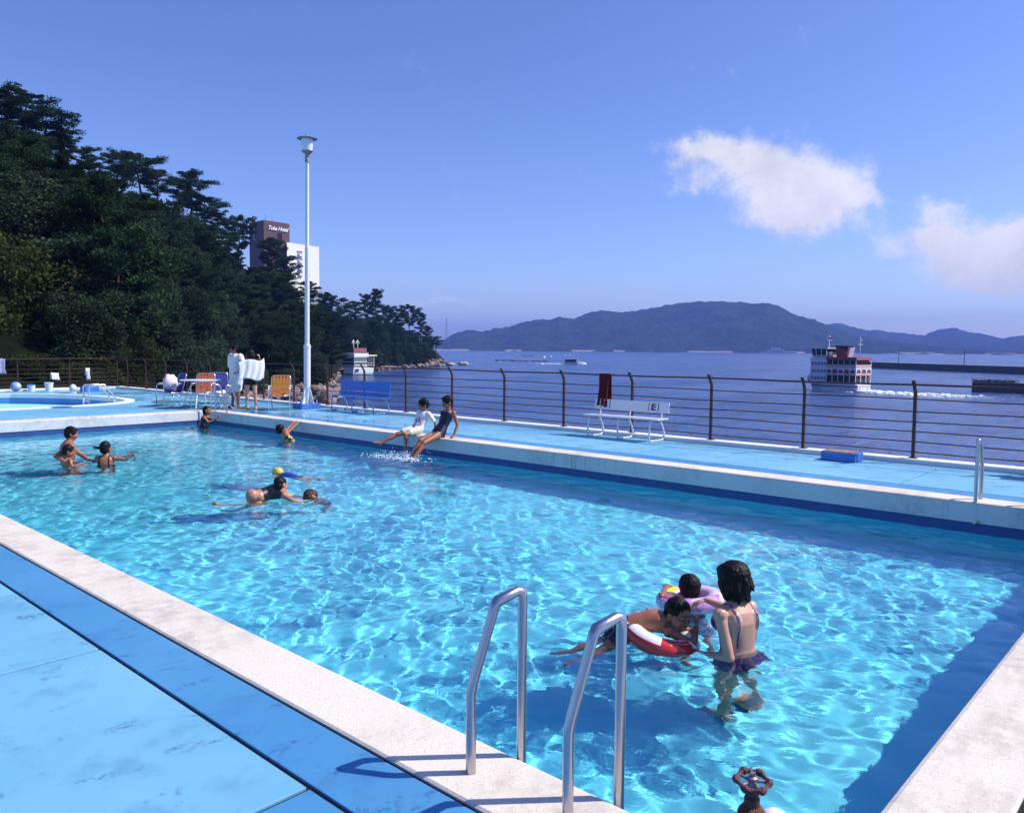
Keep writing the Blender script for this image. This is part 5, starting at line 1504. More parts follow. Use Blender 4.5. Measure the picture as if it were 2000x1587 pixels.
# ================================================================== FAR SHORE
M_vil = mat('village_wall', (.55, .52, .50), .8)
p = gpt(1516, 687.5, SEA); n0 = az(1516)
root = thing('shore_building', 'pale building on the far shore below the wooded hill', 'building', n0 * 2990 + Vector((0, 0, SEA)), math.atan2(-n0.x, n0.y))
MB().b2((-28, 0, -2), (26, 22, 13)).build('main_block', M_vil, root); MB().b2((-18, 4, 13), (16, 18, 21)).build('upper_block', M_vil, root); MB().b2((-60, -2, -2), (70, 6, 4.5)).build('quay', M_vil, root)
for i in range(6): MB().b2((-24 + i * 8, -.3, 5), (-19 + i * 8, .1, 9)).build('window', M_glass, root)
def pylon(label, px, py0, py1, d):
    n = az(px); z0 = elev(px, py0, d); z1 = elev(px, py1, d)
    root = thing('pylon', label, 'mast', n * d + Vector((0, 0, z0)), 0, 'masts across the bay')
    h = z1 - z0; w = h * .06
    for sx_, sy_ in ((-1, -1), (1, -1), (1, 1), (-1, 1)): MB().tube([Vector((sx_ * w, sy_ * w, 0)), Vector((sx_ * w * .12, sy_ * w * .12, h))], h * .008, 4).build('leg', M_mastp, root)
    mb = MB()
    for k in range(8):
        z = h * k / 8; s = w * (1 - .88 * k / 8); mb.tube([Vector((-s, -s, z)), Vector((s, -s, z)), Vector((s, s, z)), Vector((-s, s, z))], h * .006, 4, closed=True)
    mb.build('lattice', M_mastp, root)
M_mastp = mat('mast_grey', (.36, .34, .36), .7)
pylon('thin grey mast standing in front of the far hill', 1028, 672, 647, 3050)
pylon('thin mast on the far shore left of the far hill', 872, 662, 621, 3600)

# ================================================================== PEOPLE
def skin_mat(name, c, c2):
    g = NG(name); v = g.obj()
    col = g.mix(g.ramp(g.noise(v, 9, 4, .6), .35, .7), c, c2)
    g.link(col, 'Base Color'); g.b.inputs['Roughness'].default_value = .42; g.b.inputs['Specular IOR Level'].default_value = .45
    g.b.inputs['Subsurface Weight'].default_value = .12; g.b.inputs['Subsurface Radius'].default_value = (.012, .004, .002)
    g.bump(g.noise(v, 160, 3, .6), .12, .002)
    return g.m
S_tan = skin_mat('skin_tanned', (.37, .150, .082), (.28, .10, .055))
S_mid = skin_mat('skin', (.50, .25, .16), (.42, .19, .12))
S_fair = skin_mat('skin_fair', (.60, .36, .26), (.53, .29, .20))
g = NG('black_hair'); v = g.obj(scale=(1, 1, .25))
g.link(g.mix(g.ramp(g.noise(v, 60, 4, .6), .4, .65), (.005, .004, .005), (.014, .009, .009)), 'Base Color')
g.b.inputs['Roughness'].default_value = .5; g.b.inputs['Specular IOR Level'].default_value = .18
g.bump(g.noise(v, 110, 4, .7, .5), .7, .004)
M_hair = g.m
M_eyew = mat('eye_white', (.70, .68, .66), .2); M_iris = mat('iris', (.012, .008, .007), .15); M_lip = mat('lips', (.42, .13, .11), .4); M_brow = mat('eyebrow', (.014, .01, .01), .7)
def two_tone(name, c1, c2, scale, lo=.48, hi=.53, rough=.6, c3=None):
    g = NG(name); v = g.obj()
    col = g.mix(g.ramp(g.noise(v, scale, 3, .6, .8), lo, hi), c1, c2)
    if c3: col = g.mix(g.ramp(g.noise(v, scale * 1.7, 2, .5, .5), .60, .64), col, c3)
    g.link(col, 'Base Color'); g.b.inputs['Roughness'].default_value = rough
    g.bump(g.noise(v, scale * 3, 4, .6), .3, .004)
    return g.m
C_black = mat('black_swimsuit', (.010, .010, .014), .35, bump=.3, bscale=30)
C_navy = mat('navy_swimsuit', (.014, .014, .050), .40, var=.4, vscale=12, bump=.3, bscale=30)
C_floral = two_tone('purple_floral', (.075, .035, .22), (.025, .015, .10), 26, .45, .55, .55, (.50, .20, .36))
C_white = mat('white_cotton', (.78, .78, .76), .9, var=.10, vscale=8, bump=.5, bscale=18)
C_cream = mat('cream_cotton', (.74, .72, .60), .9, var=.14, vscale=10, bump=.5, bscale=20)
C_blue = mat('blue_swimsuit', (.02, .04, .34), .45, var=.4, vscale=14)
C_stripe = two_tone('blue_white_print', (.08, .16, .50), (.55, .60, .72), 30, .48, .52, .5)
C_yellow = mat('yellow_cap', (.80, .56, .05), .4, var=.2, vscale=20)
Z3 = Vector((0, 0, 1))
VF = Vector((0.738, 0.675, 0)).normalized(); VR = Vector((VF.y, -VF.x, 0))

def capsule(mb, a, b, ra, rb, n=12, flat=None):
    a = Vector(a); b = Vector(b); d = b - a; L = d.length
    if L < 1e-6: return mb.ell(a, ra, None, n, 7)
    x, y, d = frame(d)
    if flat is not None:                      # flat: (direction, factor) squashes the section
        fd, k = flat; fd = Vector(fd); fd = (fd - d * fd.dot(d)).normalized(); y = fd; x = y.cross(d)
    else: k = 1
    rings = []
    for t in (-80, -50, -20): 
        c, s = math.cos(rad(t)), math.sin(rad(t)); rings.append((a + d * ra * s * 1.0, ra * c))
    for u in (.25, .5, .75): rings.append((a + d * L * u, ra + (rb - ra) * u))
    for t in (20, 50, 80):
        c, s = math.cos(rad(t)), math.sin(rad(t)); rings.append((b + d * rb * s, rb * c))
    return mb.loft([[p + (x * math.cos(q) + y * math.sin(q) * k) * r for q in (2 * math.pi * j / n for j in range(n))] for p, r in rings])

def remesh(mb, name, m, parent, voxel, smooth=2, fac=.5, disp=None):
    """one continuous closed skin round all the shapes"""
    me = bpy.data.meshes.new(name)
    o_ = parent.location
    me.from_pydata([(p[0] - o_.x, p[1] - o_.y, p[2] - o_.z) for p in mb.v], [], mb.f)
    bm = bmesh.new(); bm.from_mesh(me); bmesh.ops.recalc_face_normals(bm, faces=bm.faces); bm.to_mesh(me); bm.free()
    o = bpy.data.objects.new(name, me); COL.objects.link(o)
    r = o.modifiers.new('r', 'REMESH'); r.mode = 'VOXEL'; r.voxel_size = voxel; r.use_smooth_shade = True
    if smooth:
        s = o.modifiers.new('s', 'SMOOTH'); s.factor = fac; s.iterations = smooth
    bpy.context.view_layer.update()
    me2 = bpy.data.meshes.new_from_object(o.evaluated_get(bpy.context.evaluated_depsgraph_get()))
    bpy.data.objects.remove(o, do_unlink=True); bpy.data.meshes.remove(me)
    me2.name = name
    if disp:
        n = len(me2.vertices); co = np.empty(n * 3, np.float32); me2.vertices.foreach_get('co', co); co = co.reshape(-1, 3)
        no = np.empty(n * 3, np.float32); me2.vertices.foreach_get('normal', no); no = no.reshape(-1, 3)
        d = np.array([disp(Vector(p)) for p in co.tolist()], np.float32)
        co += no * d[:, None]; me2.vertices.foreach_set('co', co.ravel())
    me2.polygons.foreach_set('use_smooth', [True] * len(me2.polygons)); me2.update()
    me2.materials.clear()
    return recv(link_mesh(name, me2, m, parent))

def head_shapes(mb, c, f, u, k, child=False):
    f = Vector(f).normalized(); u = Vector(u); u = (u - f * u.dot(f)).normalized(); r = f.cross(u)
    R = Matrix((r, f, u)).transposed()
    def e(x, y, z, a, b, cc): mb.ell(c + (r * x + f * y + u * z) * k, (a * k, b * k, cc * k), R, 14, 9)
    if child: e(0, -.012, .022, .080, .094, .086); e(0, .016, -.03, .068, .070, .070); e(0, .036, -.070, .046, .044, .034); e(-.034, .050, -.050, .030, .030, .030); e(.034, .050, -.050, .030, .030, .030)
    else: e(0, -.012, .022, .074, .092, .086); e(0, .018, -.03, .062, .070, .078); e(0, .036, -.082, .044, .046, .034)
    e(0, .070, .028, .050, .022, .018); e(-.034, .060, -.028, .026, .026, .026); e(.034, .060, -.028, .026, .026, .026)
    capsule(mb, c + (f * .088 + u * .008) * k, c + (f * .107 - u * .028) * k, .0085 * k, .0125 * k)
    e(-.011, .096, -.033, .010, .010, .008); e(.011, .096, -.033, .010, .010, .008)
    e(0, .087, -.057, .022, .012, .0075); e(0, .085, -.070, .019, .012, .008)
    for s in (-1, 1):
        e(s * .076, -.010, -.012, .009, .020, .032); e(s * .074, -.006, -.036, .008, .012, .013)
    return R
def face_parts(root, body, c, f, u, k):
    f = Vector(f).normalized(); u = Vector(u); u = (u - f * u.dot(f)).normalized(); r = f.cross(u); R = Matrix((r, f, u)).transposed(); o_ = root.location
    for s in (-1, 1):
        e = MB(); p = c - o_ + (r * .030 * s + f * .0775 + u * .004) * k
        e.ell(p, (.0125 * k, .0088 * k, .0042 * k), R, 10, 7); e.cur = 1
        e.ell(p + f * .0030 * k, (.0070 * k, .0068 * k, .0046 * k), R, 10, 7)
        e.build('eye', [M_eyew, M_iris], root, smooth=True)
        b = MB(); capsule(b, c - o_ + (r * .014 * s + f * .092 + u * .026) * k, c - o_ + (r * .046 * s + f * .074 + u * .027) * k, .0036 * k, .0026 * k, 6); b.build('eyebrow', M_brow, root, smooth=True)
    l = MB(); l.ell(c - o_ + (f * .0905 - u * .0585) * k, (.019 * k, .0095 * k, .0050 * k), R, 12, 7); l.ell(c - o_ + (f * .0885 - u * .0685) * k, (.016 * k, .0095 * k, .0056 * k), R, 12, 7)
    l.build('lips', M_lip, root, smooth=True)
def hair_mesh(root, c, f, u, k, style, voxel, m=None, seed=0, name='hair'):
    f = Vector(f).normalized(); u = Vector(u); u = (u - f * u.dot(f)).normalized(); r = f.cross(u); R = Matrix((r, f, u)).transposed()
    mb = MB(); rn = random.Random(seed)
    def e(x, y, z, a, b, cc): mb.ell(c + (r * x + f * y + u * z) * k, (a * k, b * k, cc * k), R, 16, 10)
    if style in ('short', 'crop', 'boy'):
        g_ = {'crop': .004, 'short': .012, 'boy': .009}[style]
        e(0, -.020, .030, (.080 if style == 'boy' else .075) + g_, .090 + g_, .085 + g_); e(0, -.045, -.010, .068 + g_, .060 + g_, .070 + g_)
        e(0, .040 if style != 'boy' else .030, .080, .056, .036, .020 + g_)
        if style == 'short':
            for i in range(16):
                a = i * 2.4; q = c + (r * .06 * math.cos(a) + f * (.055 * math.sin(a) - .02) + u * (.075 + .02 * rn.random())) * k
                capsule(mb, q, q + (r * math.cos(a) * .025 + f * (math.sin(a) * .025 + .008) + u * .006) * k, .022 * k, .008 * k, 7)
            for s in (-1, 1): e(s * .070, .012, .012, .014, .022, .034)
    elif style == 'bob':
        e(0, -.024, .052, .112, .118, .104); e(0, -.045, -.015, .112, .098, .100); e(0, -.052, -.068, .082, .066, .058); e(0, .045, .085, .078, .05, .044)
        for s in (-1, 1): e(s * .078, .008, .0, .030, .046, .078); e(s * .074, -.012, -.07, .026, .040, .045)
        for i in range(46):
            a = rn.uniform(math.pi * .92, math.pi * 2.08); z = rn.uniform(-.10, -.04)
            q = c + (r * .078 * math.cos(a) + f * (.070 * math.sin(a) - .03) + u * z) * k
            capsule(mb, q, q + (r * (.022 * math.cos(a) + rn.uniform(-.012, .012)) + f * .018 * math.sin(a) - u * rn.uniform(.02, .042)) * k, .020 * k, .005 * k, 6)
        for i in range(9):
            a = rn.uniform(math.pi * .9, math.pi * 2.1); z = rn.uniform(-.04, .03)
            q = c + (r * .098 * math.cos(a) + f * (.10 * math.sin(a) - .03) + u * z) * k
            capsule(mb, q, q + (r * .026 * math.cos(a) + f * .026 * math.sin(a) - u * .03) * k, .024 * k, .006 * k, 6)
    elif style == 'wet':
        e(0, -.022, .030, .080, .097, .088); e(0, -.05, -.03, .072, .062, .080); e(0, -.05, -.09, .045, .035, .05)
    elif style == 'pony':
        e(0, -.022, .030, .082, .100, .090); e(0, -.05, -.02, .074, .064, .082)
        q = c + (-r * .07 - f * .06 + u * .0) * k
        capsule(mb, q, q + (-r * .09 - f * .02 + u * .012) * k, .030 * k, .012 * k); capsule(mb, q + (-r * .09 - f * .02 + u * .012) * k, q + (-r * .13 - u * .02) * k, .014 * k, .004 * k)
    elif style == 'cap':
        e(0, -.012, .036, .083, .100, .084); e(0, .075, .045, .060, .050, .012)
    off = Vector((seed, seed * 2, 0))
    def disp(p):
        return k * (.004 * mnoise.noise(p * 22 + off) + (.004 * mnoise.noise(Vector((p.x * 90, p.y * 90, p.z * 30)) + off) if style != 'cap' else 0))
    return remesh(mb, name, m or M_hair, root, voxel, 2, .5, disp)

def hand_shapes(mb, w, d, pn, k, curl=.35, thumb=1, spread=.12):
    """w wrist, d direction of the fingers, pn palm normal; four unequal fingers and a thumb from the side of the palm"""
    d = Vector(d).normalized(); pn = Vector(pn); pn = (pn - d * pn.dot(d)).normalized(); s = d.cross(pn) * thumb
    capsule(mb, w, w + d * .075 * k, .026 * k, .033 * k, 12, (pn, .45))
    for i, (L, o, r_) in enumerate(((.070, .030, .0088), (.080, .010, .0092), (.074, -.011, .0088), (.058, -.030, .0078))):
        b = w + d * (.082 - .004 * abs(i - 1)) * k + s * o * k
        dd = (d + s * spread * (1.5 - i) * .55).normalized()
        c1 = curl * (1 + .12 * i)
        m1 = b + (dd * math.cos(c1) + pn * math.sin(c1)) * L * .5 * k
        m2 = m1 + (dd * math.cos(c1 * 2.1) + pn * math.sin(c1 * 2.1)) * L * .5 * k
        capsule(mb, b, m1, r_ * k, r_ * .95 * k, 8); capsule(mb, m1, m2, r_ * .95 * k, r_ * .75 * k, 8)
    b = w + d * .022 * k + s * .026 * k; t1 = b + (d * .7 + s * .75 + pn * .25).normalized() * .036 * k; t2 = t1 + (d * .95 + s * .25 + pn * .35).normalized() * .030 * k
    capsule(mb, b, t1, .013 * k, .0105 * k, 8); capsule(mb, t1, t2, .0105 * k, .0085 * k, 8)

class Person:
    turn = 0.0
    def __init__(s, label, root, h, skin, base=None, group=None, child=False, female=False, voxel=.006, hs=None):
        """root: ground/waterline point the joints are given from as (right, away, height) metres"""
        s.o = Vector(root); s.k = h / 1.68; s.skin = skin; s.vx = voxel; s.female = female; s.child = child
        s.hk = hs if hs else (s.k * (1.0 + (.42 * (1.68 - h) if child else 0)))
        s.root = thing('person', label, 'person', (s.o.x, s.o.y, s.o.z), 0, group)
        s.bones = []; s.mb = MB()
    def W(s, q):
        c, n = math.cos(s.turn), math.sin(s.turn)
        return VR * (q[0] * c - q[1] * n) + VF * (q[0] * n + q[1] * c) + Z3 * q[2]
    def P(s, q): return s.o + s.W(q)
    def D(s, q): return s.W(q).normalized()
    def bone(s, lab, a, b, r): s.bones.append((lab, Vector(a), Vector(b), r))
    def torso(s, pel, neck, side_p, side_n, mid=None, fat=1.0):
        k = s.k * fat; pel = s.P(pel); neck = s.P(neck); sp = s.D(side_p); sn = s.D(side_n)
        m = s.P(mid) if mid else (pel + neck) / 2
        s.pel, s.neck, s.mid = pel, neck, m
        if s.female: tab = [(-.16, .135, .090), (-.05, .168, .115), (.06, .170, .120), (.20, .150, .105), (.36, .122, .092), (.55, .136, .102), (.72, .150, .112), (.86, .158, .098), (.95, .125, .075), (1.03, .058, .056)]
        elif s.child: tab = [(-.15, .125, .095), (-.05, .150, .108), (.08, .150, .112), (.24, .138, .105), (.42, .130, .102), (.58, .140, .106), (.74, .152, .108), (.88, .152, .094), (.96, .115, .072), (1.03, .055, .054)]
        else: tab = [(-.15, .135, .095), (-.05, .160, .112), (.08, .162, .115), (.24, .148, .105), (.40, .142, .102), (.58, .160, .115), (.74, .180, .122), (.88, .182, .102), (.96, .135, .078), (1.03, .062, .060)]
        rings = []
        for t, w, d in tab:
            c = pel * (1 - t) ** 2 + m * 2 * t * (1 - t) + neck * t * t
            tg = ((m - pel) * (1 - t) + (neck - m) * t).normalized()
            sd = (sp * (1 - min(1, max(0, t))) + sn * min(1, max(0, t))); sd = (sd - tg * sd.dot(tg)).normalized(); fw = tg.cross(sd)
            rings.append([c + (sd * w * math.copysign(abs(math.cos(q)) ** .85, math.cos(q)) + fw * d * math.copysign(abs(math.sin(q)) ** .85, math.sin(q))) * k for q in (2 * math.pi * j / 40 for j in range(40))])
        s.mb.loft(rings); s.sn = sn; s.sp = sp
        s.up = (neck - pel).normalized(); s.fw = s.up.cross(sn).normalized()
        s.bone('torso', pel - (m - pel).normalized() * .10 * k, m, .15 * k); s.bone('torso', m, neck - (neck - m).normalized() * .06 * k, .15 * k)
        return s
    def glutes(s, back, kk=1.0):
        b = s.D(back); hr = s.sp
        for q in (-1, 1): s.mb.ell(s.pel + hr * .075 * q * s.k + b * .055 * s.k - s.up * .05 * s.k, .092 * s.k * kk, None, 14, 9)
    def bust(s):
        for q in (-1, 1): s.mb.ell(s.pel.lerp(s.neck, .70) + s.sn * .068 * q * s.k + s.fw * .085 * s.k, (.060 * s.k,) * 3, None, 14, 9)
    def head(s, c, f, u=(0, 0, 1), hair='short', face=True, hname='hair', hm=None, seed=1):
        c = s.P(c); f = s.D(f); u = s.D(u); s.hc, s.hf, s.hu = c, f, u
        capsule(s.mb, s.neck - s.up * .02 * s.k, c - u.lerp(f, 0) * .05 * s.hk - f * .012 * s.hk, .058 * s.k * (.9 if s.child or s.female else 1.05), .050 * s.k)
        head_shapes(s.mb, c, f, u, s.hk, s.child); s.bone('head', c - u * .05 * s.hk, c + u * .04 * s.hk, .09 * s.hk); s.bone('head', s.neck + s.up * .02 * s.k, c, .055 * s.k)
        s.hair = (hair, hname, hm, seed); s.face = face
        return s
    def arm(s, sh, el, wr, hd, pn, curl=.35, thumb=1, lab='arm', hand=True):
        k = s.k * (1.0 if s.child else (.95 if s.female else 1.08)); sh, el, wr = s.P(sh), s.P(el), s.P(wr)
        s.mb.ell(sh, .056 * k, None, 12, 8); capsule(s.mb, sh, el, .047 * k, .037 * k); s.mb.ell(el, .037 * k, None, 10, 7)
        capsule(s.mb, el, el.lerp(wr, .35), .038 * k, .037 * k); capsule(s.mb, el.lerp(wr, .3), wr, .037 * k, .024 * k)
        if hand: hand_shapes(s.mb, wr, s.D(hd), s.D(pn), s.k * (1.08 if s.child else 1), curl, thumb)
        s.bone(lab, sh, el, .047 * k); s.bone(lab + '2', el, wr, .034 * k); s.bone(lab + '2', wr, wr + s.D(hd) * .13 * k, .03 * k)
        return s
    def leg(s, hip, kn, an, toe, lab='leg', foot=True):
        k = s.k * (1.04 if s.child else 1.03); hip, kn, an = s.P(hip), s.P(kn), s.P(an); td = s.D(toe)
        capsule(s.mb, hip, kn, .086 * k, .056 * k); s.mb.ell(kn, .056 * k, None, 12, 8)
        capsule(s.mb, kn, an, .050 * k, .034 * k)
        d = (an - kn).normalized(); bk = -(td - d * td.dot(d)); bk = bk.normalized() if bk.length > .1 else Vector((0, 0, 0))
        x, y, q = frame(d); s.mb.ell(kn.lerp(an, .30) + bk * .016 * k, (.047 * k, .047 * k, .11 * k), Matrix((x, y, q)).transposed(), 12, 8)
        if foot:
            heel = an - td * .035 * k + d * .035 * k; ball = an + td * .12 * k + d * .052 * k
            capsule(s.mb, heel, ball, .034 * k, .030 * k, 10); capsule(s.mb, an, ball, .036 * k, .026 * k, 10)
            w = td.cross(d).normalized()
            for i in range(5): capsule(s.mb, ball + w * (i - 2) * .0165 * k, ball + td * (.058 - .006 * abs(i - 1)) * k + w * (i - 2) * .0175 * k + d * .004, .0125 * k, .0095 * k, 7)
        s.bone(lab, hip, kn, .08 * k); s.bone(lab + '2', kn, an, .045 * k); s.bone(lab + '2', an, an + td * .15 * k, .035 * k)
        return s
    def done(s):
        s.body = remesh(s.mb, 'body', s.skin, s.root, s.vx, 5, .5)
        if s.face: face_parts(s.root, s.body, s.hc, s.hf, s.hu, s.hk)
        st, nm, hm, sd = s.hair
        hair_mesh(s.root, s.hc, s.hf, s.hu, s.hk, st, max(.0045, s.vx * .9), hm, sd, nm)
        me = s.body.data; n = len(me.vertices)
        co = np.empty(n * 3, np.float32); me.vertices.foreach_get('co', co); s.co = co.reshape(-1, 3) + np.array(s.root.location)
        best = np.full(n, 1e9); s.lab = np.zeros(n, int); s.tt = np.zeros(n); s.names = [b[0] for b in s.bones]
        for i, (lab, a, b, r) in enumerate(s.bones):
            a = np.array(a); d = np.array(b) - a; t = np.clip(((s.co - a) @ d) / (d @ d + 1e-9), 0, 1)
            dist = np.linalg.norm(s.co - a - t[:, None] * d, axis=1) / r
            q = dist < best; best[q] = dist[q]; s.lab[q] = i; s.tt[q] = t[q]
        return s
    def isl(s, *names): return np.isin(s.lab, [i for i, n in enumerate(s.names) if n in names])
    def spine(s): d = np.array(s.neck - s.pel); return ((s.co - np.array(s.pel)) @ d) / (d @ d)
    def fwd(s): return (s.co - np.array(s.pel.lerp(s.neck, .5))) @ np.array(s.fw) / s.k
    def side(s): return (s.co - np.array(s.pel)) @ np.array(s.sn) / s.k
    def wear(s, name, mask, m, off=.005, fold=0.0):
        """a garment: the covered part of the body's own surface, standing off it"""
        me = s.body.data; nf = len(me.polygons)
        no = np.empty(len(me.vertices) * 3, np.float32); me.vertices.foreach_get('normal', no); no = no.reshape(-1, 3)
        lt = np.empty(nf, np.int32); me.polygons.foreach_get('loop_total', lt); ls = np.empty(nf, np.int32); me.polygons.foreach_get('loop_start', ls)
        vi = np.empty(len(me.loops), np.int32); me.loops.foreach_get('vertex_index', vi)
        q = lt == 4; F = vi[ls[q][:, None] + np.arange(4)]
        F = F[mask[F].sum(1) >= 3]
        if not len(F): return None
        u, inv = np.unique(F.ravel(), return_inverse=True)
        c = s.co[u] - np.array(s.root.location)
        f = np.full(len(u), off)
        if fold: f = f + np.array([fold * (mnoise.noise(Vector(p) * 14) + .5 * mnoise.noise(Vector(p) * 31)) for p in c.tolist()])
        o = link_mesh(name, mesh_np(name, c + no[u] * f[:, None], inv.reshape(-1, 4)), m, s.root)
        return recv(o)
    def swimsuit(s, m, top=.80, low_back=.45, strap=True, cut=.10):
        sp, fw, sd = s.spine(), s.fwd(), s.side()
        t_ = np.where(fw > 0, top, low_back + (top - low_back) * np.clip((np.abs(sd) - .05) / .09, 0, 1) * .55)
        mk = s.isl('torso') & (sp < t_)
        legs = s.isl('legL', 'legR')
        mk |= legs & (s.tt < cut) & (sp > -.25)
        if strap: mk |= (np.abs(np.abs(sd) - .085) < .014) & (sp > low_back) & s.isl('torso', 'armL', 'armR') & (sp < 1.02)
        return s.wear('swimsuit', mk, m)
    def trunks(s, m, top=.16, leg=.35, off=.008, fold=.004):
        mk = (s.isl('torso') & (s.spine() < top)) | (s.isl('legL', 'legR') & (s.tt < leg))
        return s.wear('trunks', mk, m, off, fold)
FZR = FZ
# --- woman standing in the pool, near right
w = Person('woman in a purple floral swimsuit standing waist-deep with her back turned, beside two ring floats', (4.76, 2.34, FZ + .03), 1.58, S_fair, female=True, voxel=.0052)
w.torso((0.0, 0.0, .86), (-.015, .03, 1.305), (.87, .5, 0), (.87, .5, .0), (.005, -.02, 1.08)).glutes((.4, -.85, 0)); w.bust()
for q in (-1, 1): w.mb.ell(w.pel.lerp(w.neck, .74) + w.sn * .085 * q * w.k - w.fw * .070 * w.k, (.055 * w.k, .055 * w.k, .085 * w.k), None, 14, 9); w.mb.ell(w.pel.lerp(w.neck, .42) + w.sn * .045 * q * w.k - w.fw * .062 * w.k, (.038 * w.k, .036 * w.k, .16 * w.k), None, 14, 9)
w.head((-.035, .055, 1.432), (-.62, .76, -.12), (0, 0, 1), 'bob', False, seed=3)
w.arm((-.142, -.075, 1.255), (-.095, -.15, 1.0), (-.27, .03, .955), (-.85, .5, -.1), (0, 0, -1), .5, -1, 'armL')
w.arm((.105, .115, 1.245), (.06, .32, 1.15), (-.10, .45, 1.185), (-.75, .45, -.35), (.1, -.2, -1), .45, 1, 'armR')
w.leg((-.085, -.045, .80), (-.09, -.03, .44), (-.10, -.05, .07), (-.5, .86, 0), 'legL'); w.leg((.085, .05, .80), (.10, .08, .44), (.12, .06, .07), (-.3, .9, 0), 'legR')
w.done()
sp, fw, sd = w.spine(), w.fwd(), w.side()
mk = w.isl('torso') & (sp < np.where(fw > .035, .80, .13)) | (w.isl('legL', 'legR') & (w.tt < .10))
mk |= (np.abs(np.abs(sd) - .088) < .0065) & w.isl('torso', 'armL', 'armR') & (sp > .4) & (sp < 1.03)
w.wear('swimsuit', mk, C_floral, .005)
# ruffled skirt spreading at the waterline
mb = MB(); rings = []
n = 56
for j, (z, kx) in enumerate(((.965, 1.0), (.93, 1.18), (.89, 1.28), (.845, 1.36), (.80, 1.36))):
    c = w.P((0.01, -.005, z)); r_ = []
    for i in range(n):
        a = 2 * math.pi * i / n; ru = 1 + .05 * j * math.sin(a * 11 + j) * .5 + .03 * j * math.sin(a * 17 + 1)
        r_.append(c + (w.sp * .142 * math.cos(a) + w.fw * .112 * math.sin(a)) * kx * ru * w.k + Z3 * .006 * j * math.sin(a * 9 + j * 2))
    rings.append(r_)
recv(mb.loft(rings, cap=False).build('ruffle_skirt', C_floral, w.root, smooth=True, world=True))

# --- swim rings
def swim_ring(label, c, R, r, tilt, cols, m, group='inflatable swim rings'):
    root = thing('swim_ring', label, 'swim ring', c, 0, group); mb = MB(); n, k = 64, 20
    rn = random.Random(len(label)); rings = []
    for i in range(n):
        a = 2 * math.pi * i / n; rr = r * (1 + .018 * math.sin(a * 24)); 
        rings.append([tilt @ Vector(((R + rr * math.cos(b)) * math.cos(a), (R + rr * math.cos(b)) * math.sin(a), rr * .88 * math.sin(b))) for b in (2 * math.pi * j / k for j in range(k))])
    mb.loft(rings, closed=True); mb.mi = [cols(i / n, j / k) for i in range(n) for j in range(k)]
    o = recv(mb.build('tube', m, root, smooth=True))
    vb = MB(); p = tilt @ Vector(((R + r * .5) * math.cos(1.9), (R + r * .5) * math.sin(1.9), r * .8)); vb.lathe([(.012, -.01), (.012, .012), (.006, .02)], p, 10).build('valve', m[0], root, smooth=True)
    return root
def vinyl(name, c, **k): return mat(name, c, .18, 0, .5, coat=.4, bump=.15, bscale=30, **k)
V_red = vinyl('red_vinyl', (.58, .025, .025)); V_white = vinyl('white_vinyl', (.80, .79, .77))
g = NG('pink_vinyl'); v = g.obj()
col = g.mix(g.ramp(g.noise(v, 9, 2, .5, .4), .55, .57), (.66, .30, .66), (.80, .62, .80))
col = g.mix(g.ramp(g.noise(v, 17, 2, .5, 1.0), .66, .68), col, (.10, .06, .30))
g.link(col, 'Base Color'); g.b.inputs['Roughness'].default_value = .18; g.b.inputs['Coat Weight'].default_value = .4
V_pink = g.m; V_yel = vinyl('yellow_vinyl', (.85, .66, .03)); V_mag = vinyl('deep_pink_vinyl', (.62, .05, .16))
TR = (Matrix.Rotation(math.atan2(VR.y, VR.x), 3, 'Z') @ Matrix.Rotation(rad(13), 3, 'Y') @ Matrix.Rotation(rad(6), 3, 'X'))
rc = gpt(1290, 1240, -.295)
def redwhite(u, v_):
    seg = int((u * 6 + .75)) % 2
    return 1 if (seg == 0 and .07 < v_ < .46) or (seg == 1 and .235 < v_ < .29) else 0
swim_ring('red and white swim ring with a boy lying on it', rc, .195, .074, TR, redwhite, [V_red, V_white])
pc = gpt(1348, 1170, -.27)
TP = Matrix.Rotation(.4, 3, 'Z') @ Matrix.Rotation(rad(-5), 3, 'X')
def pinkcol(u, v_):
    if .10 < v_ < .40:
        return (1 if .12 < u < .27 else (2 if .30 < u < .44 else 0)) if .1 < u < .5 else 0
    return 2 if .62 < v_ < .88 else 0
swim_ring('pink swim ring with yellow and red patches round a dark-haired child', pc, .190, .070, TP, pinkcol, [V_pink, V_yel, V_mag])

# --- boy lying on the red ring
b = Person('boy lying chest-down on the red and white ring, chin on his clasped hands', (rc.x, rc.y, WZ), 1.12, S_tan, child=True, voxel=.0042, hs=.93)
b.torso((-.225, .02, .07), (.045, .0, .135), (0, -1, .05), (.1, -1, .0), (-.08, .02, .17)).glutes((0, 0, 1))
b.head((.108, -.035, .200), (.50, -.84, -.14), (.16, .05, 1), 'boy', True, seed=5)
b.arm((.035, -.105, .105), (.195, -.125, .035), (.225, -.075, .125), (.02, .35, .9), (-.8, .4, 0), .55, 1, 'armR')
b.arm((.055, .085, .115), (.225, .03, .05), (.235, -.035, .125), (-.05, -.35, .9), (-.8, -.3, .1), .55, -1, 'armL')
b.leg((-.27, -.045, .05), (-.41, -.09, -.06), (-.54, -.16, -.15), (-.8, -.2, -.5), 'legR'); b.leg((-.27, .06, .05), (-.43, .06, -.08), (-.60, .02, -.18), (-.9, .1, -.4), 'legL')
b.done(); b.trunks(C_navy, .10, .42)
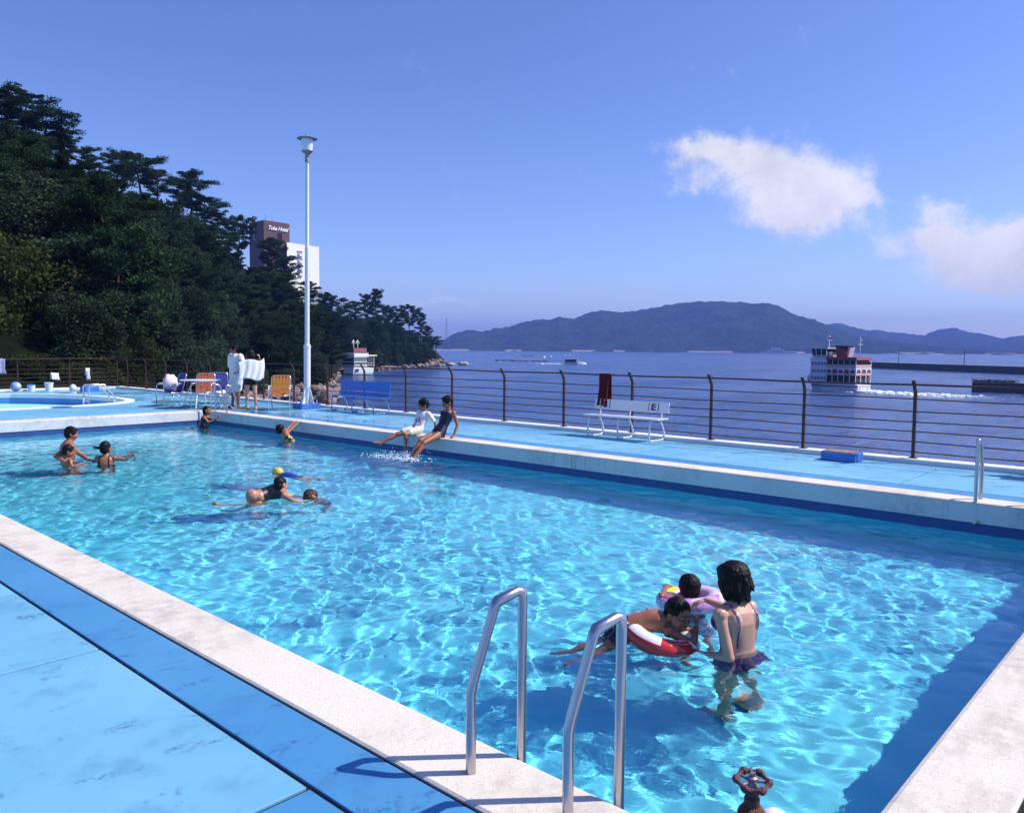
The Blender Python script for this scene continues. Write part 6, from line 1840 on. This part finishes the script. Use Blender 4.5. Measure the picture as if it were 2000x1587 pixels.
# --- child in the pink ring, seen from behind
c = Person('dark-haired child seen from behind, leaning on the pink ring with both arms', (pc.x, pc.y, WZ), 1.12, S_tan, child=True, voxel=.0045, hs=.93)
c.torso((.03, -.06, -.33), (-.005, -.01, .035), (1, .05, 0), (1, .1, 0))
c.head((-.01, .01, .155), (-.15, .98, -.1), (0, 0, 1), 'boy', False, seed=8)
c.arm((-.115, -.01, .015), (-.225, -.03, .10), (-.16, .13, .125), (.5, .8, 0), (0, 0, -1), .4, 1, 'armL')
c.arm((.115, .01, .02), (.225, .02, .10), (.15, .15, .125), (-.5, .8, 0), (0, 0, -1), .4, -1, 'armR')
c.leg((-.05, -.05, -.37), (-.04, -.03, -.62), (-.06, -.16, -.82), (0, .8, -.5), 'legL'); c.leg((.09, -.05, -.37), (.11, -.02, -.62), (.10, -.15, -.82), (0, .8, -.5), 'legR')
c.done(); c.swimsuit(C_stripe, .8, .5)

# --- swimmers in the middle of the pool
L = Person('woman in a black swimsuit floating face-down with one leg stretched out', (5.36, 9.18, WZ), 1.56, S_mid, female=True, voxel=.0075)
L.torso((-.09, -.03, .015), (.19, .16, .075), (.15, -.8, .5), (.35, -.9, .15), (.0, .05, .11)).glutes((-.3, -.4, .55), .98)
L.head((.165, .08, .185), (.5, .8, -.25), (-.1, .1, 1), 'wet', False, seed=4)
L.arm((.235, -.02, .06), (.37, -.08, .0), (.545, .0, -.03), (.8, .4, -.1), (0, 0, -1), .3, 1, 'armR'); L.arm((.12, .24, .04), (.30, .34, -.05), (.50, .24, -.06), (.9, -.2, -.1), (0, 0, -1), .3, -1, 'armL')
L.leg((-.09, -.11, -.045), (.03, -.20, -.10), (-.36, -.30, -.035), (-.9, -.1, .15), 'legR'); L.leg((-.12, .06, -.08), (-.25, .05, -.42), (-.45, .1, -.72), (-.9, 0, .2), 'legL')
L.done()
sp, fw, sd = L.spine(), L.fwd(), L.side()
L.wear('swimsuit', L.isl('torso') & (sp < .82) & ((sp > .10) | (np.abs(sd + .02) < .075) | (fw > .03)), C_black)
ch = Person('child with wet brown hair floating face-down, held by the woman in black', (5.86, 8.92, WZ - .01), 1.15, S_tan, child=True, voxel=.0075, hs=.95)
ch.torso((.12, .12, -.42), (.05, .03, -.11), (-.6, .7, 0), (-.6, .7, 0), (.1, .08, -.25))
ch.head((.0, -.02, .015), (-.25, -.25, -.93), (-.75, -.6, .2), 'crop', False, seed=6, hm=mat('brown_wet_hair', (.05, .02, .014), .3, bump=.5, bscale=120))
ch.arm((.0, .12, -.07), (-.12, .18, -.12), (-.27, .15, -.13), (-.9, 0, 0), (0, 0, -1), .3, 1, 'armL'); ch.arm((.14, -.07, -.07), (.12, -.2, -.16), (0, -.26, -.22), (-.9, 0, 0), (0, 0, -1), .3, -1, 'armR')
ch.leg((.10, .18, -.46), (.15, .22, -.66), (.1, .24, -.90), (.5, .5, -.7), 'legL'); ch.leg((.16, .08, -.46), (.2, .12, -.66), (.14, .14, -.90), (.7, .6, -.2), 'legR')
ch.done(); ch.trunks(C_navy)
y = Person('swimmer in a yellow cap and blue swimsuit doing the breaststroke', (6.60, 10.96, WZ), 1.25, S_mid, child=True, voxel=.008, hs=.95)
y.torso((.34, -.20, -.09), (.05, -.03, -.06), (-.5, -.85, 0), (-.5, -.85, 0), (.2, -.1, -.02))
y.head((-.01, .02, -.015), (-.85, .5, -.2), (0, 0, 1), 'cap', True, 'swim_cap', C_yellow, 2)
y.arm((-.02, .08, -.06), (-.12, .22, -.11), (-.22, .12, -.13), (-.9, 0, 0), (0, 0, -1), .2, 1, 'armR'); y.arm((.04, -.14, -.05), (-.06, -.26, -.10), (-.2, -.18, -.12), (-.9, .1, 0), (0, 0, -1), .2, -1, 'armL')
y.leg((.38, -.17, -.12), (.55, -.32, -.12), (.70, -.46, -.03), (.7, -.6, .2), 'legR'); y.leg((.36, -.27, -.12), (.52, -.42, -.16), (.68, -.56, -.12), (.7, -.6, 0), 'legL')
y.done(); y.swimsuit(C_blue, .9, .85, True, .25)

# --- left: man with a child, and a girl
m_ = Person('dark-haired man standing chest-deep at the far left of the pool, looking right', (4.72, 14.30, WZ), 1.66, S_tan, voxel=.008)
m_.torso((.0, .0, -.13), (.01, .02, .375), (.7, -.7, 0), (.7, -.7, 0), (-.02, -.02, .12))
m_.head((.045, .045, .505), (.85, .45, -.2), (0, 0, 1), 'short', True, seed=7)
m_.arm((.115, -.12, .31), (-.03, -.30, .17), (.14, -.36, .10), (.9, .1, 0), (0, .7, -.7), .5, 1, 'armR'); m_.arm((-.11, .15, .31), (.05, .30, .12), (.25, .18, .04), (.9, -.3, 0), (0, -.7, -.7), .5, -1, 'armL')
m_.leg((.06, -.06, -.2), (.08, -.05, -.6), (.06, -.08, -.95), (.7, .7, 0), 'legR'); m_.leg((-.06, .06, -.2), (-.05, .1, -.6), (-.07, .05, -.95), (.7, .7, 0), 'legL')
m_.done(); m_.trunks(C_navy)
k_ = Person('small child with dark hair held in the arm of the man at the far left', (4.62, 14.02, WZ), .98, S_tan, child=True, voxel=.008, hs=.88)
k_.torso((-.02, .0, -.14), (.0, .0, .145), (.7, -.7, 0), (.7, -.7, 0), (-.03, 0, .02))
k_.head((.015, .0, .255), (.75, .5, -.3), (0, 0, 1), 'boy', True, seed=9)
k_.arm((.085, -.09, .12), (.14, -.13, .02), (.24, -.05, .03), (.9, .2, 0), (0, .5, -.8), .4, 1, 'armR'); k_.arm((-.08, .09, .12), (-.02, .16, .03), (.10, .16, .05), (.9, 0, .2), (0, -.5, -.8), .4, -1, 'armL')
k_.leg((.04, -.05, -.18), (.17, -.05, -.27), (.14, -.06, -.48), (.7, .3, -.5), 'legR'); k_.leg((-.05, .05, -.18), (.1, .12, -.28), (.06, .1, -.5), (.7, .3, -.5), 'legL')
k_.done(); k_.trunks(C_stripe)
gl = Person('girl with tied dark hair and a black swimsuit, her right arm stretched over the water', (5.18, 13.95, WZ), 1.42, S_tan, child=True, female=True, voxel=.008, hs=1.0)
gl.torso((.0, .0, -.32), (.0, .0, .135), (1, .1, 0), (1, .15, 0), (-.01, -.02, -.1))
gl.head((.005, .01, .262), (.1, .98, -.05), (0, 0, 1), 'pony', False, seed=11)
gl.arm((-.135, 0, .085), (-.24, .12, .0), (-.15, .3, -.03), (.5, .8, 0), (0, 0, -1), .3, 1, 'armL'); gl.arm((.135, .02, .085), (.31, .06, .06), (.41, .10, .15), (.35, 0, -.5), (-.5, -.6, -.4), .6, -1, 'armR')
gl.leg((-.07, 0, -.38), (-.08, .08, -.68), (-.08, 0, -.96), (0, 1, 0), 'legL'); gl.leg((.07, 0, -.38), (.08, .1, -.68), (.08, .02, -.96), (0, 1, 0), 'legR')
gl.done(); gl.swimsuit(C_black, .82, .3)

# --- far corner child and the one hanging on the edge
cc = Person('child in a black swimsuit beside the ladder in the far left pool corner', (9.18, 18.52, WZ), 1.18, S_tan, child=True, female=True, voxel=.008, hs=.97)
cc.torso((-.03, .0, .015), (.02, .02, .30), (.1, -1, 0), (.25, -.95, 0), (-.04, 0, .15))
cc.head((.06, .03, .415), (.9, .2, -.15), (0, 0, 1), 'wet', True, seed=12)
cc.arm((.04, -.10, .255), (.14, -.12, .14), (.25, -.06, .20), (.7, .3, .5), (-.5, .4, .2), .6, 1, 'armR'); cc.arm((.02, .13, .26), (.16, .12, .16), (.28, .05, .23), (.7, .1, .5), (-.5, -.4, .2), .6, -1, 'armL')
cc.leg((-.03, -.06, -.04), (.06, -.06, -.34), (-.02, -.05, -.62), (.9, 0, 0), 'legR'); cc.leg((-.03, .07, -.04), (.08, .07, -.34), (0, .08, -.62), (.9, 0, 0), 'legL')
cc.done(); cc.swimsuit(C_black, .85, .6)
hg = Person('child hanging by both hands from the far pool edge, body in the water', (9.08, 14.86, WZ), 1.22, S_tan, child=True, voxel=.008, hs=.97)
hg.torso((.13, .02, -.02), (-.02, .16, .15), (.75, -.65, 0), (.6, -.75, 0), (.04, .04, .12)).glutes((.2, -.7, .4), 1.0)
hg.head((-.085, .14, .215), (.5, .8, .05), (0, 0, 1), 'boy', True, seed=13)
hg.arm((-.02, .22, .155), (.03, .42, .25), (.085, .63, .335), (.5, .8, .1), (0, 0, -1), .45, -1, 'armL'); hg.arm((.06, .12, .15), (.12, .34, .24), (.185, .545, .335), (.5, .8, .1), (0, 0, -1), .45, 1, 'armR')
hg.leg((.12, -.02, -.07), (.05, .10, -.3), (-.02, -.08, -.5), (.3, .5, -.7), 'legR'); hg.leg((.19, .08, -.07), (.15, .2, -.3), (.1, .02, -.5), (.3, .5, -.7), 'legL')
hg.done(); hg.trunks(two_tone('yellow_black_trunks', (.72, .55, .08), (.02, .02, .03), 14), .2, .5)

# --- two children sitting on the far edge: joints given as (towards the sea, along the pool, up)
class Seated(Person):
    def P(s, q): return s.o + Vector((q[0], q[1], q[2]))
    def D(s, q): return Vector(q).normalized()
G = Seated('girl in a navy swimsuit sitting on the far pool edge, leaning back on one hand', (9.74, 10.72, .004), 1.36, S_tan, child=True, female=True, voxel=.007, hs=1.0)
G.torso((.02, .02, .085), (.225, -.02, .495), (0, 1, 0), (0, 1, .05), (.16, 0, .25)).glutes((.5, 0, -.6), .9)
G.head((.20, -.015, .635), (-.85, .3, -.42), (-.4, .1, .9), 'short', True, seed=14)
G.arm((.235, -.15, .44), (.27, -.215, .22), (.16, -.225, .035), (-.7, -.3, -.1), (0, 0, -1), .3, 1, 'armR'); G.arm((.205, .135, .44), (.32, .20, .24), (.34, .17, .035), (.2, .8, 0), (0, 0, -1), .2, 1, 'armL')
G.leg((-.03, .065, .065), (-.37, .075, -.035), (-.62, .09, -.37), (-.75, .05, -.6), 'legL'); G.leg((-.03, -.055, .065), (-.41, -.07, -.06), (-.69, -.06, -.38), (-.75, 0, -.6), 'legR')
G.done(); G.swimsuit(C_navy, .86, .7, True, .04)
B = Seated('boy in white T-shirt and shorts sitting on the far pool edge, kicking one leg out', (9.76, 11.36, .004), 1.24, S_tan, child=True, voxel=.007, hs=.98)
B.torso((.02, .02, .085), (.185, -.03, .425), (0, 1, 0), (0, 1, .05), (.14, 0, .22))
B.head((.16, -.02, .555), (-.82, .42, -.38), (-.3, .1, .95), 'short', True, seed=15)
B.arm((.19, -.145, .375), (.30, -.20, .20), (.27, -.22, .03), (-.2, -.5, 0), (0, 0, -1), .2, 1, 'armR'); B.arm((.165, .12, .375), (.15, .19, .19), (.02, .18, .10), (-.8, 0, -.3), (0, 0, -1), .3, -1, 'armL')
B.leg((-.02, .075, .075), (-.32, .17, .02), (-.62, .28, -.13), (-.7, .4, .3), 'legL'); B.leg((-.02, -.05, .07), (-.32, -.06, .03), (-.33, -.10, -.29), (-.8, 0, -.5), 'legR')
B.done()
mb = MB()
for t, w_, d_ in ((.02, .175, .135), (.3, .165, .130), (.55, .165, .128), (.78, .17, .122), (.92, .145, .100), (.985, .09, .08)): pass
rings = []
for t, w_, d_ in ((-.02, .178, .138), (.18, .168, .130), (.4, .160, .126), (.6, .164, .126), (.8, .172, .120), (.93, .145, .098), (1.0, .085, .075)):
    cpt = B.pel * (1 - t) ** 2 + B.mid * 2 * t * (1 - t) + B.neck * t * t; tg = ((B.mid - B.pel) * (1 - t) + (B.neck - B.mid) * t).normalized(); sd_ = (B.sn - tg * B.sn.dot(tg)).normalized(); fw_ = tg.cross(sd_)
    rings.append([cpt + (sd_ * w_ * math.cos(a) + fw_ * d_ * math.sin(a)) * B.k * (1 + .05 * (1 - t) * math.sin(a * 7 + t * 5)) for a in (2 * math.pi * j / 24 for j in range(24))])
mb.loft(rings)
capsule(mb, B.P((.185, -.135, .385)), B.P((.165, .115, .385)), .072 * B.k, .072 * B.k)
for q0, q1 in (((.19, -.13, .385), (.255, -.185, .265)), ((.165, .11, .385), (.155, .175, .25))): capsule(mb, B.P(q0), B.P(q1), .062 * B.k, .066 * B.k)
M_tee = two_tone('printed_tee', (.80, .80, .80), (.80, .80, .80), 10)
g = NG('printed_white_tee'); gpo = g.n('ShaderNodeNewGeometry').outputs['Position']
ds = g.n('ShaderNodeVectorMath', {0: gpo, 1: tuple(B.P((-.02, .0, .25)))}, operation='DISTANCE').outputs['Value']
pr_m = g.ramp(ds, .125, .105); nz = g.noise(gpo, 28, 2, .5, .6)
pcl = g.mix(g.ramp(nz, .46, .50), (.12, .25, .62), (.60, .10, .20)); pcl = g.mix(g.ramp(g.noise(gpo, 21, 2, .5, .3), .58, .61), pcl, (.80, .60, .05))
g.link(g.mix(g.math('MULTIPLY', pr_m, g.ramp(g.noise(gpo, 16, 2, .5), .44, .50)), (.80, .80, .80), pcl), 'Base Color'); g.b.inputs['Roughness'].default_value = .9
remesh(mb, 'shirt', g.m, B.root, .007, 3)
mb = MB()
capsule(mb, B.P((.03, .055, .10)), B.P((-.20, .13, .06)), .105 * B.k, .092 * B.k); capsule(mb, B.P((.03, -.05, .095)), B.P((-.20, -.055, .055)), .105 * B.k, .092 * B.k); mb.ell(B.P((.03, .0, .11)), (.13 * B.k, .17 * B.k, .11 * B.k), None, 16, 10)
remesh(mb, 'shorts', C_cream, B.root, .007, 2, .5, lambda p: .004 * mnoise.noise(p * 25))

# --- the standing couple
mn = Person('man in a white shirt and long pale shorts standing on the deck, head turned left', (10.63, 19.62, .004), 1.70, S_tan, voxel=.008)
mn.torso((.0, .0, .90), (-.01, .01, 1.41), (-.8, .6, 0), (-.8, .6, 0)).head((-.045, -.03, 1.555), (-.85, -.45, -.2), (0, 0, 1), 'short', True, seed=16)
mn.arm((-.17, .10, 1.35), (-.20, .16, 1.08), (-.10, .0, .92), (.4, -.7, -.3), (.5, 0, 0), .4, 1, 'armR'); mn.arm((.15, -.10, 1.35), (.24, -.14, 1.08), (.14, -.24, .95), (-.6, -.5, 0), (0, 0, -1), .4, -1, 'armL')
mn.leg((-.08, .06, .86), (-.10, .02, .47), (-.13, .05, .07), (-.95, -.25, 0), 'legR'); mn.leg((.09, -.06, .86), (.07, -.12, .47), (.07, -.08, .07), (-.85, -.5, 0), 'legL')
mn.done()
def garment(p, rings, extra, name, m, vx=.009, amp=.008):
    mb = MB()
    rr_ = []
    for z, w_, d_, cx, cyy in rings:
        cpt = p.P((cx, cyy, z)); rr_.append([cpt + (p.sn * w_ * math.cos(a) + p.fw * d_ * math.sin(a)) * (1 + .03 * math.sin(a * 9 + z * 11)) for a in (2 * math.pi * j / 28 for j in range(28))])
    mb.loft(rr_)
    for a_, b_, r0, r1 in extra: capsule(mb, p.P(a_), p.P(b_), r0, r1)
    return remesh(mb, name, m, p.root, vx, 2, .5, lambda q: amp * (mnoise.noise(Vector((q.x * 14, q.y * 14, q.z * 5))) + .4 * mnoise.noise(q * 30)))
garment(mn, [(.84, .215, .165, 0, 0), (.98, .205, .155, 0, 0), (1.14, .195, .145, 0, 0), (1.30, .205, .140, 0, 0), (1.39, .16, .11, 0, 0), (1.435, .085, .085, -.01, 0)],
        [((-.17, .10, 1.36), (-.20, .15, 1.12), .085, .080), ((.15, -.10, 1.36), (.23, -.13, 1.12), .085, .080)], 'shirt', C_white)
mb = MB()
capsule(mb, mn.P((-.075, .05, .90)), mn.P((-.105, .03, .52)), .125, .105); capsule(mb, mn.P((.08, -.05, .90)), mn.P((.075, -.11, .52)), .125, .105); mb.ell(mn.P((0, 0, .90)), (.17, .17, .12), None, 16, 10)
remesh(mb, 'shorts', mat('pale_shorts', (.70, .72, .78), .9, var=.12, vscale=10), mn.root, .009, 2, .5, lambda p: .006 * mnoise.noise(p * 16))
tw = Person('woman in dark shorts seen from behind, holding a white towel spread across her back', (10.71, 19.02, .004), 1.56, S_fair, female=True, voxel=.008)
tw.turn = rad(34)
tw.torso((.0, .0, .83), (.0, .01, 1.27), (.98, .2, 0), (.98, .2, 0)).glutes((.2, -.9, 0)); tw.head((.0, .02, 1.405), (-.3, .9, -.1), (0, 0, 1), 'bob', False, seed=17)
tw.arm((-.16, -.01, 1.22), (-.27, .04, 1.12), (-.30, -.06, 1.24), (-.2, -.4, .8), (.6, .3, 0), .8, 1, 'armL'); tw.arm((.16, .04, 1.22), (.27, .06, 1.15), (.21, -.06, 1.33), (-.2, -.4, .8), (-.6, .3, 0), .8, -1, 'armR')
tw.leg((-.08, 0, .78), (-.115, -.01, .42), (-.11, .03, .07), (-.85, .5, 0), 'legL'); tw.leg((.08, .02, .78), (.10, .0, .42), (.12, .03, .07), (-.1, -.5, 0), 'legR')
tw.done(); tw.trunks(mat('dark_shorts', (.018, .014, .016), .8, bump=.4, bscale=30), .42, .42, .012, .006); tw.wear('swimsuit_top', tw.isl('torso') & (tw.spine() > .42) & (tw.spine() < .9), C_black)
# the towel: a sheet curving round her back
rows = []; nw, nh = 22, 16
for i in range(nw + 1):
    u = i / nw; col_ = []
    for j in range(nh + 1):
        v_ = j / nh
        x = -.37 + .66 * u; bulge = -.16 - .05 * math.cos((u - .5) * 3.0)
        zt_ = 1.27 + .03 * math.cos((u - .45) * 6) + (.085 * max(0, (u - .84) / .16) if u > .84 else 0) - (.03 * max(0, (.16 - u) / .16) if u < .16 else 0)
        zb_ = .76 + .05 * math.sin(u * 5.0) + (.10 * max(0, u - .75) / .25)
        f_ = bulge + .016 * math.sin(u * 26 + v_ * 3) * (.3 + v_) + .02 * math.sin(u * 9 + v_ * 2) * v_
        if u < .2: f_ -= .05 * (.2 - u) / .2
        col_.append(tw.P((x + .02 * math.sin(v_ * 4), f_, zt_ + (zb_ - zt_) * v_)))
    rows.append(col_)
k2 = nh + 1
V_ = [p - Vector((10.71, 19.02, 1.0)) for r in rows for p in r]
Fq = [(i * k2 + j, (i + 1) * k2 + j, (i + 1) * k2 + j + 1, i * k2 + j + 1) for i in range(nw) for j in range(nh)]
g = NG('printed_towel'); v = g.obj(); rs = g.n('ShaderNodeVectorMath', {0: v, 1: (-.07, -.08, .07)}, operation='DISTANCE').outputs['Value']
pm_ = g.math('MULTIPLY', g.ramp(rs, .20, .13), g.ramp(g.noise(v, 13, 3, .5, .5), .46, .56))
g.link(g.mix(g.math('MULTIPLY', pm_, .7), (.80, .80, .79), (.80, .45, .52)), 'Base Color'); g.b.inputs['Roughness'].default_value = .95; g.bump(g.noise(v, 260, 2, .5), .5, .004)
o = link_mesh('towel', mesh_np('towel', [tuple(p) for p in V_], Fq), g.m); o.location = (10.71, 19.02, 1.0); sd_ = o.modifiers.new('thick', 'SOLIDIFY'); sd_.thickness = .012
tag(o, 'white towel with a pale pink print held across the back of a standing woman', 'towel')

# --- splash where the girl's feet break the water
rs_ = random.Random(12); sm = MB()
for i in range(380):
    a = rs_.uniform(0, 6.28); d = abs(rs_.gauss(0, .20)); base_ = Vector((9.05, 10.72, WZ)) if i % 3 else Vector((9.0, 11.1, WZ))
    z = abs(rs_.gauss(0, .07)) * max(.1, 1 - d) + (.0 if rs_.random() < .6 else .02)
    s = rs_.uniform(.0025, .008) * (1.0 if z > .03 else 2.0)
    sm.ell(base_ + Vector((d * math.cos(a) * .8 - .06, d * math.sin(a) * 1.5, z + .004)), (s * (1.9 if z < .03 else 1), s * (1.9 if z < .03 else 1), s * (.6 if z < .03 else 1.3)), None, 6, 5)
for i in range(60):
    p = Vector((8.95 + rs_.gauss(0, .12), 11.4 + rs_.gauss(0, .25), WZ + abs(rs_.gauss(0, .02)))); s = rs_.uniform(.004, .012); sm.ell(p, (s * 1.6, s * 1.6, s), None, 6, 5)
o = sm.build('splash', mat('splash_water', (.80, .90, .95), .25, spec=.6), smooth=True); tag(o, kind='stuff')

# ================================================================== AIR over the bay
hz = bpy.data.materials.new('haze'); hz.use_nodes = True
nt = hz.node_tree; nt.nodes.clear()
_o = nt.nodes.new('ShaderNodeOutputMaterial'); _v = nt.nodes.new('ShaderNodeVolumePrincipled')
_v.inputs['Color'].default_value = (.20, .35, 1.0, 1)
_v.inputs['Density'].default_value = .00017
_v.inputs['Anisotropy'].default_value = 0.0
nt.links.new(_v.outputs[0], _o.inputs['Volume'])
o = MB().b2((-1500, -1500, SEA - 3.0), (6400, 6400, 252)).build('haze', hz); tag(o, kind='stuff')
